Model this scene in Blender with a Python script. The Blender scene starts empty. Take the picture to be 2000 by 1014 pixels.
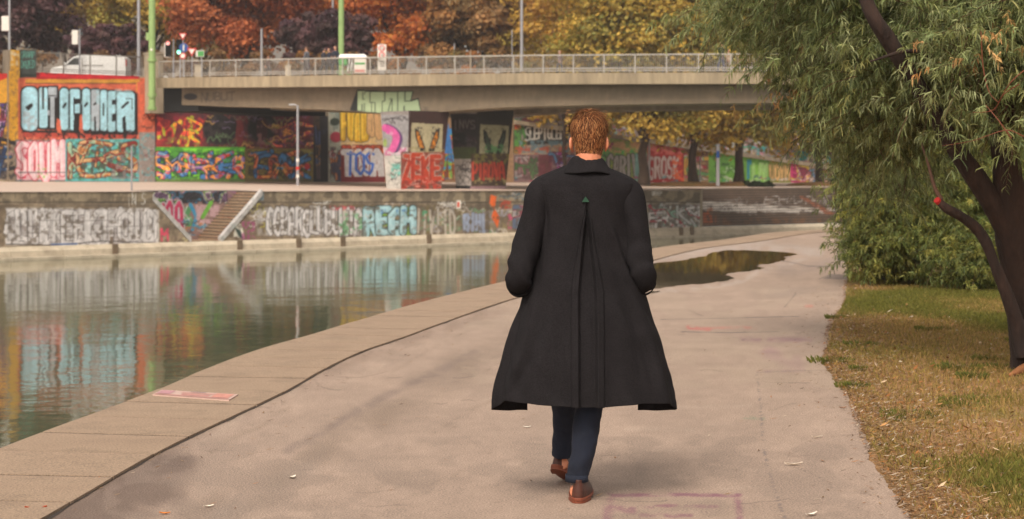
import bpy, bmesh, math, random
import numpy as np
from mathutils import Vector, Matrix
rnd = random.Random(7); rng = np.random.default_rng(7)
F, YH, CH = 3500.0, 330.0, 1.57      # focal length in photo pixels, horizon row, eye height
S = bpy.context.scene
# ---------------------------------------------------------------- camera, sky, sun, exposure
cd = bpy.data.cameras.new('camera'); cam = bpy.data.objects.new('camera', cd); S.collection.objects.link(cam)
cam.location = (0, 0, CH); cam.rotation_euler = (math.radians(90), 0, 0)
cd.lens = 63; cd.sensor_width = 36; cd.shift_y = -177/2000; cd.clip_end = 3000; cd.clip_start = .1
cd.dof.use_dof = True; cd.dof.focus_distance = 8.4; cd.dof.aperture_fstop = 5.6
S.camera = cam
SUN_EL, SUN_AZ = 50, -160            # degrees; azimuth measured from +Y towards +X
w = bpy.data.worlds.new('World'); S.world = w; w.use_nodes = True
wn, wl = w.node_tree.nodes, w.node_tree.links
bg = wn['Background']; sky = wn.new('ShaderNodeTexSky'); sky.sky_type = 'NISHITA'; sky.sun_disc = False
sky.sun_elevation = math.radians(SUN_EL); sky.sun_rotation = math.radians(SUN_AZ); sky.dust_density = 3
hs = wn.new('ShaderNodeHueSaturation'); hs.inputs['Saturation'].default_value = .22
mx = wn.new('ShaderNodeMix'); mx.data_type = 'RGBA'; mx.blend_type = 'MULTIPLY'; mx.inputs[0].default_value = 1
mx.inputs[7].default_value = (1.0, .925, .83, 1)
wl.new(sky.outputs[0], hs.inputs['Color']); wl.new(hs.outputs[0], mx.inputs[6]); wl.new(mx.outputs[2], bg.inputs[0])
bg.inputs[1].default_value = .14
sd = bpy.data.lights.new('sun', 'SUN'); sd.energy = 1.6; sd.angle = math.radians(20); sd.color = (1, .92, .82)
so = bpy.data.objects.new('sun', sd); S.collection.objects.link(so)
a, e = math.radians(SUN_AZ), math.radians(SUN_EL)
so.rotation_euler = Vector((math.sin(a)*math.cos(e), math.cos(a)*math.cos(e), math.sin(e))).to_track_quat('Z', 'Y').to_euler()
S.view_settings.view_transform = 'Standard'; S.view_settings.look = 'None'
S.view_settings.exposure = .66; S.view_settings.gamma = 1

# ---------------------------------------------------------------- helpers
def lin(c):
    c = np.asarray(c, dtype=float)/255.0
    return np.where(c <= .04045, c/12.92, ((c+.055)/1.055)**2.4)
def P(px, py, d): return Vector(((px-1000)/F*d, d, CH-(py-YH)/F*d))
def project(V): return 1000+F*V[:, 0]/V[:, 1], YH-F*(V[:, 2]-CH)/V[:, 1]
def tag(o, label=None, cat=None, group=None, kind=None):
    if label: o['label'] = label
    if cat: o['category'] = cat
    if group: o['group'] = group
    if kind: o['kind'] = kind
    return o
def link(o, parent=None):
    S.collection.objects.link(o)
    if parent is not None: o.parent = parent
    return o
def empty(name, loc=(0, 0, 0), rz=0):
    o = bpy.data.objects.new(name, None); o.location = loc; o.rotation_euler = (0, 0, rz); o.empty_display_size = .3
    return link(o)
def npmesh(name, V, Fc, m=None, parent=None, col=None, smooth=False):
    V = np.ascontiguousarray(V, dtype=np.float32); Fc = np.ascontiguousarray(Fc, dtype=np.int32)
    me = bpy.data.meshes.new(name); k = Fc.shape[1]
    me.vertices.add(len(V)); me.vertices.foreach_set('co', V.ravel())
    me.loops.add(Fc.size); me.loops.foreach_set('vertex_index', Fc.ravel())
    me.polygons.add(len(Fc)); me.polygons.foreach_set('loop_start', np.arange(len(Fc), dtype=np.int32)*k)
    me.update(calc_edges=True)
    if col is not None:
        at = me.color_attributes.new('Col', 'FLOAT_COLOR', 'POINT')
        c4 = np.ones((len(V), 4), dtype=np.float32); c4[:, :3] = col; at.data.foreach_set('color', c4.ravel())
    me.polygons.foreach_set('use_smooth', np.full(len(Fc), smooth))
    if m: me.materials.append(m)
    return link(bpy.data.objects.new(name, me), parent)
class MB:
    """collects boxes, prisms and tubes; build() links them as ONE mesh object"""
    def __init__(s): s.v = []; s.f = []
    def add(s, v, f):
        o = len(s.v); s.v += [tuple(p) for p in v]; s.f += [tuple(i+o for i in q) for q in f]; return s
    def box(s, c, d, rz=0, M=None):
        v = []
        for z in (-1, 1):
            for x, y in ((-1, -1), (1, -1), (1, 1), (-1, 1)):
                p = Vector((x*d[0]/2, y*d[1]/2, z*d[2]/2))
                if M: p = M @ p
                if rz: p = Matrix.Rotation(rz, 3, 'Z') @ p
                v.append(p+Vector(c))
        return s.add(v, [(3, 2, 1, 0), (4, 5, 6, 7), (0, 1, 5, 4), (1, 2, 6, 5), (2, 3, 7, 6), (3, 0, 4, 7)])
    def hexa(s, b, t):  # bottom ring, top ring (any n)
        n = len(b); v = list(b)+list(t)
        f = [tuple(reversed(range(n))), tuple(range(n, 2*n))]+[(i, (i+1) % n, n+(i+1) % n, n+i) for i in range(n)]
        return s.add(v, f)
    def tube(s, pts, rad, seg=8, cap=True, flat=1.0, ridge=0, rs=1):
        pts = [Vector(p) for p in pts]; n = len(pts); v = []; f = []
        if not hasattr(rad, '__len__'): rad = [rad]*n
        ref = None; RN = vnoise(n+1, seg*12, 9, rs, 3) if ridge else None
        for i, p in enumerate(pts):
            t = (pts[min(i+1, n-1)]-pts[max(i-1, 0)]).normalized()
            if ref is None: ref = Vector((1, 0, 0)) if abs(t.x) < .8 else Vector((0, 1, 0))
            a_ = (ref-t*ref.dot(t)).normalized(); b_ = t.cross(a_); ref = a_
            for k in range(seg):
                q = 2*math.pi*k/seg; v.append(p+(a_*math.cos(q)+b_*math.sin(q)*flat)*rad[i]*(1+(ridge*(RN[i, k*6]-.5)*2*(min(k, seg-k)/3 if min(k, seg-k) < 3 else 1) if ridge else 0)))
        for i in range(n-1):
            for k in range(seg):
                f.append((i*seg+k, i*seg+(k+1) % seg, (i+1)*seg+(k+1) % seg, (i+1)*seg+k))
        if cap: f += [tuple(reversed(range(seg))), tuple(range((n-1)*seg, n*seg))]
        return s.add(v, f)
    def ball(s, c, r, M=None, u=14, h=9):
        v = []; f = []
        r = r if hasattr(r, '__len__') else (r, r, r)
        for i in range(h+1):
            ph = math.pi*i/h
            for k in range(u):
                q = 2*math.pi*k/u
                p = Vector((r[0]*math.sin(ph)*math.cos(q), r[1]*math.sin(ph)*math.sin(q), r[2]*math.cos(ph)))
                if M: p = M @ p
                v.append(p+Vector(c))
        for i in range(h):
            for k in range(u): f.append((i*u+k, (i+1)*u+k, (i+1)*u+(k+1) % u, i*u+(k+1) % u))
        return s.add(v, f)
    def build(s, name, m, parent=None, smooth=False, bevel=0):
        me = bpy.data.meshes.new(name); me.from_pydata(s.v, [], s.f); me.materials.append(m)
        if smooth:
            for p in me.polygons: p.use_smooth = True
        o = link(bpy.data.objects.new(name, me), parent)
        if bevel:
            b = o.modifiers.new('bevel', 'BEVEL'); b.width = bevel; b.segments = 2; b.limit_method = 'ANGLE'
        return o
def smoothpath(pts, n=6):
    """Catmull-Rom through rows of (x,y,z,r)"""
    pts = [np.array(p, float) for p in pts]; out = []
    for i in range(len(pts)-1):
        p0 = pts[max(i-1, 0)]; p1 = pts[i]; p2 = pts[i+1]; p3 = pts[min(i+2, len(pts)-1)]
        for k in range(n):
            t = k/n
            out.append(.5*((2*p1)+(-p0+p2)*t+(2*p0-5*p1+4*p2-p3)*t*t+(-p0+3*p1-3*p2+p3)*t**3))
    out.append(pts[-1]); return np.array(out)

# ---------------------------------------------------------------- materials
def newmat(name):
    m = bpy.data.materials.new(name); m.use_nodes = True; return m, m.node_tree.nodes, m.node_tree.links, m.node_tree.nodes['Principled BSDF']
def mnode(n, l, blend, a_, b_, fac=1.0):
    q = n.new('ShaderNodeMix'); q.data_type = 'RGBA'; q.blend_type = blend
    for i, x in ((0, fac), (6, a_), (7, b_)):
        if hasattr(x, 'is_linked') or hasattr(x, 'links'): l.new(x, q.inputs[i])
        else: q.inputs[i].default_value = x if i == 0 else (*x, 1)
    return q.outputs[2]
def mat(name, rgb, rough=.7, metal=0, var=.25, scale=6, bump=.0, bscale=40, srgb=True, attr=False, k=1.0, spec=.5,
        dirt=None, aniso=(1, 1, 1), var2=0, scale2=60, trans=0):
    m, n, l, b = newmat(name)
    geo = n.new('ShaderNodeNewGeometry'); mp = n.new('ShaderNodeMapping'); mp.inputs['Scale'].default_value = aniso
    l.new(geo.outputs['Position'], mp.inputs[0])
    if attr:
        at = n.new('ShaderNodeAttribute'); at.attribute_name = 'Col'; base = at.outputs['Color']
    else:
        c = lin(rgb)*k if srgb else rgb
        r = n.new('ShaderNodeRGB'); r.outputs[0].default_value = (*[float(x) for x in c], 1); base = r.outputs[0]
    def nz(sc, amt, det=5):
        t = n.new('ShaderNodeTexNoise'); t.inputs['Scale'].default_value = sc; t.inputs['Detail'].default_value = det
        t.inputs['Roughness'].default_value = .65
        l.new(mp.outputs[0], t.inputs['Vector'])
        r_ = n.new('ShaderNodeMapRange'); r_.inputs[1].default_value = .3; r_.inputs[2].default_value = .7
        r_.inputs[3].default_value = 1-amt; r_.inputs[4].default_value = 1+amt*.7; l.new(t.outputs[0], r_.inputs[0])
        return r_.outputs[0], t
    if var:
        f_, t = nz(scale, var)
        cc = n.new('ShaderNodeCombineColor'); [l.new(f_, cc.inputs[i]) for i in range(3)]
        base = mnode(n, l, 'MULTIPLY', base, cc.outputs[0])
    if var2:
        f_, t = nz(scale2, var2, 2)
        cc = n.new('ShaderNodeCombineColor'); [l.new(f_, cc.inputs[i]) for i in range(3)]
        base = mnode(n, l, 'MULTIPLY', base, cc.outputs[0])
    if dirt:
        t = n.new('ShaderNodeTexNoise'); t.inputs['Scale'].default_value = dirt[1]; t.inputs['Detail'].default_value = 6
        l.new(mp.outputs[0], t.inputs['Vector'])
        r_ = n.new('ShaderNodeMapRange'); r_.inputs[1].default_value = .5; r_.inputs[2].default_value = .72; r_.inputs[4].default_value = dirt[2]
        l.new(t.outputs[0], r_.inputs[0])
        base = mnode(n, l, 'MIX', base, tuple(lin(dirt[0])), r_.outputs[0])
    l.new(base, b.inputs['Base Color'])
    b.inputs['Roughness'].default_value = rough; b.inputs['Metallic'].default_value = metal
    b.inputs['Specular IOR Level'].default_value = spec
    if bump:
        t = n.new('ShaderNodeTexNoise'); t.inputs['Scale'].default_value = bscale; t.inputs['Detail'].default_value = 4
        l.new(mp.outputs[0], t.inputs['Vector'])
        bp = n.new('ShaderNodeBump'); bp.inputs['Strength'].default_value = bump; bp.inputs['Distance'].default_value = .02
        l.new(t.outputs[0], bp.inputs['Height']); l.new(bp.outputs[0], b.inputs['Normal'])
    if trans:
        tr = n.new('ShaderNodeBsdfTranslucent'); ms = n.new('ShaderNodeMixShader'); ms.inputs[0].default_value = trans
        l.new(base, tr.inputs[0]); l.new(b.outputs[0], ms.inputs[1]); l.new(tr.outputs[0], ms.inputs[2])
        l.new(ms.outputs[0], n['Material Output'].inputs[0])
    return m
M = {}
M['paint'] = mat('painted concrete', None, .85, attr=True, var=.12, scale=3, bump=.15, bscale=20)
M['steps'] = mat('painted steps', None, .85, attr=True, var=.2, scale=4, bump=.2, bscale=20)
M['concrete'] = mat('grey beige concrete', (158, 143, 121), .85, var=.3, scale=1.6, bump=.2, bscale=25, aniso=(1, 1, .35), dirt=((95, 82, 66), .9, .5))
M['concrete_pale'] = mat('pale concrete', (186, 172, 150), .85, var=.18, scale=2, bump=.2, bscale=25, dirt=((120, 104, 84), 1.3, .5))
M['concrete_dark'] = mat('dark concrete', (86, 74, 62), .9, var=.3, scale=1.5)
M['black'] = mat('near black', (18, 18, 18), .9, var=.2)
M['promenade'] = mat('promenade paving', (188, 166, 150), .85, var=.07, scale=.6, bump=.1)
M['street'] = mat('street asphalt', (95, 90, 86), .9, var=.15, scale=2)
M['rail'] = mat('pale painted steel', (176, 168, 158), .45, metal=.1, var=.08, scale=10)
M['rail_dark'] = mat('weathered steel', (120, 112, 104), .5, metal=.2, var=.1, scale=10)
M['steel'] = mat('galvanised steel', (165, 163, 166), .4, metal=.5, var=.1, scale=20)
M['green_pole'] = mat('light green paint', (140, 168, 104), .5, var=.1, scale=3)
M['white'] = mat('white paint', (226, 224, 220), .35, var=.04)
M['glass'] = mat('dark glass', (45, 52, 56), .08, var=.1)
M['tyre'] = mat('black rubber', (24, 24, 24), .8, var=.1)
M['red'] = mat('red paint', (200, 40, 36), .5, var=.08)
M['blue'] = mat('blue paint', (30, 75, 140), .5, var=.1, scale=20)
M['green'] = mat('green paint', (70, 150, 75), .5, var=.08)
M['signwhite'] = mat('sign white', (222, 214, 204), .5, var=.05)
M['bark'] = mat('dark willow bark', (88, 62, 50), .95, var=.55, scale=9, bump=1.0, bscale=26, aniso=(1, 1, .22), k=.34, dirt=((30, 20, 17), 4, .7))
M['bark_far'] = mat('grey brown bark', (86, 68, 54), .95, var=.35, scale=2, k=.7)
M['wood_cut'] = mat('split orange wood', (140, 90, 52), .8, var=.3, scale=14)
M['leaf'] = mat('autumn leaves', None, .6, attr=True, var=.0, trans=.42, spec=.25)
M['willow'] = mat('narrow willow leaves', None, .58, attr=True, var=.0, trans=.35, spec=.35)
M['grass'] = mat('grass blades', None, .7, attr=True, var=.0, trans=.25, spec=.2)
M['litter'] = mat('dry leaf litter', None, .8, attr=True, var=.0, spec=.2)

# ---------------------------------------------------------------- paint canvases, in wall-picture units
def vnoise(h, w, cell, seed=0, octs=3):
    r = np.random.default_rng(seed); out = np.zeros((h, w)); amp = 1; tot = 0
    for o in range(octs):
        c = max(cell/2**o, 1.0); gh, gw = int(h/c)+3, int(w/c)+3; g = r.random((gh, gw))
        y = np.arange(h)/c; x = np.arange(w)/c; yi = y.astype(int); xi = x.astype(int)
        fy = (y-yi)[:, None]; fx = (x-xi)[None, :]; fy = fy*fy*(3-2*fy); fx = fx*fx*(3-2*fx)
        a_ = g[yi][:, xi]; b_ = g[yi][:, xi+1]; c_ = g[yi+1][:, xi]; d_ = g[yi+1][:, xi+1]
        out += amp*((a_*(1-fx)+b_*fx)*(1-fy)+(c_*(1-fx)+d_*fx)*fy); tot += amp; amp *= .5
    return out/tot
class Canvas:
    def __init__(s, x0, y0, x1, y1, col, res=2.0):
        s.x0, s.y0, s.r = x0, y0, res; s.h = int((y1-y0)*res); s.w = int((x1-x0)*res)
        s.a = np.zeros((s.h, s.w, 3)); s.a[:] = col; s.seed = 1
    def _bb(s, xs, ys, pad):
        X0 = max(int((min(xs)-pad-s.x0)*s.r), 0); X1 = min(int((max(xs)+pad-s.x0)*s.r)+1, s.w)
        Y0 = max(int((min(ys)-pad-s.y0)*s.r), 0); Y1 = min(int((max(ys)+pad-s.y0)*s.r)+1, s.h)
        if X1 <= X0 or Y1 <= Y0: return None
        gx = (np.arange(X0, X1)+.5)/s.r+s.x0; gy = (np.arange(Y0, Y1)+.5)/s.r+s.y0
        return X0, X1, Y0, Y1, gx[None, :], gy[:, None]
    def _mix(s, b, mk, col):
        X0, X1, Y0, Y1 = b[:4]; mk = mk[..., None]
        if isinstance(col, np.ndarray) and col.ndim == 3: col = col[Y0:Y1, X0:X1]
        s.a[Y0:Y1, X0:X1] = s.a[Y0:Y1, X0:X1]*(1-mk)+np.array(col, float)*mk
    def poly(s, pts, col, al=1.0):
        xs = [p[0] for p in pts]; ys = [p[1] for p in pts]; b = s._bb(xs, ys, 1)
        if not b: return
        gx, gy = b[4], b[5]; ins = np.zeros((gy.shape[0], gx.shape[1]), bool)
        for i in range(len(pts)):
            x1, y1 = pts[i]; x2, y2 = pts[i-1]
            if y1 == y2: continue
            c = ((y1 > gy) != (y2 > gy)) & (gx < (x2-x1)*(gy-y1)/(y2-y1)+x1); ins ^= c
        s._mix(b, ins*al, col)
    def rect(s, x0, y0, x1, y1, col, al=1.0): s.poly([(x0, y0), (x1, y0), (x1, y1), (x0, y1)], col, al)
    def stroke(s, pts, w, col, al=1.0, soft=.7, nz=None):
        if len(pts) == 1: pts = pts*2
        xs = [p[0] for p in pts]; ys = [p[1] for p in pts]; b = s._bb(xs, ys, w/2+soft)
        if not b: return
        gx, gy = b[4], b[5]; D = np.full((gy.shape[0], gx.shape[1]), 1e9)
        for (x1, y1), (x2, y2) in zip(pts[:-1], pts[1:]):
            dx, dy = x2-x1, y2-y1; L = dx*dx+dy*dy+1e-9
            t = np.clip(((gx-x1)*dx+(gy-y1)*dy)/L, 0, 1)
            D = np.minimum(D, (gx-x1-t*dx)**2+(gy-y1-t*dy)**2)
        mk = np.clip((w/2+soft/2-np.sqrt(D))/soft, 0, 1)*al
        if nz: mk = mk*np.clip((vnoise(mk.shape[0]*2+2, mk.shape[1], nz*s.r, int(xs[0]*7+ys[0]) % 9999, 4)[:mk.shape[0]*2:2][:mk.shape[0]]-.36)/.22, 0, 1)
        s._mix(b, mk, col)
    def ell(s, cx, cy, rx, ry, col, al=1.0, soft=.12):
        b = s._bb([cx-rx, cx+rx], [cy-ry, cy+ry], 1)
        if not b: return
        q = np.sqrt(((b[4]-cx)/rx)**2+((b[5]-cy)/ry)**2); s._mix(b, np.clip((1-q)/soft, 0, 1)*al, col)
    def blotch(s, x0, y0, x1, y1, col, cell, thr, al=1.0, ay=1.0, soft=.08):
        b = s._bb([x0, x1], [y0, y1], 0)
        if not b: return
        s.seed += 1; h, w_ = b[3]-b[2], b[1]-b[0]
        nz = vnoise(int(h/ay)+2, w_, cell*s.r, s.seed)[(np.arange(h)/ay).astype(int)]
        ex = np.minimum(np.arange(w_), np.arange(w_)[::-1])[None, :]/(s.r*4); ey = np.minimum(np.arange(h), np.arange(h)[::-1])[:, None]/(s.r*4)
        s._mix(b, np.clip((nz-thr)/soft, 0, 1)*np.clip(ex, 0, 1)*np.clip(ey, 0, 1)*al, col)
    def grain(s, amt, cell, ay=1.0):
        s.seed += 1; nz = vnoise(int(s.h/ay)+2, s.w, cell*s.r, s.seed)[(np.arange(s.h)/ay).astype(int)]
        s.a *= (1+amt*(nz-.5)*2)[..., None]
    def curve(s, pts, n=7):
        q = smoothpath([(*p, 0, 0) for p in pts], n); return [(p[0], p[1]) for p in q]
    def text(s, st, x, y, w, h, sw, fill, out, ow=1.5, jit=.06, gap=.25, seed=1, al=1.0, fill2=None, slant=0):
        r = random.Random(seed); n = len(st); cw = w/n
        for i, ch in enumerate(st):
            if ch == ' ': continue
            lw = cw*(1-gap); ox = x+i*cw+r.uniform(-.04, .04)*cw; oy = y+r.uniform(-.05, .05)*h; hh = h*r.uniform(.94, 1.04)
            jj = {}
            def tr(p):
                if p not in jj: jj[p] = (r.uniform(-jit, jit)*lw, r.uniform(-jit, jit)*hh*.5)
                return (ox+p[0]*lw+jj[p][0]+slant*(1-p[1])*h, oy+p[1]*hh+jj[p][1])
            ss = [[tr(p) for p in l_] for l_ in FONT.get(ch, FONT['O'])]
            if out is not None:
                for q in ss: s.stroke(q, sw+2*ow, out, al)
            for q in ss: s.stroke(q, sw, fill, al)
            if fill2 is not None:
                for q in ss: s.stroke([(a_-.15*sw, b_-.15*sw) for a_, b_ in q], sw*.4, fill2, al*.8)
    def wild(s, x0, y0, x1, y1, pal, out, n=40, sw=4, seed=1, ow=1.2, hi=None):
        """interlocking letter shapes whose fill wanders through a palette"""
        r = random.Random(seed); W_, H_ = x1-x0, y1-y0; pal = np.array(pal, float)
        nz = vnoise(s.h, s.w, 17*s.r, seed+300, 2); nz2 = vnoise(s.h, s.w, 5*s.r, seed+301, 2)
        idx = np.clip(((nz-.25)/.5*len(pal)+nz2*.9-.45), 0, len(pal)-1.01); f = (idx % 1)[..., None]; f = np.clip((f-.35)/.3, 0, 1)
        field = pal[idx.astype(int)]*(1-f)+pal[idx.astype(int)+1 if False else np.minimum(idx.astype(int)+1, len(pal)-1)]*f
        s.blotch(x0, y0, x1, y1, out, 6, .45, .6)
        sw = sw*1.25; cw = min(H_*.55, W_*.5); m = max(int(W_/cw*1.35), 2); chars = 'KSREAZNMHXWVYT'
        order = list(range(m)); r.shuffle(order)
        for lay in (0, 1):
            for i in (order if lay == 0 else order[:m//2]):
                cx = x0+W_*(i+.5)/m+r.uniform(-.2, .2)*cw; st_ = FONT.get(r.choice(chars), FONT['K']); hh = H_*(r.uniform(.55, .82) if lay == 0 else r.uniform(.3, .6)); ww = cw*r.uniform(.8, 1.3); cy = y0+H_*.5+r.uniform(-.14, .14)*H_; sk = r.uniform(-.3, .3)
                jj = {}
                def tr(p):
                    if p not in jj: jj[p] = (r.uniform(-.22, .22)*ww, r.uniform(-.13, .13)*hh)
                    x = cx+(p[0]-.5)*ww+jj[p][0]+sk*(p[1]-.5)*hh; y = cy+(p[1]-.5)*hh+jj[p][1]
                    return (min(max(x, x0+sw*.5), x1-sw*.5), min(max(y, y0+sw*.5), y1-sw*.5))
                ss = [[tr(p) for p in l_] for l_ in st_]; ss = [s.curve(q, 4) if len(q) > 2 and r.random() < .5 else q for q in ss]; wd = sw*r.uniform(.7, 1.15)*(1 if lay == 0 else .6)
                for q in ss: s.stroke(q, wd+2*ow, out)
                for q in ss: s.stroke(q, wd, field)
                if hi and r.random() < .7:
                    for q in ss: s.stroke([(p[0]-wd*.22, p[1]-wd*.2) for p in q], wd*.18, hi, .6)
        s.tags(x0+2, y0+2, x1-2, y1-2, [out, tuple(pal[0]), tuple(pal[-1])], int(W_*H_/800)+1, H_*.16, sw*.16, seed+7, .7)
    def tags(s, x0, y0, x1, y1, cols, n, size=9, w=1.0, seed=3, al=.8):
        r = random.Random(seed)
        for i in range(n):
            x, y = r.uniform(x0, x1), r.uniform(y0, y1); z = size*r.uniform(.5, 1.3); pts = []
            for k in range(r.randint(5, 10)):
                pts.append((x+k*z*.28+r.uniform(-.2, .2)*z, y+r.uniform(-.5, .5)*z))
            s.stroke(s.curve(pts, 4), w*r.uniform(.6, 1.3), r.choice(cols), al)
    def sample(s, px, py, k=1.0):
        xi = np.clip((px-s.x0)*s.r-.5, 0, s.w-1.001); yi = np.clip((py-s.y0)*s.r-.5, 0, s.h-1.001)
        x_, y_ = xi.astype(int), yi.astype(int); fx = (xi-x_)[:, None]; fy = (yi-y_)[:, None]
        x2, y2 = np.minimum(x_+1, s.w-1), np.minimum(y_+1, s.h-1)
        c = (s.a[y_, x_]*(1-fx)+s.a[y_, x2]*fx)*(1-fy)+(s.a[y2, x_]*(1-fx)+s.a[y2, x2]*fx)*fy
        return lin(np.clip(c, 0, 255))*k
FONT = {
 'A': [[(0, 1), (.1, .2), (.5, 0), (.9, .2), (1, 1)], [(.1, .62), (.9, .62)]], 'B': [[(0, 0), (0, 1), (.8, .95), (1, .72), (.6, .5), (0, .5)], [(0, 0), (.75, .05), (.9, .28), (.6, .5)]],
 'C': [[(1, .15), (.6, 0), (.1, .15), (0, .5), (.1, .85), (.6, 1), (1, .85)]], 'D': [[(0, 0), (0, 1), (.65, .95), (1, .7), (1, .3), (.65, .05), (0, 0)]],
 'E': [[(1, 0), (0, 0), (0, 1), (1, 1)], [(0, .5), (.8, .5)]], 'F': [[(1, 0), (0, 0), (0, 1)], [(0, .48), (.8, .48)]],
 'G': [[(1, .12), (.5, 0), (0, .2), (0, .8), (.5, 1), (1, .85), (1, .55), (.6, .55)]], 'H': [[(0, 0), (0, 1)], [(1, 0), (1, 1)], [(0, .5), (1, .5)]],
 'I': [[(.5, 0), (.5, 1)]], 'K': [[(0, 0), (0, 1)], [(1, 0), (.1, .5), (1, 1)]], 'L': [[(0, 0), (0, 1), (1, 1)]],
 'M': [[(0, 1), (0, 0), (.5, .55), (1, 0), (1, 1)]], 'N': [[(0, 1), (0, 0), (1, 1), (1, 0)]], 'O': [[(.5, 0), (.05, .2), (0, .8), (.5, 1), (.95, .8), (1, .2), (.5, 0)]],
 'P': [[(0, 1), (0, 0), (.8, .03), (1, .28), (.7, .52), (0, .55)]], 'R': [[(0, 1), (0, 0), (.8, .03), (1, .28), (.6, .5), (0, .5)], [(.5, .5), (1, 1)]],
 'S': [[(1, .1), (.5, 0), (.05, .2), (.3, .48), (.9, .6), (.9, .88), (.4, 1), (0, .88)]], 'T': [[(0, 0), (1, 0)], [(.5, 0), (.5, 1)]],
 'U': [[(0, 0), (.03, .85), (.5, 1), (.97, .85), (1, 0)]], 'V': [[(0, 0), (.5, 1), (1, 0)]], 'Z': [[(0, 0), (1, 0), (0, 1), (1, 1)]], 'Y': [[(0, 0), (.5, .5), (1, 0)], [(.5, .5), (.5, 1)]],
}
# ---------------------------------------------------------------- wall frame: u runs along the canal, n away from it
UV = Vector((.772, .635, 0)); NV = Vector((-.635, .772, 0)); NQ, NW, NB = 87.5, 115.0, 121.0
def u_of(px, N):
    t = (px-1000)/F; Y = N/(.772-.635*t); return t*Y*.772+Y*.635
def d_of(px, N): return N/(.772-.635*(px-1000)/F)
def z_of(py, d): return CH-(py-YH)/F*d
def W(u, n, z=0): return UV*u+NV*n+Vector((0, 0, z))
def lerp(a_, b_, t): return a_+(b_-a_)*t
uq0, uq1, uw0, uw1 = u_of(0, NQ), u_of(1330, NQ), u_of(0, NW), u_of(1500, NW)
def zq(u): return lerp(.39, .10, (u-uq0)/(uq1-uq0))
def zw(u): return lerp(.71, .27, (u-uw0)/(uw1-uw0))
WATER = -3.1

# ---------------------------------------------------------------- paint: upper walls
C1 = Canvas(-80, 90, 1720, 372, (150, 134, 112))
C1.grain(.12, 30); C1.grain(.1, 5)
# far left strip and yellow pillar
C1.rect(-80, 138, 20, 290, (206, 150, 48)); C1.poly([(-80, 120), (15, 138), (15, 152), (-80, 190)], (190, 40, 34))
C1.wild(-80, 200, 18, 350, [(150, 90, 150), (90, 60, 130), (40, 50, 70), (190, 150, 190), (120, 40, 60)], (40, 35, 50), 26, 6, 4)
C1.wild(-80, 270, 40, 352, [(30, 50, 85), (50, 90, 130), (160, 150, 150), (30, 30, 40)], (25, 25, 32), 22, 5, 5)
C1.rect(20, 97, 38, 275, (214, 158, 42)); C1.blotch(18, 97, 40, 275, (150, 110, 60), 4, .58, .8); C1.blotch(18, 97, 40, 130, (215, 200, 170), 5, .5, .9)
C1.rect(38, 97, 71, 152, (66, 72, 68)); C1.text('GRAAP', 41, 101, 28, 12, 1.3, (96, 168, 150), None, jit=.1)
C1.text('DAZED', 41, 119, 28, 14, 1.5, (96, 168, 150), None, jit=.1, seed=4)
# orange panel
C1.rect(35, 152, 303, 285, (208, 104, 74)); C1.blotch(35, 152, 303, 285, (180, 84, 62), 12, .5, .6); C1.blotch(35, 230, 303, 285, (220, 130, 105), 8, .55, .7)
C1.rect(71, 140, 272, 156, (160, 26, 34)); C1.blotch(70, 138, 272, 149, (92, 28, 30), 10, .5, .9)
C1.poly([(76, 150), (84, 141), (95, 149), (115, 144), (150, 149), (170, 144), (270, 152), (270, 158), (76, 150)], (190, 28, 40))
C1.rect(50, 155, 270, 162, (196, 140, 52)); C1.rect(50, 162, 270, 164, (110, 66, 40)); C1.rect(266, 155, 273, 180, (196, 140, 52))
C1.rect(268, 160, 303, 225, (204, 98, 70)); C1.blotch(268, 160, 303, 225, (176, 88, 66), 8, .5, .7)
def block(x0, y0, x1, y1, col, rf=.28):
    r = (x1-x0)*rf
    C1.stroke([(x0+r, y0+r), (x1-r, y0+r), (x1-r, y1-r), (x0+r, y1-r), (x0+r, y0+r)], 2*r, col); C1.rect(x0+r, y0+r, x1-r, y1-r, col)
BL, SIL, INK = (166, 212, 226), (168, 178, 186), (26, 22, 24)
C1.stroke([(46, 258), (110, 259), (190, 262), (264, 264)], 7, INK); C1.stroke([(266, 184), (267, 262)], 5, INK)
for (x0, x1, y0, y1, c) in [(42, 74, 170, 256, BL), (76, 93, 171, 250, BL), (93, 111, 170, 250, SIL), (118, 134, 172, 254, BL), (134, 157, 174, 255, BL), (160, 177, 173, 255, BL), (176, 195, 175, 256, SIL), (195, 210, 176, 256, BL), (209, 227, 178, 257, BL), (226, 263, 180, 258, BL)]:
    pass
LTS = [(42, 73.5, 170, 256, BL), (76.5, 93, 171, 250, BL), (94, 111, 170, 250, SIL), (117, 133.5, 172, 254, BL), (137, 156, 174, 255, BL), (161, 176, 173, 255, BL), (178, 194, 175, 256, SIL), (196, 209, 176, 256, BL), (211, 225.5, 178, 257, BL), (228, 263, 180, 258, BL)]
RF = [.42, .3, .2, .48, .25, .48, .3, .4, .2, .2]
for (x0, x1, y0, y1, c), rf in zip(LTS, RF): block(x0-2.6, y0-3, x1+3.2, y1+4, INK, rf)
for (x0, x1, y0, y1, c), rf in zip(LTS, RF):
    block(x0, y0, x1, y1, c, rf)
C1.blotch(42, 215, 74, 256, SIL, 7, .45, .7); C1.blotch(76, 171, 93, 200, SIL, 6, .5, .6); C1.blotch(118, 172, 263, 256, (160, 205, 215), 9, .55, .6)
for q in [[(53, 210), (61, 205)], [(55, 213), (61, 207)]]: C1.stroke(q, 6, INK)                              # O
C1.stroke([(84, 170), (84, 212)], 3, INK); C1.poly([(83, 169), (86, 169), (85.5, 214), (83.5, 214)], INK)    # U
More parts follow.
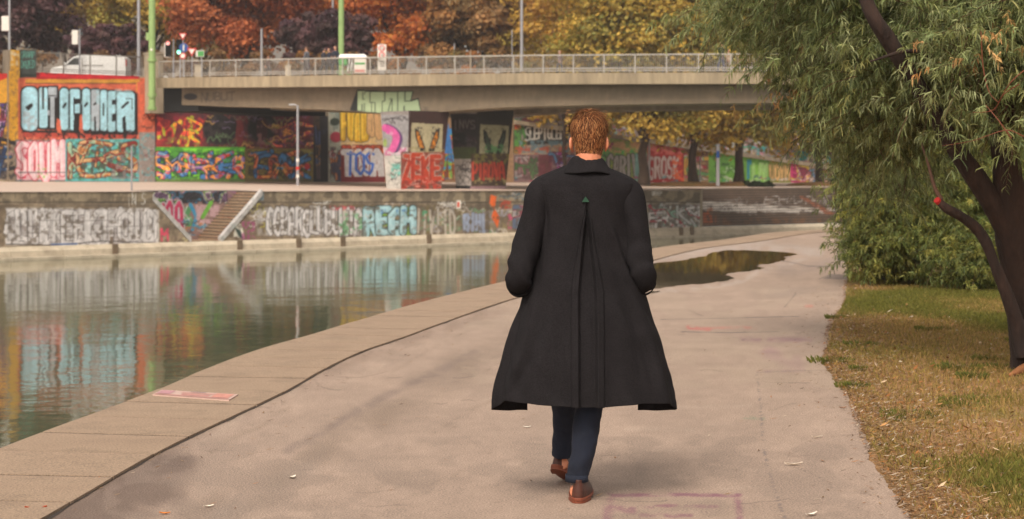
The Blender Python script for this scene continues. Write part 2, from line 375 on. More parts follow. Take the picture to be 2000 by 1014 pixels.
C1.poly([(93, 190), (98, 190), (98, 251), (93, 251)], INK); C1.poly([(106, 190), (113, 190), (113, 251), (106, 251)], INK); C1.rect(94, 186, 110, 188, INK)  # T
C1.poly([(97, 225), (93, 225), (93, 215), (97, 215)], SIL)
C1.stroke([(124, 209), (128, 203)], 5, INK)                                                                  # O
C1.poly([(146, 193), (158, 193), (158, 202), (146, 204)], INK); C1.poly([(145, 222), (158, 220), (158, 258), (143, 256)], INK); C1.rect(143, 190, 146, 225, INK)  # F
C1.stroke([(166, 207), (170, 202)], 4.5, INK)                                                                # O
C1.stroke([(184, 204), (187, 202)], 4, INK); C1.poly([(184, 228), (187, 228), (188, 257), (184, 257)], INK)  # R
C1.stroke([(202, 203), (202, 225)], 3.2, INK)                                                                # D
C1.poly([(219, 195), (228, 194), (228, 203), (219, 205)], INK); C1.poly([(219, 223), (228, 221), (228, 236), (219, 238)], INK)  # E
C1.stroke([(239, 210), (246, 203), (250, 200)], 4.5, INK); C1.poly([(239, 230), (245, 226), (247, 258), (240, 258)], INK); C1.stroke([(246, 193), (258, 193), (258, 214)], 1.2, INK)  # R
C1.poly([(156, 224), (160, 224), (163, 262), (154, 262)], (204, 98, 70)); C1.poly([(111, 230), (118, 236), (120, 262), (110, 262)], (204, 98, 70))
C1.poly([(44, 258), (268, 264), (268, 270), (44, 268)], (176, 70, 56)); C1.blotch(44, 252, 270, 274, INK, 5, .55, .9)
C1.tags(272, 222, 300, 250, [(50, 36, 36)], 5, 12, 1.3, 8)
# lower band left of the bridge
C1.rect(30, 273, 305, 356, (120, 108, 102)); C1.grain(.05, 4)
C1.blotch(30, 273, 305, 356, (92, 150, 150), 9, .5, .8)
C1.rect(33, 276, 128, 352, (216, 170, 178)); C1.blotch(33, 276, 128, 352, (204, 70, 96), 7, .56, .8); C1.blotch(33, 276, 128, 352, (230, 206, 208), 6, .52, .7)
C1.text('SOUM', 36, 280, 92, 66, 11, (226, 186, 194), (186, 44, 60), 1.6, .05, .3, 9, fill2=(236, 214, 216))
C1.blotch(70, 320, 100, 350, (150, 190, 110), 5, .5, .8)
C1.rect(128, 272, 272, 354, (84, 168, 172)); C1.blotch(128, 272, 272, 354, (70, 140, 100), 7, .52, .8); C1.blotch(128, 272, 272, 354, (150, 200, 190), 6, .58, .8)
C1.wild(132, 276, 268, 350, [(176, 110, 60), (196, 140, 90), (150, 190, 160), (120, 50, 40), (140, 34, 36), (200, 160, 110)], (70, 40, 34), 46, 6.5, 12, hi=(225, 200, 160))
C1.blotch(215, 300, 275, 352, (140, 130, 130), 7, .5, .7); C1.rect(272, 258, 304, 356, (150, 138, 132)); C1.blotch(272, 258, 304, 356, (110, 170, 175), 6, .58, .7)
C1.tags(240, 262, 304, 350, [(60, 50, 52), (180, 170, 165), (120, 60, 70), (80, 140, 150)], 30, 9, 1.2, 15)
C1.rect(36, 336, 240, 338, (60, 60, 64), .7)
# under the bridge
C1.rect(303, 212, 640, 292, (88, 34, 42)); C1.blotch(303, 212, 640, 292, (60, 34, 40), 14, .5, .8)
C1.blotch(303, 226, 400, 290, (170, 50, 46), 12, .45, .8); C1.wild(306, 226, 398, 288, [(226, 84, 60), (216, 150, 50), (150, 160, 50), (176, 60, 50), (110, 30, 44)], (86, 34, 40), 20, 7, 21)
C1.blotch(303, 262, 640, 292, (110, 92, 50), 9, .55, .7)
for cx, cy, rx, ry in ((430, 252, 36, 33), (512, 250, 30, 30)): C1.ell(cx, cy, rx, ry, (26, 24, 26)); C1.blotch(cx-rx, cy-ry, cx+rx, cy+ry, (52, 46, 46), 8, .55, .7)
C1.ell(512, 252, 12, 26, (48, 26, 30)); C1.ell(468, 262, 8, 28, (96, 40, 42)); C1.blotch(500, 240, 545, 285, (120, 84, 84), 8, .5, .8)
C1.wild(530, 232, 612, 288, [(150, 60, 60), (196, 130, 60), (90, 50, 80), (60, 40, 46), (206, 90, 80), (130, 110, 60)], (60, 34, 40), 26, 6, 22)
C1.tags(400, 226, 610, 290, [(150, 60, 60), (190, 150, 80), (110, 90, 120), (90, 120, 80)], 34, 12, 1.8, 224, .7); C1.rect(303, 287, 480, 356, (66, 130, 48)); C1.blotch(303, 287, 480, 356, (104, 176, 52), 12, .5, .9)
C1.wild(304, 294, 478, 350, [(54, 96, 150), (40, 60, 100), (200, 120, 56), (220, 150, 60), (120, 90, 150), (176, 60, 44), (60, 110, 160)], (24, 28, 40), 62, 7, 23, hi=(200, 190, 150))
C1.rect(478, 290, 612, 356, (96, 84, 44)); C1.blotch(478, 290, 612, 356, (124, 116, 50), 9, .5, .8)
C1.wild(482, 292, 608, 352, [(54, 104, 150), (44, 66, 100), (176, 100, 56), (140, 60, 44), (190, 130, 66), (70, 120, 150)], (30, 30, 38), 48, 6.5, 24)
C1.ell(600, 325, 6, 7, (150, 30, 34))
C1.rect(612, 212, 643, 357, (24, 22, 24)); C1.rect(612, 214, 624, 282, (58, 44, 36)); C1.wild(614, 230, 626, 350, [(60, 50, 50), (110, 80, 50), (50, 60, 90)], (24, 22, 24), 10, 3, 25)
C1.rect(303, 349, 612, 356, (70, 66, 50), .6)
C1.rect(641, 212, 668, 357, (150, 150, 135)); C1.blotch(641, 212, 668, 357, (110, 120, 112), 6, .5, .8); C1.ell(656, 268, 12, 11, (150, 44, 60)); C1.ell(654, 238, 10, 8, (46, 54, 44))
C1.wild(642, 285, 668, 354, [(150, 90, 90), (160, 150, 150), (180, 110, 60), (60, 60, 80)], (60, 44, 50), 14, 4, 26)
C1.rect(666, 212, 1010, 292, (206, 172, 118)); C1.blotch(666, 212, 760, 292, (180, 160, 130), 8, .5, .8)
C1.text('FUAD', 670, 219, 52, 54, 10, (196, 150, 34), (74, 60, 34), 1.4, .08, .3, 30, fill2=(220, 186, 70)); C1.text('UU', 722, 222, 28, 46, 9, (202, 160, 110), (100, 76, 56), 1.2, .1, .3, 31)
C1.rect(666, 284, 752, 357, (110, 44, 40)); C1.wild(668, 284, 750, 302, [(150, 60, 40), (200, 110, 50), (180, 70, 40)], (90, 36, 36), 12, 5, 27)
C1.text('TWSA', 672, 296, 76, 48, 13, (190, 186, 186), (120, 50, 40), 2, .1, .2, 33); C1.text('TWS', 678, 298, 56, 42, 5, (60, 100, 180), None, jit=.12, seed=34)
C1.rect(666, 345, 752, 357, (112, 40, 42)); C1.tags(670, 286, 750, 300, [(230, 200, 160)], 6, 8, 1.2, 40)
C1.rect(752, 212, 1010, 357, (150, 120, 90)); C1.wild(860, 250, 894, 354, [(60, 120, 190), (90, 150, 70), (206, 60, 44), (220, 170, 60), (120, 170, 80), (60, 140, 200)], (120, 50, 40), 26, 7, 28)
C1.poly([(876, 240), (884, 300), (866, 300)], (70, 130, 200))
# ramp wall right of the piers
C1.rect(1003, 205, 1720, 366, (176, 152, 124)); C1.blotch(1003, 205, 1720, 366, (150, 146, 140), 12, .5, .8)
C1.wild(1003, 226, 1030, 300, [(90, 150, 70), (70, 110, 60), (190, 130, 60), (200, 90, 60)], (80, 90, 60), 16, 6, 41)
C1.poly([(1024, 246), (1115, 240), (1122, 278), (1030, 284)], (58, 56, 54)); C1.text('LEPIGLEPUF', 1036, 249, 84, 22, 3.4, (222, 218, 208), None, jit=.05)
C1.text('S', 1026, 248, 14, 26, 3, (200, 200, 190), (40, 40, 40), .8)
C1.blotch(1010, 272, 1130, 300, (110, 140, 150), 7, .45, .9); C1.blotch(1003, 284, 1130, 304, (190, 84, 60), 6, .55, .8)
C1.rect(1003, 302, 1130, 357, (140, 112, 112)); C1.wild(1004, 304, 1072, 352, [(176, 166, 160), (150, 140, 140), (170, 120, 124), (80, 110, 70)], (86, 60, 64), 26, 6, 42)
C1.rect(1052, 302, 1078, 356, (112, 48, 58), .8); C1.wild(1070, 296, 1126, 350, [(160, 60, 130), (190, 170, 190), (110, 80, 150), (120, 50, 70), (90, 130, 170)], (80, 44, 70), 24, 5, 43)
C1.rect(1126, 268, 1264, 357, (150, 170, 90)); C1.blotch(1126, 262, 1264, 300, (214, 166, 120), 10, .4, .9); C1.blotch(1126, 268, 1200, 292, (170, 60, 110), 6, .56, .8)
C1.blotch(1126, 290, 1264, 320, (80, 180, 90), 6, .5, .9); C1.blotch(1126, 300, 1264, 356, (190, 206, 60), 6, .55, .8)
C1.text('CARIV', 1188, 304, 60, 44, 5.5, (176, 170, 164), (50, 56, 44), 1.4, .08, .25, 44); C1.rect(1240, 300, 1264, 356, (120, 176, 170), .8)
C1.wild(1130, 300, 1186, 352, [(170, 160, 160), (120, 180, 90), (90, 90, 120), (200, 160, 60)], (50, 56, 50), 20, 5, 45)
C1.rect(1264, 262, 1336, 357, (158, 40, 40)); C1.blotch(1264, 266, 1336, 304, (206, 110, 100), 8, .42, .9); C1.text('GROSK', 1267, 308, 62, 42, 5.2, (186, 166, 160), (120, 30, 30), 1, .05, .22, 46)
C1.blotch(1310, 300, 1350, 356, (206, 90, 50), 6, .5, .9); C1.rect(1336, 280, 1386, 357, (150, 120, 84)); C1.wild(1336, 290, 1386, 354, [(196, 150, 60), (90, 150, 90), (190, 160, 150), (150, 50, 60)], (90, 60, 50), 22, 5, 47)
C1.rect(1384, 280, 1504, 357, (108, 164, 66)); C1.blotch(1384, 296, 1504, 357, (84, 134, 56), 9, .55, .7); C1.tags(1390, 316, 1430, 346, [(50, 80, 40), (200, 210, 190)], 9, 9, 1.5, 48); C1.rect(1459, 312, 1468, 350, (50, 140, 160))
C1.rect(1464, 322, 1504, 354, (140, 196, 80), .8); C1.text('LIV', 1472, 320, 28, 30, 3.4, (150, 200, 110), (190, 210, 160), .8, .1)
C1.rect(1502, 300, 1546, 357, (140, 142, 60)); C1.text('UOYM', 1504, 324, 40, 26, 4.6, (210, 170, 110), (110, 100, 50), 1, .08, .2, 50)
C1.rect(1545, 320, 1562, 357, (190, 44, 100)); C1.rect(1560, 322, 1580, 356, (190, 170, 60)); C1.wild(1544, 324, 1590, 354, [(206, 60, 120), (220, 190, 80), (200, 180, 170), (120, 60, 70)], (150, 40, 80), 16, 4, 51)
C1.wild(1580, 330, 1715, 356, [(170, 60, 70), (90, 130, 160), (190, 160, 140), (90, 70, 70), (200, 100, 60)], (80, 60, 60), 40, 4, 52)
C1.tags(1003, 345, 1700, 356, [(210, 200, 200), (200, 60, 110), (60, 90, 120), (60, 150, 150)], 60, 6, 1.5, 53)
C1.grain(.1, 14, 3); C1.grain(.1, 3)
# upper back wall beyond the ramp
C2 = Canvas(980, 190, 1760, 366, (176, 156, 140)); C2.blotch(980, 190, 1760, 366, (196, 178, 168), 10, .5, .8)
C2.wild(990, 215, 1620, 320, [(190, 110, 110), (120, 170, 130), (196, 190, 180), (150, 110, 150), (206, 150, 80), (110, 150, 160), (200, 190, 110)], (130, 110, 110), 120, 9, 61)
C2.wild(1360, 276, 1740, 336, [(220, 200, 196), (110, 180, 130), (70, 160, 160), (206, 130, 140), (200, 200, 190)], (120, 110, 110), 70, 9, 62)
C2.rect(1566, 281, 1622, 300, (30, 34, 40)); C2.poly([(1556, 294), (1580, 292), (1576, 312), (1562, 316)], (50, 150, 150)); C2.grain(.1, 10)
# quay wall
CQ = Canvas(-80, 365, 1720, 515, (128, 112, 92)); CQ.grain(.18, 26); CQ.grain(.14, 5, .6)
CQ.rect(-80, 365, 1380, 394, (140, 125, 102), .7); CQ.blotch(-80, 365, 1380, 398, (92, 80, 66), 16, .52, .7, 1.0); CQ.rect(-80, 394, 1380, 396.5, (66, 56, 48), .8)
for k in range(-3, 52): CQ.stroke([(k*26.5+(6*math.sin(k*7)), 376), (k*26.5+6*math.sin(k*7)-2, 394)], .9, (84, 72, 60), .6)
CQ.blotch(-80, 396, 1380, 412, (92, 80, 68), 20, .45, .8, .6)
CQ.blotch(-80, 398, 1380, 480, (104, 88, 70), 22, .5, .7); CQ.blotch(500, 398, 1000, 470, (120, 106, 60), 12, .6, .5)
CQ.rect(12, 409, 306, 477, (160, 152, 150)); CQ.blotch(8, 404, 312, 481, (206, 200, 198), 14, .38, .85); CQ.blotch(12, 409, 306, 476, (132, 122, 116), 8, .6, .8)
CQ.text('OLUMKEEKTMOIX', 14, 413, 290, 58, 9.5, (206, 200, 198), (66, 58, 56), .8, .14, .08, 71, .9)
for y in (430, 442, 455): CQ.stroke([(14, y), (160, y+1), (300, y)], .8, (70, 62, 58), .6)
for k in range(24): x = 18+k*12.2; CQ.stroke([(x, 412+rnd.random()*10), (x+rnd.uniform(-4, 4), 470)], .9, (60, 54, 52), .55)
CQ.stroke([(12, 477), (110, 479), (200, 471), (300, 474)], 1.8, (40, 38, 40), .9); CQ.stroke([(100, 478), (150, 476)], 3, (60, 90, 140), .8)
CQ.text('IN S', 248, 378, 38, 24, 1.2, (206, 202, 196), None)
CQ.text('M', 316, 445, 16, 26, 4, (196, 66, 90), None, seed=8); CQ.stroke([(312, 480), (311, 505)], 3, (120, 50, 50), .8); CQ.tags(330, 450, 372, 475, [(200, 190, 140), (90, 60, 60)], 12, 7, 1, 72)
CQ.text('OPELI', 386, 474, 28, 8, 1, (205, 196, 184), None)
CQ.poly([(456, 462), (462, 432), (472, 440), (478, 466)], (196, 190, 176)); CQ.poly([(458, 444), (470, 450), (477, 470), (466, 462)], (40, 56, 50)); CQ.blotch(470, 430, 500, 470, (150, 70, 110), 5, .5, .8)
CQ.tags(484, 396, 520, 445, [(206, 200, 198), (60, 54, 50), (190, 180, 60), (206, 200, 198)], 26, 12, 1.6, 73); CQ.rect(504, 375, 515, 392, (110, 140, 160), .6)
CQ.blotch(500, 405, 720, 462, (160, 152, 148), 9, .46, .7)
CQ.blotch(516, 404, 712, 462, (190, 184, 180), 12, .36, .7); CQ.text('OGBARGLUBULTA', 522, 408, 186, 50, 6.4, (204, 198, 196), (60, 52, 50), 1.2, .07, .15, 74, .95)
CQ.blotch(640, 400, 700, 412, (190, 70, 80), 5, .5, .8); CQ.tags(600, 392, 640, 404, [(210, 206, 200)], 6, 7, 1.2, 75); CQ.blotch(660, 415, 715, 462, (100, 160, 110), 6, .55, .8)
CQ.blotch(706, 402, 815, 462, (120, 160, 60), 7, .4, .9); CQ.blotch(735, 395, 800, 412, (206, 196, 190), 5, .5, .8)
CQ.text('REGH', 716, 409, 96, 48, 13, (148, 182, 188), (44, 56, 54), 1.8, .07, .22, 76, fill2=(170, 200, 204)); CQ.blotch(716, 405, 812, 420, (80, 130, 180), 6, .6, .8)
CQ.tags(500, 400, 1000, 470, [(196, 190, 184), (80, 70, 64), (180, 174, 170)], 70, 12, 1.3, 183, .6); CQ.tags(820, 408, 960, 460, [(200, 194, 188), (90, 140, 100), (150, 150, 170)], 40, 16, 2, 184, .6); CQ.text('IIVITD', 812, 412, 80, 44, 4.5, (196, 186, 174), (120, 106, 90), 1, .15, .3, 77, .7); CQ.blotch(822, 405, 840, 440, (70, 140, 100), 5, .5, .8)
CQ.tags(850, 395, 890, 410, [(206, 200, 194)], 14, 8, 1.4, 78); CQ.rect(891, 392, 900, 408, (216, 206, 196)); CQ.rect(893, 395, 898, 405, (200, 90, 70))
CQ.text('BIHL', 908, 420, 46, 32, 6, (140, 150, 172), (110, 100, 100), .8, .15, .3, 79, .85); CQ.poly([(958, 380), (970, 384), (966, 408), (976, 424), (972, 446), (960, 424), (964, 410), (956, 396)], (214, 96, 40))
CQ.blotch(974, 388, 1000, 410, (170, 70, 50), 6, .45, .9); CQ.blotch(990, 415, 1015, 450, (190, 80, 110), 6, .5, .9); CQ.tags(975, 378, 1020, 388, [(60, 90, 110), (170, 160, 150)], 14, 6, 1.4, 80)
CQ.rect(948, 376, 956, 476, (92, 76, 60), .6); CQ.wild(1000, 400, 1260, 455, [(150, 140, 140), (170, 160, 155), (120, 60, 70), (90, 100, 120)], (90, 80, 74), 50, 7, 81)
CQ.blotch(1262, 394, 1372, 448, (176, 170, 162), 9, .42, .85); CQ.wild(1266, 396, 1368, 446, [(176, 170, 165), (160, 160, 155), (120, 150, 130), (150, 60, 66), (190, 184, 180)], (80, 74, 70), 40, 4.5, 82)
CQ.text('BEEP', 1274, 374, 20, 7, 1.1, (206, 200, 194), None)
for x in (218, 461, 576, 662, 830, 1322, 1340): CQ.rect(x-3, 462, x+3, 515, (92, 74, 58), .8)
CQ.blotch(-80, 398, 1380, 480, (84, 72, 60), 9, .62, .6); CQ.grain(.12, 8, 2.5)
# recess behind the stair
CR = Canvas(270, 365, 540, 515, (150, 120, 112)); CR.blotch(280, 366, 520, 392, (150, 110, 130), 8, .45, .9)
CR.wild(286, 372, 444, 398, [(120, 90, 120), (206, 190, 190), (120, 190, 70), (206, 150, 160), (60, 120, 150), (40, 40, 44)], (70, 56, 66), 44, 5, 91)
CR.rect(280, 392.5, 440, 394, (50, 40, 44)); CR.text('MAA', 306, 398, 56, 54, 6.5, (186, 40, 80), (206, 196, 200), 2.2, .06, .3, 92, fill2=(222, 90, 130))
CR.ell(366, 412, 7, 9, (90, 150, 96)); CR.ell(368, 432, 9, 12, (96, 156, 100)); CR.stroke([(372, 400), (384, 424), (376, 448)], 7, (60, 150, 190)); CR.stroke([(366, 402), (360, 416), (374, 436)], 1.5, (230, 226, 220))
CR.blotch(380, 398, 430, 440, (214, 176, 180), 7, .42, .9); CR.stroke([(412, 396), (396, 424)], 8, (120, 190, 70)); CR.tags(340, 430, 400, 462, [(210, 206, 200), (60, 50, 60), (206, 120, 50), (60, 150, 190)], 30, 8, 1.6, 93); CR.grain(.1, 5)
# bridge girder, piers
CG = Canvas(280, 140, 1900, 260, (118, 103, 84)); CG.grain(.1, 40, .5); CG.grain(.07, 6, 4)  # girder's base colour has the overhang's shade painted in
for k in range(40): x = 320+k*36; CG.stroke([(x, 165), (x, 230)], 1, (104, 90, 74), .35)
CG.ell(372, 189, 14, 7, (44, 42, 44)); CG.text('NUBUT', 393, 181, 68, 17, 2, (74, 66, 60), None, jit=.12, seed=5, al=.8)
q = lambda pts: [(640+x/2.983, 60+y/2.983) for x, y in pts]
CG.poly(q([(172, 343), (128, 464), (174, 470), (400, 499), (548, 482), (530, 392), (488, 402), (502, 350), (330, 352)]), (28, 30, 28))
CG.poly(q([(176, 352), (330, 360), (494, 357), (480, 414), (526, 400), (541, 476), (400, 492), (174, 466)]), (160, 176, 138))
for pts, w_ in [([(246, 352), (246, 418), (256, 418), (256, 478)], 1.6), ([(333, 356), (333, 410), (318, 410), (318, 488)], 1.6), ([(256, 418), (276, 418), (276, 484)], 1.4), ([(408, 356), (408, 492)], 1.6), ([(450, 356), (450, 412), (480, 412)], 1.6), ([(446, 440), (446, 490)], 2.2),
    ([(372, 400), (352, 470), (376, 474), (376, 400)], 1.5), ([(205, 360), (205, 400), (215, 400)], 1.4), ([(216, 370), (216, 360)], 1.4), ([(200, 430), (200, 468)], 1.8), ([(214, 424), (214, 470)], 1.4), ([(360, 398), (376, 398)], 1.3)]:
    CG.stroke(q(pts), w_, (34, 38, 32))
CG.text('VS', 828, 209, 9, 9, .9, (70, 62, 56), None)
CP = Canvas(735, 215, 1015, 378, (150, 140, 134)); CP.grain(.1, 8)
CP.poly([(740, 224), (803, 224), (783, 372), (755, 372)], (160, 156, 156)); CP.rect(742, 288, 796, 303, (210, 190, 196)); CP.blotch(742, 286, 798, 312, (206, 110, 150), 4, .5, .9)
CP.stroke(CP.curve([(755, 250), (768, 256), (778, 270), (772, 290)]), 17, (96, 60, 110)); CP.stroke(CP.curve([(752, 250), (766, 256), (774, 270), (767, 291)]), 14, (220, 96, 160)); CP.stroke([(757, 248), (758, 258)], 8, (214, 84, 160)); CP.ell(752, 279, 4, 9, (150, 170, 90))
CP.ell(764, 261, 4, 4, (228, 150, 190)); CP.stroke([(750, 236), (766, 230), (784, 234)], 1.6, (50, 46, 48)); CP.tags(745, 228, 800, 244, [(56, 50, 52)], 6, 10, 1.2, 101)
CP.rect(748, 304, 795, 372, (206, 200, 190)); CP.blotch(762, 318, 786, 350, (110, 190, 176), 5, .45, .9); CP.tags(752, 304, 790, 366, [(60, 60, 60), (90, 130, 110), (200, 190, 190)], 20, 9, 1.1, 102)
def wings(cv, x0, x1, y0, y1, frame, cream, ink, fill, bx0, bx1):
    cv.rect(bx0, 215, bx1, 300, frame); cv.poly([(x0, y0), (x1, y0+3), (x1-2, y1), (x0-2, y1)], cream); cx = (x0+x1)/2
    for s_ in (-1, 1):
        W_ = [(cx+s_*2, y1-2), (cx+s_*(x1-x0)*.14, y0+36), (cx+s_*(x1-x0)*.28, y0+14), (cx+s_*(x1-x0)*.4, y0+10), (cx+s_*(x1-x0)*.38, y0+28), (cx+s_*(x1-x0)*.22, y1-2)]
        cv.poly(W_, ink); mx_, my_ = sum(p[0] for p in W_)/6, sum(p[1] for p in W_)/6
        cv.poly([(mx_+(p[0]-mx_)*.66, my_+(p[1]-my_)*.74+(4 if fill[1] > 120 and False else 0)) for p in W_], fill)
        cv.blotch(mx_-9, y0+6, mx_+9, y1, ink, 2.2, .56, .8)
wings(CP, 804, 865, 240, 297, (58, 36, 32), (168, 158, 126), (26, 24, 26), (196, 122, 40), 798, 880)
CP.rect(783, 297, 872, 375, (130, 60, 44)); CP.blotch(783, 294, 872, 375, (96, 90, 84), 6, .5, .8); CP.text('ZEKE', 790, 306, 72, 44, 9, (172, 62, 38), (170, 160, 150), 1.4, .1, .2, 103); CP.text('ZEKE', 788, 312, 72, 44, 4, (150, 50, 34), None, jit=.15, seed=104)
CP.blotch(783, 340, 870, 374, (176, 60, 44), 5, .48, .9); CP.tags(786, 354, 866, 368, [(206, 170, 160), (60, 50, 46)], 24, 6, 1, 105); CP.blotch(796, 285, 872, 300, (150, 140, 100), 4, .5, .8)
CP.rect(876, 222, 938, 300, (44, 38, 38)); CP.text('INVS', 886, 236, 44, 16, 2.4, (110, 102, 100), None, jit=.1); CP.ell(900, 272, 14, 14, (22, 22, 24)); CP.tags(886, 252, 930, 290, [(84, 76, 78), (70, 46, 50)], 14, 9, 1.5, 106)
CP.rect(886, 288, 930, 310, (70, 80, 44)); CP.rect(884, 310, 924, 363, (166, 158, 150)); CP.tags(888, 312, 920, 360, [(56, 52, 54), (90, 84, 84)], 18, 12, 1.4, 107); CP.rect(884, 363, 924, 374, (26, 26, 28))
CP.rect(935, 222, 1012, 375, (52, 46, 38)); 
wings(CP, 938, 994, 243, 302, (40, 34, 28), (150, 146, 118), (26, 28, 28), (56, 68, 56), 932, 1012)
CP.blotch(945, 280, 985, 300, (90, 140, 90), 4, .45, .9); CP.rect(920, 300, 1004, 375, (74, 60, 48)); CP.text('PIROVA', 924, 318, 62, 32, 4.4, (176, 66, 48), (90, 44, 40), 1, .1, .2, 108); CP.blotch(922, 298, 1000, 322, (120, 116, 56), 4, .5, .8)
CP.blotch(920, 345, 1000, 364, (150, 140, 90), 4, .55, .9); CP.rect(918, 364, 1000, 375, (150, 120, 126)); CP.grain(.12, 4)
# broad riverside steps, painted in rows
CS = Canvas(1360, 362, 1780, 470, (100, 82, 68)); CS.grain(.15, 14)
CS.text('IHUIHI', 1418, 383, 90, 30, 2.2, (196, 186, 176), None, jit=.2, seed=6, slant=-12); CS.text('TERMATIM', 1484, 383, 156, 30, 2.6, (196, 186, 176), None, jit=.25, seed=7, slant=-16); CS.text('EHUAT', 1496, 384, 130, 14, 1.6, (186, 176, 168), None, jit=.25, seed=9)
CS.poly([(1560, 384), (1572, 384), (1632, 418), (1616, 420)], (150, 92, 64)); CS.blotch(1370, 405, 1400, 438, (176, 90, 50), 6, .45, .9); CS.blotch(1400, 424, 1640, 440, (130, 90, 60), 8, .55, .7); CS.tags(1380, 385, 1640, 420, [(150, 140, 132), (80, 64, 54)], 60, 8, 1.5, 111)

KW = .80   # photographed wall tone to surface reflectance
def wall_grid(name, N, u0, u1, zb, zt, cell, cv, m, parent=None, skip=None, thick=.4, back=True, k=None, mask=None):
    """one wall: a fine painted front face along u plus its real thickness behind"""
    nu = max(int((u1-u0)/cell), 2); zs = max(zt(u0)-zb(u0), zt(u1)-zb(u1)); nz = max(int(zs/cell), 2)
    U = np.linspace(u0, u1, nu+1); T = np.linspace(0, 1, nz+1)
    B = np.array([zb(u) for u in U]); Tt = np.array([zt(u) for u in U])
    UU = np.repeat(U[:, None], nz+1, 1); ZZ = B[:, None]+(Tt-B)[:, None]*T[None, :]
    V = np.stack([UU*UV.x+N*NV.x, UU*UV.y+N*NV.y, ZZ], -1).reshape(-1, 3)
    px, py = project(V); col = cv.sample(px, py, k or KW)
    i = np.arange(nu)[:, None]*(nz+1)+np.arange(nz)[None, :]
    Fc = np.stack([i, i+nz+1, i+nz+2, i+1], -1).reshape(-1, 4)
    if mask is not None:
        c = V[Fc].mean(1); qx, qy = project(c); Fc = Fc[~mask(qx, qy)]
    V2 = []; F2 = []; C2_ = []
    if back:
        st = np.linspace(0, nu, min(nu, 24)+1).astype(int)
        for a_ in st:
            for (dn, z_) in ((.012, 0), (.012, 1), (thick, 1), (thick, 0)):
                p = W(U[a_], N+dn, (B[a_]+.01) if z_ == 0 else (Tt[a_]+(.0 if dn < .1 else 0)))
                V2.append(p); C2_.append(lin((140, 124, 104))*KW)
        o = len(V)
        for k_ in range(len(st)-1):
            a_ = o+k_*4; b_ = a_+4
            F2 += [(a_+1, b_+1, b_+2, a_+2), (a_+2, b_+2, b_+3, a_+3)]
            if mask is None: F2.append((a_, b_, b_+1, a_+1))
        e_ = o+(len(st)-1)*4; F2 += [(o, o+1, o+2, o+3), (e_, e_+3, e_+2, e_+1)]
        V = np.vstack([V, np.array([tuple(p) for p in V2])]); Fc = np.vstack([Fc, np.array(F2)]); col = np.vstack([col, np.array(C2_)])
    return npmesh(name, V, Fc, m, parent, col)
UX = lambda px: u_of(px, NW)
# the long retaining wall is separate walls that meet end to end
for (nm, x0, x1, top, lab, cat) in [
    ('retaining_wall', -70, 17.5, lambda u: 8.0, 'yellow and purple painted wall at the left end of the far bank', 'wall'),
    ('retaining_wall', 38, 304.5, lambda u: 8.15, 'orange painted wall reading OUT OF ORDER in tall pale blue letters', 'wall'),
    ('bridge_abutment', 305, 641, lambda u: 5.6, 'maroon and green painted abutment wall in the shade under the bridge', 'wall'),
    ('retaining_wall', 641.6, 1004, lambda u: 7.2, 'sandy yellow painted wall behind the bridge piers', 'wall')]:
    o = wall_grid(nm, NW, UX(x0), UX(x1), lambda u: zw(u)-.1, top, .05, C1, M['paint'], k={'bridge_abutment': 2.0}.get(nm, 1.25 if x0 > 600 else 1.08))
    tag(o, lab, cat)
o = wall_grid('pillar', NW-.25, u_of(17, NW-.25), u_of(39, NW-.25), lambda u: zw(u)-.1, lambda u: 9.6, .05, C1, M['paint'], thick=1.0)
tag(o, 'tall yellow painted wall pillar beside the teal lettered dark panel', 'pillar')
o = wall_grid('lettered_panel', NW-.12, u_of(39.6, NW-.12), u_of(71, NW-.12), lambda u: 8.0, lambda u: 9.72, .04, C1, M['paint'], thick=.3)
tag(o, 'dark panel with faded teal lettering next to the yellow pillar', 'panel')
uA, uB = UX(1180), UX(1629)
def ramp_top(u):
    zA = z_of(268, d_of(1180, NW)); zB = z_of(332, d_of(1629, NW)); return min(zA+(zB-zA)*(u-uA)/(uB-uA), 7.0)
rw = wall_grid('ramp_wall', NW, UX(1004.6), UX(1690), lambda u: zw(u)-.1, ramp_top, .055, C1, M['paint'], k=1.0)
tag(rw, 'brightly painted ramp wall falling to the right behind the far bank trees', 'wall')
cop = MB(); a0, a1 = UX(1003.8), UX(1690)
for k in range(14):
    p, r_ = lerp(a0, a1, k/14), lerp(a0, a1, (k+1)/14)-.02
    cop.hexa([W(p, NW-.2, ramp_top(p)+.01), W(r_, NW-.2, ramp_top(r_)+.01), W(r_, NW+.5, ramp_top(r_)+.01), W(p, NW+.5, ramp_top(p)+.01)],
             [W(p, NW-.2, ramp_top(p)+.36), W(r_, NW-.2, ramp_top(r_)+.36), W(r_, NW+.5, ramp_top(r_)+.36), W(p, NW+.5, ramp_top(p)+.36)])
cop.build('coping', M['concrete'], rw)
o = wall_grid('retaining_wall', NB, u_of(985, NB), u_of(1760, NB), lambda u: 0, lambda u: 7.65, .09, C2, M['paint'])
tag(o, 'pale pink and teal painted wall above and behind the ramp', 'wall')
o = MB(); p0, p1 = u_of(1540, NB-1.5), u_of(1680, NB-1.5)
o.hexa([W(p0, NB-1.6, 3.35), W(p1, NB-1.6, 3.35), W(p1, NB+3, 3.35), W(p0, NB+3, 3.35)], [W(p0, NB-1.6, 3.7), W(p1, NB-1.6, 3.7), W(p1, NB+3, 3.7), W(p0, NB+3, 3.7)])
for k in (0, .33, .66, 1): uu = lerp(p0+.3, p1-.3, k); o.box(W(uu, NB-1.2, 1.8), (.3, .3, 3.1), .69)
tag(o.build('shelter_roof', M['concrete_dark']), 'dark flat roofed shelter behind the rightmost far bank tree', 'shelter')

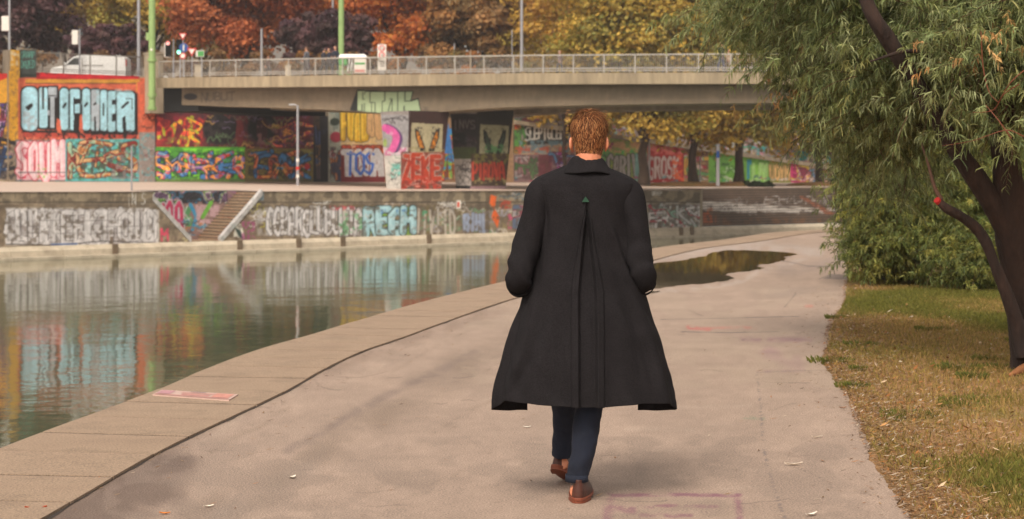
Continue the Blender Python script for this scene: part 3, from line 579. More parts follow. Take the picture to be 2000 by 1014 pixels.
# quay wall with the V shaped stair notch
NOTCH = [(296, 300), (300, 388), (372, 470), (432, 470), (512, 376), (512, 300)]
def in_notch(px, py):
    ins = np.zeros(px.shape, bool)
    for i in range(len(NOTCH)):
        x1, y1 = NOTCH[i]; x2, y2 = NOTCH[i-1]
        if y1 == y2: continue
        ins ^= ((y1 > py) != (y2 > py)) & (px < (x2-x1)*(py-y1)/(y2-y1)+x1)
    return ins
UQ = lambda px: u_of(px, NQ)
def zfoot(u): return -2.42
qw = wall_grid('quay_wall', NQ, UQ(-90), UQ(1371), lambda u: -2.5, zq, .05, CQ, M['paint'], mask=in_notch, back=False, k=1.18)
tag(qw, 'stained concrete quay wall along the far water edge covered in silver and pale blue lettering', 'quay wall')
# body of the wall behind the face, left and right of the notch, and its sloping foot
for x0, x1 in ((-90, 299), (513.5, 1371)):
    b = MB(); n_ = 12
    for k in range(n_):
        p, r_ = lerp(UQ(x0), UQ(x1), k/n_), lerp(UQ(x0), UQ(x1), (k+1)/n_)
        b.hexa([W(p, NQ+.02, -3.3), W(r_, NQ+.02, -3.3), W(r_, NQ+1.2, -3.3), W(p, NQ+1.2, -3.3)], [W(p, NQ+.02, zq(p)-.005), W(r_, NQ+.02, zq(r_)-.005), W(r_, NQ+1.2, zq(r_)-.005), W(p, NQ+1.2, zq(p)-.005)])
    b.build('wall_core', M['concrete'], qw)
b = MB(); n_ = 40; u0_, u1_ = UQ(-90), u_of(2300, NQ)
for k in range(n_):
    p, r_ = lerp(u0_, u1_, k/n_), lerp(u0_, u1_, (k+1)/n_)-.02
    b.hexa([W(p, NQ-.45, -3.4), W(r_, NQ-.45, -3.4), W(r_, NQ-.01, -3.4), W(p, NQ-.01, -3.4)], [W(p, NQ-.38, -2.66), W(r_, NQ-.38, -2.66), W(r_, NQ-.01, -2.44), W(p, NQ-.01, -2.44)])
    b.hexa([W(p, NQ-.75, -3.5), W(r_, NQ-.75, -3.5), W(r_, NQ-.46, -3.5), W(p, NQ-.46, -3.5)], [W(p, NQ-.75, -2.98), W(r_, NQ-.75, -2.98), W(r_, NQ-.46, -2.96), W(p, NQ-.46, -2.96)])
b.build('foot', M['concrete_pale'], qw)
b = MB()
for x in (218, 461, 576, 662, 830, 1322, 1343): b.box(W(UQ(x), NQ-.42, -2.9), (.3, .12, .95), .69)
b.build('drain_slot', mat('stained slot', (112, 94, 74), .9, var=.3, scale=5), qw)
# stair notch: recess wall, two flights, diagonal rails
st = empty('quay_stairs', W(UQ(400), NQ, -2.6)); tag(st, 'concrete stairs in a V notch of the far quay wall, pink lettering behind', 'stairs')
bpy.context.view_layer.update()
def keep(o, par): o.parent = par; o.matrix_parent_inverse = Matrix.Translation(-Vector(par.location)); return o
uL, uR, ub0, ub1 = UQ(300), UQ(512), UQ(372), UQ(432)
ND = NQ+2.6
r_ = wall_grid('recess_wall', ND, u_of(255, ND), u_of(498, ND), lambda u: -2.5, lambda u: zq(u)-.005, .045, CR, M['paint']); keep(r_, st)
b = MB(); nst = 16; cols = []
for k in range(nst):     # rising to the right
    p, r2 = lerp(ub1, uR, k/nst), uR; z0, z1 = -2.42+k*(zq(uR)+2.42)/nst, -2.42+(k+1)*(zq(uR)+2.42)/nst
    b.hexa([W(p, NQ+.28, -2.6), W(r2, NQ+.28, -2.6), W(r2, ND-.01, -2.6), W(p, ND-.01, -2.6)], [W(p, NQ+.28, z1), W(r2, NQ+.28, z1), W(r2, ND-.01, z1), W(p, ND-.01, z1)]) if k == nst-1 else \
    b.hexa([W(p, NQ+.28, -2.6), W(lerp(ub1, uR, (k+1)/nst), NQ+.28, -2.6), W(lerp(ub1, uR, (k+1)/nst), ND-.01, -2.6), W(p, ND-.01, -2.6)],
           [W(p, NQ+.28, z1), W(lerp(ub1, uR, (k+1)/nst), NQ+.28, z1), W(lerp(ub1, uR, (k+1)/nst), ND-.01, z1), W(p, ND-.01, z1)])
M['stairpaint'] = mat('painted stair', (150, 126, 100), .85, var=.35, scale=2.2, dirt=((150, 70, 50), 1.8, .55), aniso=(1, 1, 6))
keep(b.build('stair_flight', M['stairpaint']), st)
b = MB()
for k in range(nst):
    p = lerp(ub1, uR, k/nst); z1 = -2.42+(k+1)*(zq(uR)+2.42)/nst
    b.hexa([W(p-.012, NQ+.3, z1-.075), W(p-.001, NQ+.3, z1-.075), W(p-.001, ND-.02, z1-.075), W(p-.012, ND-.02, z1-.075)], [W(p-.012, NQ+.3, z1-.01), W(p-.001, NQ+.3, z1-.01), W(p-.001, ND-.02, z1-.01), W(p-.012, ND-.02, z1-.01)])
keep(b.build('nosing_shadows', M['concrete_dark']), st)  # dark strips stand in for the shadow line under each nosing
b = MB()
for k in range(nst):     # falling to the right
    p, r2 = lerp(uL, ub0, k/nst), lerp(uL, ub0, (k+1)/nst); z1 = zq(uL)-.15-(k+1)*(zq(uL)+2.3)/nst
    b.hexa([W(p, NQ+.28, -2.6), W(r2, NQ+.28, -2.6), W(r2, ND-.01, -2.6), W(p, ND-.01, -2.6)], [W(p, NQ+.28, z1), W(r2, NQ+.28, z1), W(r2, ND-.01, z1), W(p, ND-.01, z1)])
b.hexa([W(ub0, NQ-.0, -2.6), W(ub1, NQ-.0, -2.6), W(ub1, ND-.01, -2.6), W(ub0, ND-.01, -2.6)], [W(ub0, NQ, -2.45), W(ub1, NQ, -2.45), W(ub1, ND-.01, -2.45), W(ub0, ND-.01, -2.45)])
keep(b.build('stair_flight', M['stairpaint']), st)
M['rail_cap'] = mat('grey white painted coping', (182, 176, 172), .8, var=.35, scale=3, dirt=((90, 120, 110), 2, .5))
for (pa, pya, pb, pyb) in ((298, 386, 373, 469), (431, 469, 512, 376)):
    A_ = W(UQ(pa), NQ, z_of(pya, d_of(pa, NQ))); B_ = W(UQ(pb), NQ, z_of(pyb, d_of(pb, NQ)))
    b = MB(); off = NV*.3; up = Vector((0, 0, .28)); fr = NV*-.05
    b.hexa([A_+fr-up*.6, B_+fr-up*.6, B_+off-up*.6, A_+off-up*.6], [A_+fr+up*.6, B_+fr+up*.6, B_+off+up*.6, A_+off+up*.6])
    keep(b.build('sloping_coping', M['rail_cap']), st)
# wide riverside steps at the right
nS = 14; V_, F_ = [], []; u0_, u1_ = UQ(1372), u_of(2100, NQ); zt, zb_ = .10, -2.42
prof = []
for k in range(nS):
    n_ = NQ+.02+k*.36; z_ = zb_+(k)*(zt-zb_)/nS; prof += [(n_, z_), (n_, z_+.28*(zt-zb_)/nS), (n_, z_+.34*(zt-zb_)/nS), (n_, z_+(zt-zb_)/nS)]
prof.append((NQ+.02+nS*.36+.5, zt)); uu = np.arange(u0_, u1_, .08); npf = len(prof)
V_ = np.array([tuple(W(u, n_, z_)) for u in uu for n_, z_ in prof]); i = np.arange(len(uu)-1)[:, None]*npf+np.arange(npf-1)[None, :]
F_ = np.stack([i, i+npf, i+npf+1, i+1], -1).reshape(-1, 4); px, py = project(V_)
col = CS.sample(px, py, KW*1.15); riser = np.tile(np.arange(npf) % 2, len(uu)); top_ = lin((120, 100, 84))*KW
dk_ = np.tile(np.array(([.42, .42, 1.1, 1.25]*nS+[1.0])), len(uu))[:, None]; col = col*dk_  # riser feet darkened in the colour: shadow gaps and dirty edges
o = npmesh('riverside_steps', V_, F_, M['steps'], None, col); tag(o, 'wide dark steps down to the water painted with broken white letters', 'steps')
b = MB(); b.hexa([W(u0_-.25, NQ-.02, -2.5), W(u0_-.004, NQ-.02, -2.5), W(u0_-.004, NQ+5.5, -2.5), W(u0_-.25, NQ+5.5, -2.5)], [W(u0_-.25, NQ-.02, zt+.02), W(u0_-.004, NQ-.02, zt+.02), W(u0_-.004, NQ+5.5, zt+.02), W(u0_-.25, NQ+5.5, zt+.02)])
b.build('side_wall', M['concrete'], o)

# promenade, street, water
def sheet(name, m, rows, kind='structure'):
    n_ = len(rows[0]); V = [tuple(p) for r in rows for p in r]; f = [(i*n_+k, i*n_+k+1, (i+1)*n_+k+1, (i+1)*n_+k) for i in range(len(rows)-1) for k in range(n_-1)]
    me = bpy.data.meshes.new(name); me.from_pydata(V, [], f); me.materials.append(m); return tag(link(bpy.data.objects.new(name, me)), kind=kind)
us = list(np.linspace(UQ(-400), UQ(299.5), 10)); sheet('promenade', M['promenade'], [[W(u, n_, lerp(zq(u), zw(u), (n_-NQ)/(NW-NQ))) for n_ in (NQ-.06, ND+.4, NW+.02)] for u in us])
us = list(np.linspace(UQ(299.5), UQ(513), 6)); sheet('promenade', M['promenade'], [[W(u, n_, lerp(zq(u), zw(u), (n_-NQ)/(NW-NQ))) for n_ in (ND+.3, NW+.02)] for u in us])
us = list(np.linspace(UQ(513), UQ(1370), 10)); sheet('promenade', M['promenade'], [[W(u, n_, lerp(zq(u), zw(u), (n_-NQ)/(NW-NQ))) for n_ in (NQ-.06, ND+.4, NW+.02)] for u in us])
us = list(np.linspace(UQ(1370), UQ(3000), 6)); sheet('promenade', M['promenade'], [[W(u, n_, max(lerp(zq(u), zw(u), (n_-NQ)/(NW-NQ)), .1)) for n_ in (NQ+5.5, NW+.02, NB+.02)] for u in us])
us = list(np.linspace(-60, 300, 8)); sheet('street', M['street'], [[W(u, n_, 7.7) for n_ in (NB+.4, 180, 500)] for u in us])
us = list(np.linspace(UX(-200), UX(1003), 4)); sheet('street', M['street'], [[W(u, n_, 7.69) for n_ in (NW+.3, NB+.5)] for u in us])
m, n, l, b = newmat('canal water'); b.inputs['Roughness'].default_value = .04; b.inputs['IOR'].default_value = 1.33
b.inputs['Base Color'].default_value = (.078, .088, .045, 1)
geo = n.new('ShaderNodeNewGeometry'); 
def wave(sc, an, st_, dist, prev=None, rot=0):
    mp = n.new('ShaderNodeMapping'); mp.inputs['Scale'].default_value = an; mp.inputs['Rotation'].default_value = (0, 0, rot); l.new(geo.outputs['Position'], mp.inputs[0])
    t = n.new('ShaderNodeTexNoise'); t.inputs['Scale'].default_value = sc; t.inputs['Detail'].default_value = 3; l.new(mp.outputs[0], t.inputs['Vector'])
    bp = n.new('ShaderNodeBump'); bp.inputs['Strength'].default_value = st_; bp.inputs['Distance'].default_value = dist; l.new(t.outputs[0], bp.inputs['Height'])
    if prev: l.new(prev, bp.inputs['Normal'])
    return bp.outputs[0]
q1 = wave(.35, (1, 1, 1), .4, .05); q2 = wave(2.8, (.8, 1.3, 1), .27, .015, q1); l.new(q2, b.inputs['Normal'])
M['water'] = m
sheet('water', M['water'], [[Vector((x, y, WATER)) for x in (-220, 0, 260)] for y in (-40, 60, 300)])

# ---------------------------------------------------------------- bridge
BD, BP = Vector((.927, -.375, 0)), Vector((.375, .927, 0)); B0 = Vector((-24.4, 122, 0))
def BR(t, w_=0, z=0): return B0+BD*t+BP*w_+Vector((0, 0, z))
def t_of(px, w_=0):
    tp = (px-1000)/F; o_ = B0+BP*w_; return (tp*o_.y-o_.x)/(BD.x-tp*BD.y)
def dB(px, w_=0): return (B0+BP*w_+BD*t_of(px, w_)).y
def zB(px, py, w_=0): return z_of(py, dB(px, w_))
TP = [(-0.0, 0)]; 
def prof_interp(pts, w_=0):
    xs = [t_of(p[0], w_) for p in pts]; zs = [zB(p[0], p[1], w_) for p in pts]; return lambda t: float(np.interp(t, xs, zs))
ftop = prof_interp([(300, 152.3), (500, 149), (700, 146.3), (1040, 142.8), (1300, 142), (1520, 141.8), (1800, 142.5), (2300, 146)])
fbot = prof_interp([(300, 171.5), (500, 170.5), (700, 169), (1040, 164.8), (1300, 164), (1520, 163.8), (1800, 165), (2300, 170)])
gbot = prof_interp([(350, 205), (500, 209), (640, 214.5), (755, 222), (823, 221.5), (900, 215), (990, 209.5), (1140, 205.5), (1300, 203), (1560, 200.5), (1800, 200), (2300, 206)], .9)
t0, t1 = t_of(304), t_of(2350); TS = list(np.linspace(t0, t1, 46))
br = empty('road_bridge', BR(20, 8, 7)); tag(br, 'flat concrete road bridge with pale railing crossing the canal', 'bridge'); bpy.context.view_layer.update()
BW = 15.0
M['fascia'] = mat('bridge edge concrete', (156, 139, 113), .85, var=.2, scale=1.6, var2=.22, scale2=5, bump=.1, aniso=(1, 1, .12), dirt=((104, 92, 76), .8, .5))
for w0, w1 in ((0, .5), (BW-.5, BW)):
  b = MB()
  for i in range(len(TS)-1):
        a_, c_ = TS[i], TS[i+1]
        b.hexa([BR(a_, w0, fbot(a_)), BR(c_, w0, fbot(c_)), BR(c_, w1, fbot(c_)), BR(a_, w1, fbot(a_))], [BR(a_, w0, ftop(a_)), BR(c_, w0, ftop(c_)), BR(c_, w1, ftop(c_)), BR(a_, w1, ftop(a_))])
  keep(b.build('edge_beam', M['fascia']), br)
b = MB()
for i in range(len(TS)-1):
    a_, c_ = TS[i], TS[i+1]
    b.hexa([BR(a_, .51, fbot(a_)+.15), BR(c_, .51, fbot(c_)+.15), BR(c_, BW-.51, fbot(c_)+.15), BR(a_, BW-.51, fbot(a_)+.15)], [BR(a_, .51, ftop(a_)-.05), BR(c_, .51, ftop(c_)-.05), BR(c_, BW-.51, ftop(c_)-.05), BR(a_, BW-.51, ftop(a_)-.05)])
keep(b.build('deck', M['street']), br)
b = MB()
for i in range(len(TS)-1):
    a_, c_ = TS[i], TS[i+1]
    b.hexa([BR(a_, .52, ftop(a_)-.04), BR(c_, .52, ftop(c_)-.04), BR(c_, 5.2, ftop(c_)-.04), BR(a_, 5.2, ftop(a_)-.04)], [BR(a_, .52, ftop(a_)+.03), BR(c_, .52, ftop(c_)+.03), BR(c_, 5.2, ftop(c_)+.24), BR(a_, 5.2, ftop(a_)+.24)])
keep(b.build('pavement', M['concrete_pale']), br)
# girder: painted front face and solid box behind
tg0 = t_of(355, .9); cell = .055; nu = int((t1-tg0)/cell/1.0); U = np.linspace(tg0, t1, nu); nz = 34; T = np.linspace(0, 1, nz)
gb = np.array([gbot(t) for t in U]); gt = np.array([fbot(t)+.14 for t in U]); ZZ = gb[:, None]+(gt-gb)[:, None]*T
o_ = B0+BP*.9; V = np.stack([np.repeat((o_.x+BD.x*U)[:, None], nz, 1), np.repeat((o_.y+BD.y*U)[:, None], nz, 1), ZZ], -1).reshape(-1, 3)
px, py = project(V); i = np.arange(nu-1)[:, None]*nz+np.arange(nz-1)[None, :]; Fc = np.stack([i, i+nz, i+nz+1, i+1], -1).reshape(-1, 4)
keep(npmesh('girder_face', V, Fc, M['paint'], None, CG.sample(px, py, KW*1.25)), br)
b = MB()
for i in range(len(TS)-1):
    a_, c_ = max(TS[i], tg0), max(TS[i+1], tg0)
    if c_ <= a_: continue
    for w0, w1 in ((.915, 4.2), (10.8, BW-.9)):
        b.hexa([BR(a_, w0, gbot(a_)), BR(c_, w0, gbot(c_)), BR(c_, w1, gbot(c_)), BR(a_, w1, gbot(a_))], [BR(a_, w0, fbot(a_)+.14), BR(c_, w0, fbot(c_)+.14), BR(c_, w1, fbot(c_)+.14), BR(a_, w1, fbot(a_)+.14)])
    b.hexa([BR(a_, 4.21, gbot(a_)+.5), BR(c_, 4.21, gbot(c_)+.5), BR(c_, 10.79, gbot(c_)+.5), BR(a_, 10.79, gbot(a_)+.5)], [BR(a_, 4.21, fbot(a_)+.14), BR(c_, 4.21, fbot(c_)+.14), BR(c_, 10.79, fbot(c_)+.14), BR(a_, 10.79, fbot(a_)+.14)])
keep(b.build('girder', M['concrete']), br)
b = MB(); b.box(BR(t0+1.4, 8, 6.35), (2.7, 14, 1.7), math.atan2(BD.y, BD.x)); keep(b.build('bearing_seat', M['black']), br)  # its black colour stands in for the dark void under the deck end
# railings, both sides
def railing(w_, posts_to, zf, name='railing', base=ftop, tA=None, tB=None, par=br, f=BR, h=1.15, mm=None, sp=2.0):
    mm = mm or M['rail']; tA = t0+.2 if tA is None else tA; tB = posts_to if tB is None else tB; b = MB(); ts = list(np.arange(tA, tB, sp)); t = tA
    rz = math.atan2((f(tA+1, w_, 0)-f(tA, w_, 0)).y, (f(tA+1, w_, 0)-f(tA, w_, 0)).x)
    for a_, c_ in zip(ts[:-1], ts[1:]):
        for hh, th, tw in ((h, .075, .1), (.16, .05, .05), (.3, .045, .05)):
            b.hexa([f(a_, w_-tw/2, base(a_)+hh-th), f(c_, w_-tw/2, base(c_)+hh-th), f(c_, w_+tw/2, base(c_)+hh-th), f(a_, w_+tw/2, base(a_)+hh-th)],
                   [f(a_, w_-tw/2, base(a_)+hh), f(c_, w_-tw/2, base(c_)+hh), f(c_, w_+tw/2, base(c_)+hh), f(a_, w_+tw/2, base(a_)+hh)])
        for k in range(1, 14):
            x = lerp(a_, c_, k/14); b.box(f(x, w_, base(x)+h*.5+.02), (.02, .02, h-.1), rz)
    r_ = b.build(name, mm); keep(r_, par) if par else None
    for k, x in enumerate(ts):
        p = MB(); p.box(f(x, w_-.0, base(x)+h/2), (.07, .09, h), rz); po = p.build('post', mm); po.parent = r_
    return r_
railing(.15, t_of(1900), None); 
# pavement upstand and far railing seen between the bars
railing(BW-.2, t_of(1560, BW-.2), None, 'railing', mm=M['rail_dark'], sp=2.4)
for k in range(2):   # piers
    (xl, xc, xr), (bl, bc, brr), yt, yb = [((743, 802.6, 877), (755.6, 782.5, 861), 216, 371), ((879, 935, 1004), (891, 920, 987), 214, 369)][k]
    dpr = [113.6, 117.5][k]
    def corner(px, py): return P(px, py, dpr)
    pb, pt = corner(bc, yb), corner(xc, yt)
    def along(p, d_, px):
        tp = (px-1000)/F; s_ = (tp*p.y-p.x)/(d_.x-tp*d_.y); return p+d_*s_
    lb, lt, rb, rt = along(pb, NV, bl), along(pt, NV, xl), along(pb, UV, brr), along(pt, UV, xr)
    V = []; Fq = []; cc = []
    pb.z -= .15; lb.z = rb.z = pb.z; lt.z = rt.z = pt.z
    def face(a0_, a1_, b0_, b1_, n1=70, n2=110):
        o2 = len(V)
        for i_ in range(n1+1):
            for j_ in range(n2+1): V.append(lerp(lerp(a0_, a1_, i_/n1), lerp(b0_, b1_, i_/n1), j_/n2))
        for i_ in range(n1):
            for j_ in range(n2): q_ = o2+i_*(n2+1)+j_; Fq.append((q_, q_+n2+1, q_+n2+2, q_+1))
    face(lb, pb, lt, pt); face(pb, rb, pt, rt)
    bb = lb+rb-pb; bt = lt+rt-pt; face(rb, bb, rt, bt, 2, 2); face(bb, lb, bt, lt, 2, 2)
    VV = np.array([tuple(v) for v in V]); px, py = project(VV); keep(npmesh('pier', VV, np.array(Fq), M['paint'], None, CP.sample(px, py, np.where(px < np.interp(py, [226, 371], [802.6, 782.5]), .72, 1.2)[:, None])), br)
# corner pylon, railing over the OUT OF ORDER wall
b = MB(); c_ = W(UX(289)+.3, NW-.3, 0); b.box((c_.x, c_.y, 7.6), (1.1, .9, 4.2), .69); b.box((c_.x, c_.y, 9.75), (1.2, 1.0, .12), .69)
tag(b.build('corner_pylon', M['concrete'], bevel=.03), 'grey concrete corner pylon where the railing meets the bridge', 'pylon')
rl = railing(0, None, None, 'street_railing', base=lambda t: 8.16, tA=UX(73), tB=UX(280), par=None, f=lambda t, w_, z: W(t, NW+.2+w_, z), h=1.4, mm=M['rail_dark'])
tag(rl, 'weathered grey street railing on top of the orange wall', 'railing')
rl = railing(0, None, None, 'street_railing', base=lambda t: 8.2, tA=UX(-60), tB=UX(18), par=None, f=lambda t, w_, z: W(t, NW+.2+w_, z), h=1.5, mm=M['rail_dark'])
tag(rl, 'short street railing left of the yellow pillar', 'railing')

# ---------------------------------------------------------------- near bank: path, kerb, grass
def G(px, py): d = F*CH/(py-YH); return ((px-1000)/F*d, d)
LE = [(-3.3, -12), (-3.25, 2), (-3.1, 6.5), (-2.97, 8.5)]+[G(*p) for p in [(0, 880), (167, 817), (304, 766), (405, 723), (507, 685), (608, 656), (700, 628), (850, 585), (1000, 548), (1140, 516), (1283, 485), (1408, 470), (1518, 454.5), (1649, 447.5)]]
RE = [(1.6, -12), (1.6, 2), (1.72, 6.5)]+[G(*p) for p in [(1780, 1014), (1745, 950), (1693, 869), (1661, 789), (1630, 737), (1612, 698), (1621, 631), (1647, 590), (1651, 549), (1657, 500), (1668, 470), (1700, 456)]]
LE += [(14, 53.5), (25, 63), (60, 92), (150, 166)]; RE += [(15.5, 49.5), (27, 60), (62, 88), (152, 162)]
def resamp(pts, n_):
    q_ = smoothpath([(p[0], p[1], 0, 0) for p in pts], 12)[:, :2]; s_ = np.r_[0, np.cumsum(np.hypot(*np.diff(q_, axis=0).T))]; return q_, s_
LQ, LS = resamp(LE, 0); RQ, RS = resamp(RE, 0)
def at_y(Q, y): return np.interp(y, Q[:, 1], Q[:, 0])
def offset(Q, dist):
    t = np.gradient(Q, axis=0); t /= np.linalg.norm(t, axis=1)[:, None]; return Q+np.stack([t[:, 1], -t[:, 0]], 1)*dist
KI = offset(LQ, .92)       # inner edge of the kerb slabs
# painted marks on the path
CA = Canvas(-200, 430, 2100, 1030, (189, 163, 144), 1.0)
CA.grain(.05, 60, .4); CA.grain(.04, 14, .4)
def soft(pts, w_, col, al, n_=5):
    for k in range(n_): CA.stroke(pts, w_*(1.25-k/n_), col, al/n_*2.0, soft=w_*.5, nz=max(w_*1.3, 12))
soft([(150, 1000), (240, 940), (320, 905)], 90, (130, 108, 95), .8); soft([(40, 1024), (180, 995), (330, 975)], 60, (124, 103, 90), .8); soft([(200, 950), (260, 925), (360, 900)], 50, (124, 103, 91), .7)
soft([(380, 1020), (560, 930), (760, 800), (880, 730), (990, 680)], 56, (152, 130, 112), .65); soft([(560, 880), (760, 770), (930, 690)], 16, (140, 120, 110), .35)
soft([(120, 985), (230, 930), (350, 860), (500, 790), (690, 703), (860, 645), (1000, 592)], 20, (150, 126, 108), .3)
soft([(420, 1014), (520, 960), (640, 900)], 40, (160, 142, 128), .3)
# pale rim of the puddle
soft([(1260, 508), (1350, 496), (1440, 484), (1540, 487), (1600, 492)], 16, (198, 180, 168), .8); soft([(1280, 570), (1380, 562), (1450, 548), (1480, 532), (1540, 516), (1580, 500)], 9, (200, 180, 166), .8)
soft([(1283, 496), (1400, 478), (1500, 466)], 18, (198, 180, 168), .7); soft([(1500, 530), (1600, 520), (1650, 505)], 20, (172, 150, 136), .6); soft([(1480, 575), (1560, 570), (1640, 560)], 20, (176, 154, 138), .6)
for pts, w_ in [([(1485, 500), (1580, 520), (1660, 521)], 1.6), ([(1600, 545), (1622, 536), (1660, 538)], 1.5), ([(1532, 600), (1554, 574)], 2), ([(1290, 624), (1400, 622), (1560, 618)], 1.5), ([(1330, 648), (1420, 650), (1520, 648)], 2)]: CA.stroke(pts, w_, (112, 98, 92), .6)
CA.poly([(1606, 545), (1622, 537), (1660, 538), (1655, 546)], (130, 114, 106), .7)
for k in range(26):   # worn streaks along the walking line
    x0, y0 = rnd.uniform(250, 1050), rnd.uniform(700, 1010); L = rnd.uniform(60, 220); CA.stroke([(x0, y0), (x0+L*.5, y0-L*.3), (x0+L, y0-L*.52)], rnd.uniform(2, 9), rnd.choice([(150, 128, 110), (206, 184, 162), (160, 138, 118)]), rnd.uniform(.15, .4), soft=6, nz=9)
for k in range(22):
    x0, y0 = rnd.uniform(1180, 1640), rnd.uniform(600, 960); L = rnd.uniform(30, 160); CA.stroke([(x0, y0), (x0+L, y0+rnd.uniform(-4, 4))], rnd.uniform(2, 7), rnd.choice([(150, 128, 112), (204, 182, 162), (160, 138, 122)]), rnd.uniform(.15, .4), soft=5, nz=9)
# salmon and violet paint left on the ground
soft([(1345, 639), (1370, 642), (1385, 643)], 7, (226, 96, 92), .8); soft([(1380, 642), (1440, 639), (1475, 641)], 5, (218, 120, 110), .5); soft([(1574, 598), (1585, 598)], 5, (220, 130, 116), .5)
soft([(1450, 662), (1560, 664), (1620, 668)], 10, (170, 130, 134), .45); soft([(1500, 690), (1560, 712)], 24, (172, 132, 136), .4); soft([(1480, 726), (1570, 724)], 5, (160, 120, 130), .5)
PU = (134, 66, 98)
for pts, w_, al in [([(1195, 968), (1300, 966), (1445, 968)], 6, .7), ([(1195, 970), (1185, 1014)], 16, .6), ([(1440, 970), (1446, 1014)], 11, .55), ([(1230, 992), (1300, 988), (1400, 990)], 6, .55), ([(1250, 1006), (1350, 1008)], 7, .5), ([(1195, 990), (1240, 1000)], 10, .5)]: soft(pts, w_, (146, 88, 110), al*.8, 3)
soft([(1440, 814), (1490, 818)], 6, (130, 150, 120), .4); soft([(258, 812), (330, 814)], 6, (130, 134, 140), .6)
# seams and hair cracks
rc = random.Random(77)
for k in range(26):
    x, y = rc.uniform(250, 1650), rc.uniform(590, 1000); pts = [(x, y)]; an = rc.choice([0, 0, .25, 2.6, 3.0])+rc.uniform(-.3, .3)
    for j in range(rc.randint(4, 9)): an += rc.uniform(-.5, .5); x += math.cos(an)*14*(y-400)/400; y += math.sin(an)*5*(y-400)/400; pts.append((x, y))
    CA.stroke(pts, rc.uniform(.9, 1.5), (118, 100, 88), rc.uniform(.35, .7))
CA.stroke([(1478, 728), (1486, 800), (1492, 880), (1510, 950), (1535, 1020)], 2.4, (138, 122, 116), .8); CA.stroke([(1478, 728), (1560, 724), (1640, 722)], 1.6, (140, 122, 114), .6)
CA.stroke([(1104, 1020), (1112, 990)], 2.5, (140, 120, 108), .7)
for k in range(80):
    x, y = rnd.uniform(300, 1700), rnd.uniform(560, 1010); L = rnd.uniform(6, 40)*(y-400)/500
    CA.stroke([(x, y), (x+L*.5, y+rnd.uniform(-2, 2)), (x+L, y+rnd.uniform(-3, 3))], rnd.uniform(.8, 2), (128, 108, 96), rnd.uniform(.15, .5))
CA.blotch(900, 560, 1640, 760, (196, 172, 150), 60, .5, .4, .3); CA.blotch(200, 850, 1700, 1020, (166, 144, 128), 70, .5, .45, .4)
KP = .70
ys = []; y = 5.5
while y < 47.5: ys.append(y); y += .018*(1+max(y-9, 0)*.12)
ys = np.array(ys); nx = 240; xl, xr = at_y(KI, ys), at_y(RQ, ys)
jag = (vnoise(len(ys), 3, 10, 5, 4)[:, 1]-.5)*.07+(vnoise(len(ys), 3, 60, 6, 3)[:, 1]-.5)*.10; xr = xr+jag
tt = np.linspace(0, 1, nx); X = xl[:, None]+(xr-xl)[:, None]*tt; Y = np.repeat(ys[:, None], nx, 1)
V = np.stack([X, Y, X*0], -1).reshape(-1, 3); i = np.arange(len(ys)-1)[:, None]*nx+np.arange(nx-1)[None, :]
px, py = project(V); col = CA.sample(px, py, KP)
M['asphalt'] = mat('worn pale asphalt', None, .82, attr=True, var=.12, scale=1.3, var2=.42, scale2=95, bump=.5, bscale=110)
tag(npmesh('path', V, np.stack([i, i+1, i+nx+1, i+nx], -1).reshape(-1, 4), M['asphalt'], None, col), kind='structure')
M['asphalt2'] = mat('worn pale asphalt', (182, 158, 140), .85, var=.10, scale=1.3, k=KP)
for a_, c_ in ((-12, 5.5), (47.5, 140)):
    yy = np.linspace(a_, c_, 30); sheet('path', M['asphalt2'], [[Vector((at_y(KI, y), y, 0)), Vector((at_y(RQ, y), y, 0))] for y in yy])
# kerb of long slabs with open joints, and the bank below
M['kerb'] = mat('kerb concrete', (186, 158, 132), .85, var=.28, scale=2.2, var2=.4, scale2=80, bump=.5, bscale=110, k=.71, dirt=((112, 92, 76), 2.2, .6))
M['joint'] = mat('joint dirt', (62, 52, 46), .95, var=.3, scale=20)
sl = np.r_[0, np.cumsum(np.hypot(*np.diff(LQ, axis=0).T))]; b = MB()
def on(Q, s_): return Vector((np.interp(s_, sl, Q[:, 0]), np.interp(s_, sl, Q[:, 1]), 0))
s_ = 3.0; KO = offset(LQ, 0); sub = 0
while s_ < min(sl[-1]-1, 130):
    L = .72+rnd.uniform(-.06, .06) if s_ < 60 else 2.0
    m_ = 3; g = .013 if s_ < 60 else .02
    for k in range(m_):
        p, r2 = s_+g+(L-2*g)*k/m_, s_+g+(L-2*g)*(k+1)/m_
        dz = rnd.uniform(.0, .004) if k == 0 else dz
        i0, i1, o0, o1 = on(KI, p-.04), on(KI, r2-.04), on(KO, p), on(KO, r2)
        jx = Vector((-.008, 0, 0)); up = Vector((0, 0, .012+dz)); lo = Vector((0, 0, -.3)); i0 += jx; i1 += jx
        b.hexa([o0+lo, i0+lo, i1+lo, o1+lo], [o0+up, i0+up, i1+up, o1+up])
    s_ += L
tag(b.build('kerb', M['kerb']), kind='structure')
ss_ = np.linspace(0, min(sl[-1], 135), 160)
sheet('kerb_bed', M['joint'], [[on(KO, s)+Vector((.012, 0, .0105)), on(KI, s)+Vector((-.012, 0, .0105))] for s in ss_])
sheet('bank_wall', M['concrete'], [[on(KO, s)+Vector((-.0, 0, -.02)), on(KO, s)+Vector((-.35, .2, -3.6))] for s in ss_])
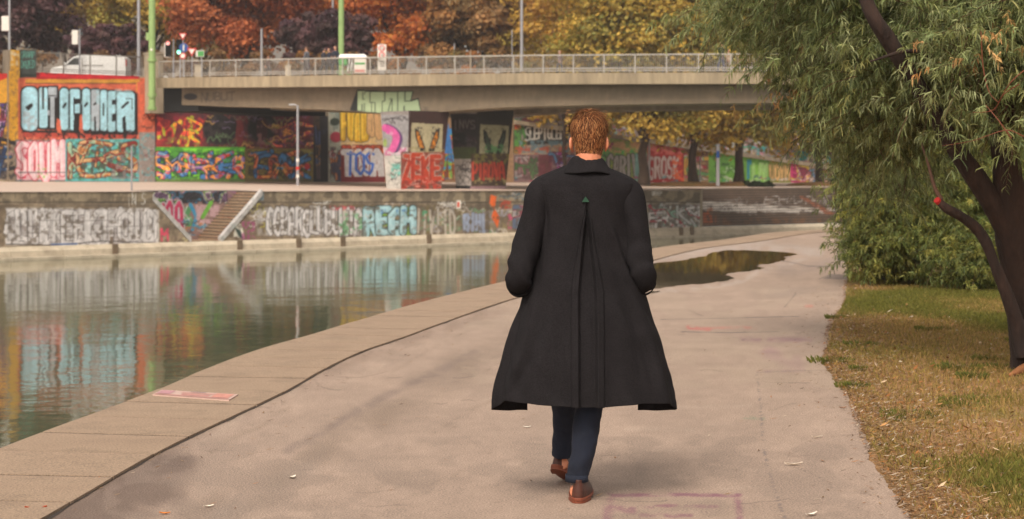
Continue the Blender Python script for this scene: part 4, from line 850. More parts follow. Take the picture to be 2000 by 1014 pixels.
# crumbled crack between slabs and asphalt
b = MB(); r1 = random.Random(5)
ssf = np.arange(14, 55, .03); w1 = vnoise(len(ssf), 2, 9, 31, 4)[:, 0]; w2 = vnoise(len(ssf), 2, 12, 32, 4)[:, 0]; rows = []
V = []; Fq = []
for k, s in enumerate(ssf):
    c_ = on(KI, s); V += [c_+Vector((-.010, 0, .002)), c_+Vector((.001+.035*(w2[k]-.45), 0, .003))]
    if k: Fq.append((2*k-2, 2*k-1, 2*k+1, 2*k))
tag(npmesh('path_crack', np.array([tuple(v) for v in V]), np.array(Fq), M['joint']), kind='structure')
# ground sheet under the grass, to the right
M['soil'] = mat('dry soil and thatch', (168, 126, 80), .95, var=.25, scale=3, var2=.4, scale2=60, bump=.6, bscale=40, k=.75, dirt=((112, 104, 40), 1.1, .8))
yy = np.r_[np.linspace(-12, 5, 6), np.linspace(5.5, 50, 90), np.linspace(54, 160, 12)]
sheet('ground', M['soil'], [[Vector((lerp(at_y(RQ, y)-.35, 240, (k/24)**3), y, -.012 if k < 1 else -.008)) for k in range(25)] for y in yy])
# puddles
M['puddle'], n, l, b = newmat('standing water'); b.inputs['Base Color'].default_value = (.03, .024, .015, 1); b.inputs['Roughness'].default_value = .03; b.inputs['IOR'].default_value = 1.33
PUD = [(1225, 548), (1235, 530), (1262, 517), (1284, 514), (1340, 508), (1345, 505), (1381, 500), (1384, 495.5), (1405, 491), (1428, 489), (1475, 490), (1535, 493), (1560, 497.5), (1535, 502), (1534, 506), (1532, 509), (1515, 512), (1510, 515), (1485, 517), (1478, 520.6), (1493, 524), (1475, 528), (1450, 531), (1421, 534.7), (1418, 538), (1434, 543), (1420, 548), (1374, 554), (1324, 558), (1294, 563.5), (1262, 566), (1235, 560)]
def pool(name, pts, rough=.03):
    q_ = [G(*p) for p in pts]; out = []; r1 = random.Random(3)
    for k in range(len(q_)):
        a_, c_ = Vector(q_[k]), Vector(q_[(k+1) % len(q_)])
        for t in (0, .25, .5, .75): p = a_.lerp(c_, t); out.append((p.x+r1.uniform(-.035, .035), p.y+r1.uniform(-.12, .12) if t else p.y, .005))
    me = bpy.data.meshes.new(name); me.from_pydata(out, [], [tuple(range(len(out)))]); me.materials.append(M['puddle']); return tag(link(bpy.data.objects.new(name, me)), kind='structure')
pool('puddle', PUD); pool('puddle', [(1600, 463), (1625, 461.5), (1662, 461.5), (1662, 464.5), (1625, 464.5)]); pool('puddle', [(1262, 571), (1288, 568), (1282, 571.5), (1270, 574)])
# ---------------------------------------------------------------- grass and litter
def blades(n_, ymax, ymin):
    y = ymin+(ymax-ymin)*rng.random(n_)**1.35; x0 = at_y(RQ, y)+.02; x = x0+rng.random(n_)**.9*(4.2+y*.12)
    return x, y
def patch(x, y): 
    g = vnoise(512, 512, 40, 77, 4); return g[np.clip((y*18).astype(int), 0, 511), np.clip((x*30).astype(int), 0, 511)]
n_ = 520000; x, y = blades(n_, 27, 6.5); pn = patch(x, y); keepm = (rng.random(n_) < np.clip((pn-.40)*5, .16, 1)*(.75+.25*np.clip((y-10)/4, 0, 1))+.3*np.clip((y-10)/6, 0, 1)) ; x, y, pn = x[keepm], y[keepm], pn[keepm]; n_ = len(x)
h = rng.uniform(.012, .04, n_)*(1+np.clip(pn-.5, 0, 1)*2.2); an = rng.uniform(0, 2*np.pi, n_); wd = rng.uniform(.0018, .0038, n_)*(1+y*.03); ln = rng.uniform(.2, .9, n_)*h; la = rng.uniform(0, 2*np.pi, n_)
V = np.zeros((n_, 4, 3)); dx, dy = np.cos(an)*wd, np.sin(an)*wd
V[:, 0] = np.stack([x-dx, y-dy, x*0-.01], -1); V[:, 1] = np.stack([x+dx, y+dy, x*0-.01], -1)
mx_, my_ = x+np.cos(la)*ln*.4, y+np.sin(la)*ln*.4
V[:, 2] = np.stack([mx_+dx*.7, my_+dy*.7, h*.6], -1); V[:, 3] = np.stack([x+np.cos(la)*ln, y+np.sin(la)*ln, h], -1)
green, olive, straw, dk = lin((132, 128, 58)), lin((154, 138, 70)), lin((190, 152, 98)), lin((92, 102, 48))
t = rng.random(n_)[:, None]; gsel = np.clip((pn-.455)*5+rng.normal(0, .3, n_)+.12*np.clip((y-10)/6, 0, 1), 0, 1)[:, None]
col = (straw*(1-t)+olive*t)*(1-gsel)+(green*(1-t*.5)+dk*t*.5)*gsel; col *= rng.uniform(.6, 1.15, n_)[:, None]
tag(npmesh('grass', V.reshape(-1, 3), np.arange(n_*4).reshape(-1, 4), M['grass'], None, np.repeat(col*.85, 4, 0)), kind='stuff')
# longer green tussocks
r1 = random.Random(11); VV = []; CC = []
for k in range(46):
    y0 = r1.uniform(7, 20); x0_ = float(at_y(RQ, y0))+.15+r1.uniform(.0, 1)**1.3*4.5
    if k < 3: x0_ = float(at_y(RQ, y0))+r1.uniform(-.04, .1); 
    m_ = r1.randint(60, 160); R_ = r1.uniform(.05, .2); hh = r1.uniform(.025, .055)
    for j in range(m_):
        a_ = r1.uniform(0, 6.28); q_ = R_*r1.random()**.5; bx, by = x0_+math.cos(a_)*q_, y0+math.sin(a_)*q_; o_ = r1.uniform(.2, 1)*hh*.7; w_ = .0024*(1+y0*.03); hz = hh*r1.uniform(.5, 1)
        VV += [(bx-w_, by, -.01), (bx+w_, by, -.01), (bx+w_*.7+math.cos(a_)*o_*.4, by+math.sin(a_)*o_*.4, hz*.7), (bx+math.cos(a_)*o_, by+math.sin(a_)*o_, hz)]
        c_ = lerp(lin((150, 146, 66)), lin((112, 122, 58)), r1.random())*r1.uniform(.5, .95); CC += [c_]*4
tag(npmesh('grass_tussocks', np.array(VV), np.arange(len(VV)).reshape(-1, 4), M['grass'], None, np.array(CC)*.7), kind='stuff')
def flakes(x, y, z, L, Wd, cols, lift=.3):
    n_ = len(x); an = rng.uniform(0, 2*np.pi, n_); c_, s_ = np.cos(an), np.sin(an); up = rng.uniform(0, lift, n_)*L
    P4 = [(-1, 0, 0), (0, -1, .3), (1, 0, 1), (0, 1, .5)]; V = np.zeros((n_, 4, 3))
    for k, (a_, b_, u_) in enumerate(P4): V[:, k] = np.stack([x+a_*L/2*c_-b_*Wd/2*s_, y+a_*L/2*s_+b_*Wd/2*c_, z+u_*up], -1)
    return V.reshape(-1, 3), np.arange(n_*4).reshape(-1, 4), np.repeat(cols, 4, 0)
n_ = 60000; x, y = blades(n_, 25, 6.5); near = rng.random(n_) < .4; x = np.where(near, at_y(RQ, y)-.02+np.abs(rng.normal(0, .35, n_)), x); pn = patch(x, y); kk = rng.random(n_) < np.clip(1.25-(pn-.4)*5, .12, 1); x, y = x[kk], y[kk]; n_ = len(x)
pal = lin([(206, 170, 130), (180, 140, 96), (150, 108, 70), (222, 200, 176), (120, 84, 56), (196, 130, 70)]); cols = pal[rng.integers(0, 6, n_)]*rng.uniform(.5, 1.0, n_)[:, None]*.7
tag(npmesh('leaf_litter', *flakes(x, y, rng.uniform(0, .02, n_), rng.uniform(.015, .06, n_), rng.uniform(.003, .010, n_), cols, .35)[:2], M['litter'], None, np.repeat(cols, 4, 0)), kind='stuff')
n_ = 900; x, y = blades(n_, 22, 6.8); cols = lin([(214, 184, 150), (190, 140, 90), (160, 104, 60), (222, 206, 180)])[rng.integers(0, 4, n_)]*rng.uniform(.5, .9, n_)[:, None]
tag(npmesh('fallen_leaves', *flakes(x, y, rng.uniform(.008, .03, n_), rng.uniform(.04, .085, n_), rng.uniform(.012, .03, n_), cols, .5)[:2], M['litter'], None, np.repeat(cols, 4, 0)), kind='stuff')
n_ = 900; y = rng.uniform(7.5, 24, n_); tt_ = np.where(rng.random(n_) < .45, 1-np.abs(rng.normal(0, .07, n_)), np.where(rng.random(n_) < .5, np.abs(rng.normal(0, .06, n_)), rng.random(n_))); x = at_y(KI, y)+(at_y(RQ, y)-at_y(KI, y))*np.clip(tt_, 0, 1)
cols = pal[rng.integers(0, 6, n_)]*rng.uniform(.35, .9, n_)[:, None]*.7
tag(npmesh('path_litter', *flakes(x, y, np.full(n_, .003), rng.uniform(.02, .06, n_), rng.uniform(.004, .012, n_), cols, .25)[:2], M['litter'], None, np.repeat(cols, 4, 0)), kind='stuff')
def curled_leaf(name, px, py, L, rgb, label, cat='leaf', grp=None, an=0.3, wd=.45):
    x, y = G(px, py); b = MB(); nS_ = 7; rows = []
    for i in range(nS_):
        t = i/(nS_-1); w_ = L*wd*math.sin(math.pi*min(max(t, .04), .96))*.5*(1+.25*math.sin(t*17)); z_ = .004+.18*L*(t-.5)**2*4*.5
        rows.append([(x+math.cos(an)*L*(t-.5)-math.sin(an)*w_*s_, y+math.sin(an)*L*(t-.5)+math.cos(an)*w_*s_, z_+abs(s_)*L*.09) for s_ in (-1, 0, 1)])
    b.add([p for r_ in rows for p in r_], [(3*i+k, 3*i+k+1, 3*i+k+4, 3*i+k+3) for i in range(nS_-1) for k in (0, 1)])
    return tag(b.build(name, mat(name, rgb, .8, var=.2, scale=60)), label, cat, grp)
curled_leaf('fallen_leaf', 70, 997, .10, (176, 74, 40), 'rust red curled leaf on the kerb crack at the bottom left corner', 'leaf', 'fallen leaves on the path', .2)
curled_leaf('fallen_leaf', 186, 937, .05, (200, 120, 60), 'small orange leaf beside the dark kerb crack', 'leaf', 'fallen leaves on the path', .6)
curled_leaf('fallen_leaf', 322, 1005, .05, (214, 124, 40), 'bright orange leaf on the damp path at the bottom edge', 'leaf', 'fallen leaves on the path', 0)
curled_leaf('fallen_leaf', 1646, 798, .05, (150, 104, 70), 'brown leaf on the path close to the grass edge', 'leaf', 'fallen leaves on the path', .2)
curled_leaf('paper_scrap', 571, 934, .055, (226, 216, 200), 'small white scrap on the damp streak of the path', 'scrap', 'pale scraps on the path', 1)
curled_leaf('paper_scrap', 1029, 836, .05, (232, 224, 210), 'small white scrap left of the walking man', 'scrap', 'pale scraps on the path', .1)
curled_leaf('paper_scrap', 408, 991, .05, (226, 214, 196), 'pale scrap on the damp path, nearest the bottom edge', 'scrap', 'pale scraps on the path', .5)
curled_leaf('dry_twig_leaf', 1550, 910, .10, (206, 190, 172), 'long pale dry leaf on the right side of the path', 'leaf', 'fallen leaves on the path', .1, .2)
curled_leaf('dry_twig_leaf', 1596, 856, .07, (206, 190, 172), 'pale dry leaf on the path near the seam', 'leaf', 'fallen leaves on the path', .3, .2)
curled_leaf('dry_twig_leaf', 1585, 1008, .08, (216, 204, 190), 'pale forked dry leaf at the bottom edge right of the purple marks', 'leaf', 'fallen leaves on the path', .7, .3)
# flat printed sheet lying on the kerb
pc = [G(*p) for p in [(298, 777), (316, 768), (465, 777), (447, 788)]]; b = MB(); b.hexa([Vector((*p, .014)) for p in (pc[0], pc[3], pc[2], pc[1])], [Vector((*p, .024)) for p in (pc[0], pc[3], pc[2], pc[1])])
ps = b.build('poster_sheet', mat('faded print', (190, 160, 148), .7, var=.1, scale=20)); tag(ps, 'faded pink and white printed sheet lying on the kerb slabs by the water', 'poster')
def pst(a0, a1, b0, b1, rgb, z=.0265):
    A, B_, C_, D_ = [Vector((*p, z)) for p in pc]; f_ = lambda u, v: A.lerp(D_, v).lerp(B_.lerp(C_, v), u) if False else (A*(1-u)*(1-v)+D_*u*0+B_*0) if False else None
    # u runs along the length (A to D edge is the near long side), v across it
    q_ = lambda u, v: (A.lerp(D_, u)).lerp(B_.lerp(C_, u), v); b = MB(); b.add([q_(a0, b0), q_(a1, b0), q_(a1, b1), q_(a0, b1)], [(0, 1, 2, 3)]); o = b.build('print', mat('print ink', tuple(.55*c+.45*k_ for c, k_ in zip(rgb, (176, 156, 148))), .7, var=.2, scale=30), ps)
pst(.02, .98, .02, .18, (186, 110, 100)); pst(.02, .2, .25, .9, (180, 110, 124)); pst(.34, .7, .28, .52, (206, 120, 110)); pst(.3, .85, .62, .78, (196, 128, 116)); pst(.74, .96, .24, .9, (216, 120, 100)); pst(.4, .6, .82, .92, (120, 100, 110))

# ---------------------------------------------------------------- background trees
def leafcloud(name, C_, R_, per, size, cols, par, m, flat=.75, seed=0, elong=1.7):
    r = np.random.default_rng(seed); n_ = len(C_)*per; ci = np.repeat(np.arange(len(C_)), per)
    d = r.normal(size=(n_, 3)); d /= np.linalg.norm(d, axis=1)[:, None]; d[:, 2] = np.where(r.random(n_) < .65, np.abs(d[:, 2]), d[:, 2])
    rad = r.random(n_)**.45; P_ = C_[ci]+d*(rad*R_[ci])[:, None]*np.array([1, 1, flat])
    nrm = d+r.normal(size=(n_, 3))*.7+np.array([0, 0, .4]); nrm /= np.linalg.norm(nrm, axis=1)[:, None]
    a_ = np.cross(nrm, r.normal(size=(n_, 3))); a_ /= np.linalg.norm(a_, axis=1)[:, None]; b_ = np.cross(nrm, a_)
    s_ = (size*r.uniform(.6, 1.3, n_))[:, None]
    V = np.stack([P_-a_*s_*elong/2, P_-b_*s_/2, P_+a_*s_*elong/2, P_+b_*s_/2], 1).reshape(-1, 3)
    cl = cols[r.integers(0, len(cols), len(C_))]; ctone = r.uniform(.82, 1.15, len(C_)); c = cl[ci]*.6+cols[r.integers(0, len(cols), n_)]*.4
    c = c*(ctone[ci]*r.uniform(.82, 1.18, n_))[:, None]
    return npmesh(name, V, np.arange(n_*4).reshape(-1, 4), m, par, np.repeat(c, 4, 0))
def tree(name, base, top, rx, ry, crown_lo, pal, label, grp, trunk_r=.3, size=.26, clumps=90, per=170, seed=0, limbs=7, flat=.75, crown_shift=(0, 0)):
    r = random.Random(seed); t = empty(name, base); tag(t, label, 'tree', grp); H_ = top-base[2]
    zc = (crown_lo+top)/2-base[2]; hz = (top-crown_lo)/2; b = MB(); ht = max(crown_lo-base[2], .5)+hz*.35
    pts = [(r.uniform(-.1, .1)*k, r.uniform(-.1, .1)*k, ht*k/5, trunk_r*(1.25 if k == 0 else 1-.11*k)) for k in range(6)]; sp = smoothpath(pts, 3)
    b.tube(sp[:, :3], list(sp[:, 3]), 9); tips = []
    for k in range(limbs):
        z0 = ht*r.uniform(.5, .95); a_ = 6.28*k/limbs+r.uniform(-.4, .4); L = r.uniform(.5, .85); ex, ey = math.cos(a_)*rx*L, math.sin(a_)*ry*L; ez = zc+hz*r.uniform(-.4, .55)
        sp = smoothpath([(0, 0, z0, trunk_r*.5), (ex*.35, ey*.35, lerp(z0, ez, .35), trunk_r*.33), (ex*.7, ey*.7, lerp(z0, ez, .75), trunk_r*.2), (ex, ey, ez, trunk_r*.07)], 3); b.tube(sp[:, :3], list(sp[:, 3]), 6)
    b.build('trunk', M['bark_far'], t, smooth=True)
    C_ = []; R_ = []
    for k in range(clumps):
        ph = math.acos(1-2*(k+.5)/clumps*.93); th = 2.4*k+r.uniform(-.3, .3); q_ = r.uniform(.55, .97) if k % 4 else r.uniform(.1, .6); fl = 1/max(abs(math.cos(ph))**4+math.sin(ph)**4, .5)**.25; q_ *= fl
        C_.append((math.sin(ph)*math.cos(th)*rx*q_+crown_shift[0], math.sin(ph)*math.sin(th)*ry*q_+crown_shift[1], zc+math.cos(ph)*hz*q_)); R_.append(min(rx, hz)*r.uniform(.22, .40))
    leafcloud('crown', np.array(C_), np.array(R_), per, size, lin(pal)*1.3, t, M['leaf'], flat, seed+5); return t
PUR = [(92, 62, 66), (74, 52, 60), (112, 76, 74), (84, 64, 60)]; ORG = [(172, 96, 54), (158, 86, 52), (184, 110, 62), (144, 84, 54), (170, 104, 64)]
YEL = [(182, 146, 58), (170, 138, 58), (192, 160, 74), (160, 116, 50), (142, 128, 56)]; OLV = [(166, 134, 62), (144, 122, 60), (182, 140, 58), (130, 108, 60)]; BRN = [(150, 116, 72), (136, 104, 66), (170, 122, 70), (120, 100, 66)]
ORY = [(196, 120, 50), (182, 100, 50), (200, 140, 60), (164, 96, 52)]; GRN = [(128, 128, 62), (146, 136, 60), (110, 108, 56), (170, 146, 66)]
G1 = 'autumn trees lining the street beyond the bridge'
def bt(name, px, wpx, ytop, ybot, d, pal, label, seed, per=150, clumps=90, size=.26, base=7.7, grp=G1):
    per = int(per*1.7); clumps = int(clumps*1.35); ybot += 22; wpx *= 1.12
    s_ = F/d; rx = wpx/2/s_; return tree(name, (( px-1000)/s_, d, base), z_of(ytop, d), rx, min(rx, 6.5), z_of(ybot, d), pal, label, grp, .3, size, clumps, per, seed)
bt('plum_tree', 25, 210, -140, 112, 150, PUR, 'dark plum coloured tree at the far left above the yellow pillar', 1)
bt('plum_tree', 215, 150, 52, 122, 146, PUR, 'low dark purple tree right behind the white van', 2, 120, 60, .22)
bt('maple_tree', 130, 220, -180, 70, 178, OLV, 'olive brown tree behind the low purple trees at the left', 3)
bt('maple_tree', 300, 230, -190, 112, 172, GRN+YEL[:2], 'yellow green tree behind the left green pole', 4)
bt('maple_tree', 400, 190, -150, 118, 190, OLV+ORG[:1], 'olive and rust tree just left of the rust red tree', 14)
bt('chestnut_tree', 480, 270, -190, 116, 160, ORG, 'large rust red tree right of the traffic lights', 5, 190, 110)
bt('plum_tree', 640, 170, 26, 120, 150, PUR, 'round dark purple tree behind the second green pole', 6, 140, 70, .22)
bt('chestnut_tree', 625, 200, -200, 80, 186, ORG, 'rust orange tree rising above the round purple tree', 7)
bt('chestnut_tree', 785, 250, -200, 112, 160, ORY, 'orange brown tree behind the red and white sign', 8, 190, 110)
bt('chestnut_tree', 925, 210, -40, 112, 156, BRN, 'olive brown tree left of the tall lamp post', 9, 170, 90)
bt('chestnut_tree', 995, 240, -200, 90, 196, ORG+ORY, 'pale orange tree behind the tall lamp post', 10)
bt('chestnut_tree', 860, 240, -210, 40, 205, ORY, 'tall orange tree furthest back behind the olive brown one', 15)
bt('maple_tree', 1190, 330, -220, 110, 185, OLV+ORY, 'olive orange tree behind the big yellow tree over the bridge', 11)
bt('maple_tree', 1420, 300, -220, 120, 185, YEL+OLV, 'yellow tree behind the bridge and left of the willow', 12)
bt('maple_tree', 1650, 300, -220, 200, 190, OLV+GRN, 'olive tree behind the willow crown', 13, 100)
G2 = 'broad yellow trees planted on the far promenade'
for (px, d, rt, wpx, yt, yb, lab, sd_) in [(1257, 138, .43, 330, -190, 268, 'yellow leaved tree whose grey trunk stands nearest the walking man', 21), (1355, 141, .4, 270, -190, 285, 'yellow leaved tree with a dark straight trunk left of the blue and white post', 22),
        (1442, 144, .42, 270, -190, 296, 'yellow leaved tree forking low just right of the blue and white post', 23), (1602, 150.8, .36, 300, -190, 300, 'olive yellow tree with a slim trunk beside the willow edge', 24)]:
    s_ = F/d; tree('promenade_tree', ((px-1000)/s_, d, z_of(361, d)), z_of(yt, d), wpx/2/s_, 5.5, z_of(yb+22, d), YEL[:3]+GRN, lab, G2, rt, .24, 300, 230, sd_, 9)
s_ = F/150; tree('promenade_tree', ((1105-1000)/s_, 152, z_of(357, 152)), z_of(-60, 152), 5, 5, z_of(268, 152), YEL+OLV, 'yellow tree above the graffiti just left of the man', G2, .2, .26, 80, 150, 28, 8)
# soil mounds round the promenade trunks, low shrub
b = MB(); cgt = G2
for k, (px, d) in enumerate([(1330, 141), (1442, 144), (1602, 150)]):
    x = (px-1000)/F*d; m_ = MB(); m_.ball((0, 0, 0), (3.0, 1.4, .3), u=20, h=8); o = m_.build('soil_bed', M['soil'], smooth=True); o.location = (x, d-.6, z_of(362, d)); tag(o, ['brown soil bed round the straight dark trunk', 'brown soil bed round the forked tree', 'brown soil bed round the slim rightmost tree'][k], 'soil bed', 'soil beds under the trees')
sh = empty('low_shrub', (19.2, 139.6, .16)); tag(sh, 'low dark green shrub at the top of the riverside steps', 'shrub')
r1 = np.random.default_rng(4); C_ = np.stack([r1.uniform(-1.0, 1.0, 16), r1.uniform(-.5, .5, 16), r1.uniform(.0, .3, 16)], 1); leafcloud('foliage', C_, np.full(16, .3), 90, .14, lin([(56, 66, 40), (70, 80, 46), (44, 52, 36)])*.7, sh, M['leaf'])
b = MB(); b.tube([(0, 0, -.1), (.2, 0, .4)], .04, 6); b.build('stem', M['bark_far'], sh)
# hedges along the street, seen between the railing bars
for (a_, c_, d, h_, pal, lab, sd_) in [(-20, 560, 141, 3.3, BRN+PUR[2:3], 'brown hedge along the street behind the left half of the bridge railing', 61), (560, 1010, 139, 3.3, BRN+ORY[:1]+GRN[2:3], 'olive brown hedge behind the middle of the bridge railing', 62), (1010, 1640, 137, 3.2, YEL+GRN, 'yellow green hedge behind the right half of the bridge railing', 63)]:
    s_ = F/d; x0, x1 = (a_-1000)/s_, (c_-1000)/s_; o = empty('hedge', ((x0+x1)/2, d, 7.7)); tag(o, lab, 'hedge', 'hedges along the street'); n_ = int((x1-x0)*3); rr = np.random.default_rng(sd_); C_ = np.stack([np.linspace(-(x1-x0)/2, (x1-x0)/2, n_), rr.uniform(-.4, .4, n_), rr.uniform(.2, h_-.4, n_)], 1)
    leafcloud('foliage', C_, np.full(n_, .7), 190, .16, lin(pal)*.95, o, M['leaf'], seed=sd_); 
    for k in range(0, n_, 6): b = MB(); b.tube([(C_[k, 0], 0, -.1), (C_[k, 0]+.1, 0, h_*.7)], .04, 5); b.build('stem', M['bark_far'], o)
# pale city blocks glimpsed between crowns
def block_b(px0, px1, ytop, d, rgb, lab, nW=10, nR=4):
    x0, x1, zt_ = (px0-1000)/F*d, (px1-1000)/F*d, z_of(ytop, d); t = empty('apartment_block', ((x0+x1)/2, d, 7.7)); tag(t, lab, 'building', 'pale buildings behind the trees'); w_ = x1-x0
    b = MB(); b.box((0, 6, (zt_-7.7)/2), (w_, 12, zt_-7.7)); b.build('wall', mat('render', rgb, .9, var=.08, scale=.5, k=.42), t); b = MB(); b.box((0, 6, zt_-7.7+.4), (w_+1, 13, .8)); b.build('roof', M['concrete_dark'], t)
    for i in range(nW):
        for j in range(nR):
            b = MB(); b.box((-w_/2+(i+.5)*w_/nW, -.03, (zt_-7.7)-2.6-j*3.4), (1.3, .1, 1.8)); b.build('window', M['glass'], t)
block_b(-60, 420, -70, 260, (206, 190, 172), 'pale cream apartment block behind the trees at the left'); block_b(470, 900, -90, 270, (196, 186, 176), 'grey apartment block behind the rust coloured trees'); block_b(930, 1300, -60, 255, (226, 220, 214), 'white apartment block behind the tall lamp post')
block_b(1310, 1800, -80, 270, (206, 196, 180), 'beige apartment block behind the willow')

# ---------------------------------------------------------------- street furniture on the bridge and street
def pole(name, px, y0, y1, d, r_, m, label, cat='pole', extra=None, grp=None, taper=.8):
    z0, z1 = z_of(y1, d), z_of(y0, d); o = empty(name, ((px-1000)/F*d, d, z0)); tag(o, label, cat, grp)
    b = MB(); b.tube([(0, 0, 0), (0, 0, (z1-z0)*.5), (0, 0, z1-z0)], [r_, r_*(1+taper)/2, r_*taper], 14); b.build('shaft', m, o, smooth=False)
    if extra: extra(o, z1-z0)
    return o
def collars(o, H_):
    for z_ in (.15, 1.05, 3.4):
        b = MB(); b.tube([(0, 0, z_-.09), (0, 0, z_+.09)], .32, 16); b.build('collar', M['green_pole'], o)
    b = MB(); b.box((.0, -.05, 1.1), (.25, .5, .5)); b.build('bracket', M['green_pole'], o)
    b = MB(); b.box((-.3, 0, 5.0), (.18, .2, .5)); b.build('box', M['green_pole'], o)
    b = MB(); b.box((.0, -.23, 4.1), (.14, .02, .16)); b.build('sticker', M['signwhite'], o)
pole('tram_pole', 297, -60, 216, 121.0, .235, M['green_pole'], 'thick light green pole bracketed to the corner by the bridge end', 'pole', collars, 'thick green poles', .93)
pole('tram_pole', 666.5, -60, 146, 124, .2, M['green_pole'], 'thick light green pole standing behind the people on the bridge', 'pole', None, 'thick green poles', .93)
def lamp_head(side=-1):
    def f_(o, H_):
        b = MB(); b.tube([(0, 0, H_-.05), (side*.15, 0, H_+.04), (side*.3, 0, H_+.05)], .035, 8); b.build('arm', M['steel'], o); b = MB(); b.box((side*.38, 0, H_+.04), (.34, .16, .08)); b.build('lamp_head', M['steel'], o, bevel=.02)
    return f_
def band(o, H_):
    lamp_head()(o, H_)
    for z_, c_ in ((.5, 'signwhite'), (1.0, 'red'), (1.5, 'signwhite')):
        b = MB(); b.tube([(0, 0, z_), (0, 0, z_+.2)], .105, 12); b.build('sticker_band', M[c_], o)
pole('lamp_post', 581.5, 206, 363, 112, .095, M['steel'], 'slim grey lamp post on the far promenade in front of the abutment', 'lamp post', band)
pole('thin_post', 257, 285, 372, 98, .055, M['steel'], 'thin grey post at the quay edge below the ORDER lettering', 'post')
def board(o, H_):
    b = MB(); b.box((-.32, -.04, H_-.55), (.42, .06, 1.0)); b.build('sign_board', M['signwhite'], o, bevel=.01)
pole('sign_post', 155.5, 58, 150, 127, .07, M['steel'], 'grey post with a cream board seen above the white van', 'sign post', board)
pole('lamp_post', 18.5, -40, 110, 122, .09, M['steel'], 'grey post with a box at the far left edge', 'lamp post', lambda o, H_: MB().box((-.25, 0, H_-3.0), (.5, .3, 1.0)).build('box', M['signwhite'], o))
pole('street_lamp_mast', 271, -60, 150, 132, .14, M['steel'], 'bluish grey mast just left of the thick green pole', 'mast')
pole('street_lamp_mast', 511, 56, 148, 140, .11, M['steel'], 'short grey mast in front of the rust red tree', 'mast')
pole('street_lamp_mast', 650, -60, 100, 150, .10, M['steel'], 'thin pale mast left of the second green pole', 'mast')
pole('street_lamp_mast', 1019, -60, 140, 135, .13, M['steel'], 'tall pale mast behind the middle of the bridge', 'mast')
pole('thin_post', 1000, 58, 140, 140, .05, M['steel'], 'thin post just left of the tall mast', 'post')
pole('thin_post', 887.5, 85, 140, 140, .07, M['steel'], 'short bluish post behind the railing', 'post'); pole('thin_post', 919, 97, 140, 138, .05, M['concrete'], 'short brown post behind the railing', 'post')
def bandpole(o, H_):
    for k in range(6):
        b = MB(); b.tube([(0, 0, H_*k/6+.005), (0, 0, H_*(k+1)/6-.005)], .135, 14); b.build('painted_band', M['blue'] if k % 2 == 0 else M['steel'], o)
pole('painted_post', 1402, 281, 363, 137, .15, M['steel'], 'post painted in blue and white bands among the promenade trees', 'post', bandpole)
pole('thin_post', 1268, 272, 357, 139, .08, M['steel'], 'pale pipe post touching the grey trunk', 'post'); pole('thin_post', 1367, 270, 357, 150, .06, M['steel'], 'thin pale post right of the straight dark trunk', 'post')
def disc(o, x, z_, r_, m, y=-.06, t=.02, name='sign_plate', par=None):
    b = MB(); b.tube([(x, y, z_), (x, y-t, z_)], r_, 24); return b.build(name, m, par or o)
# tall white sign with two red rings
o = pole('road_sign', 746, 86, 150, 116.0, .05, M['steel'], 'tall narrow white sign with red ringed prohibition symbols on the bridge', 'road sign')
H_ = z_of(86, 116)-z_of(150, 116); b = MB(); b.box((0, -.06, H_-.88), (.56, .04, 1.7)); sgn = b.build('sign_board', M['signwhite'], o)
disc(o, 0, H_-.28, .2, M['red'], -.082, par=sgn, name='ring'); disc(o, 0, H_-.28, .14, M['signwhite'], -.104, .005, par=sgn, name='ring_centre'); disc(o, 0, H_-.72, .2, M['red'], -.082, par=sgn, name='ring'); disc(o, 0, H_-.72, .13, M['signwhite'], -.104, .005, par=sgn, name='ring_centre')
b = MB(); b.box((-.06, -.115, H_-.28), (.03, .01, .2)); b.box((.05, -.115, H_-.28), (.03, .01, .2)); b.box((0.02, -.115, H_-.72), (.12, .01, .05)); b.box((.03, -.115, H_-.76), (.05, .01, .1))
for j in range(3): b.box((0, -.086, H_-1.15-.14*j), (.36-.05*j, .01, .05))
b.build('symbols', M['concrete_dark'], sgn); b = MB(); b.box((0, 0, H_-1.85), (.36, .3, .28)); b.build('clamp_box', M['steel'], o, bevel=.03)
# traffic lights
for (px, face, lab) in ((330, 'white', 'pale backed traffic light left of the pair at the bridge end'), (344, 'red', 'traffic light showing red above and green on its neighbour')):
    pass
M['glow_green'], n, l, b_ = newmat('lit green lens'); b_.inputs['Emission Color'].default_value = (.05, .9, .5, 1); b_.inputs['Emission Strength'].default_value = 1.6
M['glow_red'], n, l, b_ = newmat('lit red lens'); b_.inputs['Emission Color'].default_value = (.9, .05, .03, 1); b_.inputs['Emission Strength'].default_value = .8
def tlight(px, ytop, d, lens, body, lab, ypole):
    o = pole('traffic_light', px, ypole, 152, d, .05, M['steel'], lab, 'traffic light', None, 'traffic lights at the bridge end'); base = z_of(152, d); z1 = z_of(ytop, d)-base
    for (dx, lz, c_, bd) in lens:
        b = MB(); b.box((dx, -.12, z1-.5), (.36, .24, 1.05)); h_ = b.build('housing', M[bd], o, bevel=.03)
        for j in range(3):
            b = MB(); b.tube([(dx, -.245, z1-.16-.34*j), (dx, -.26, z1-.16-.34*j)], .13, 16); b.build('lens', M[c_] if j == lz else M['black'], h_)
            b = MB(); b.box((dx, -.33, z1-.02-.34*j), (.26, .16, .02)); b.build('visor', M['black'], h_)
tlight(339, 80, 116.0, [(-.32, 0, 'glow_red', 'black')], 'black', 'traffic light with the red lamp lit and a pale back box', 77)
tlight(352, 78, 120.5, [(-.05, 2, 'glow_green', 'black')], 'black', 'traffic light with the bright green lamp lit', 76)
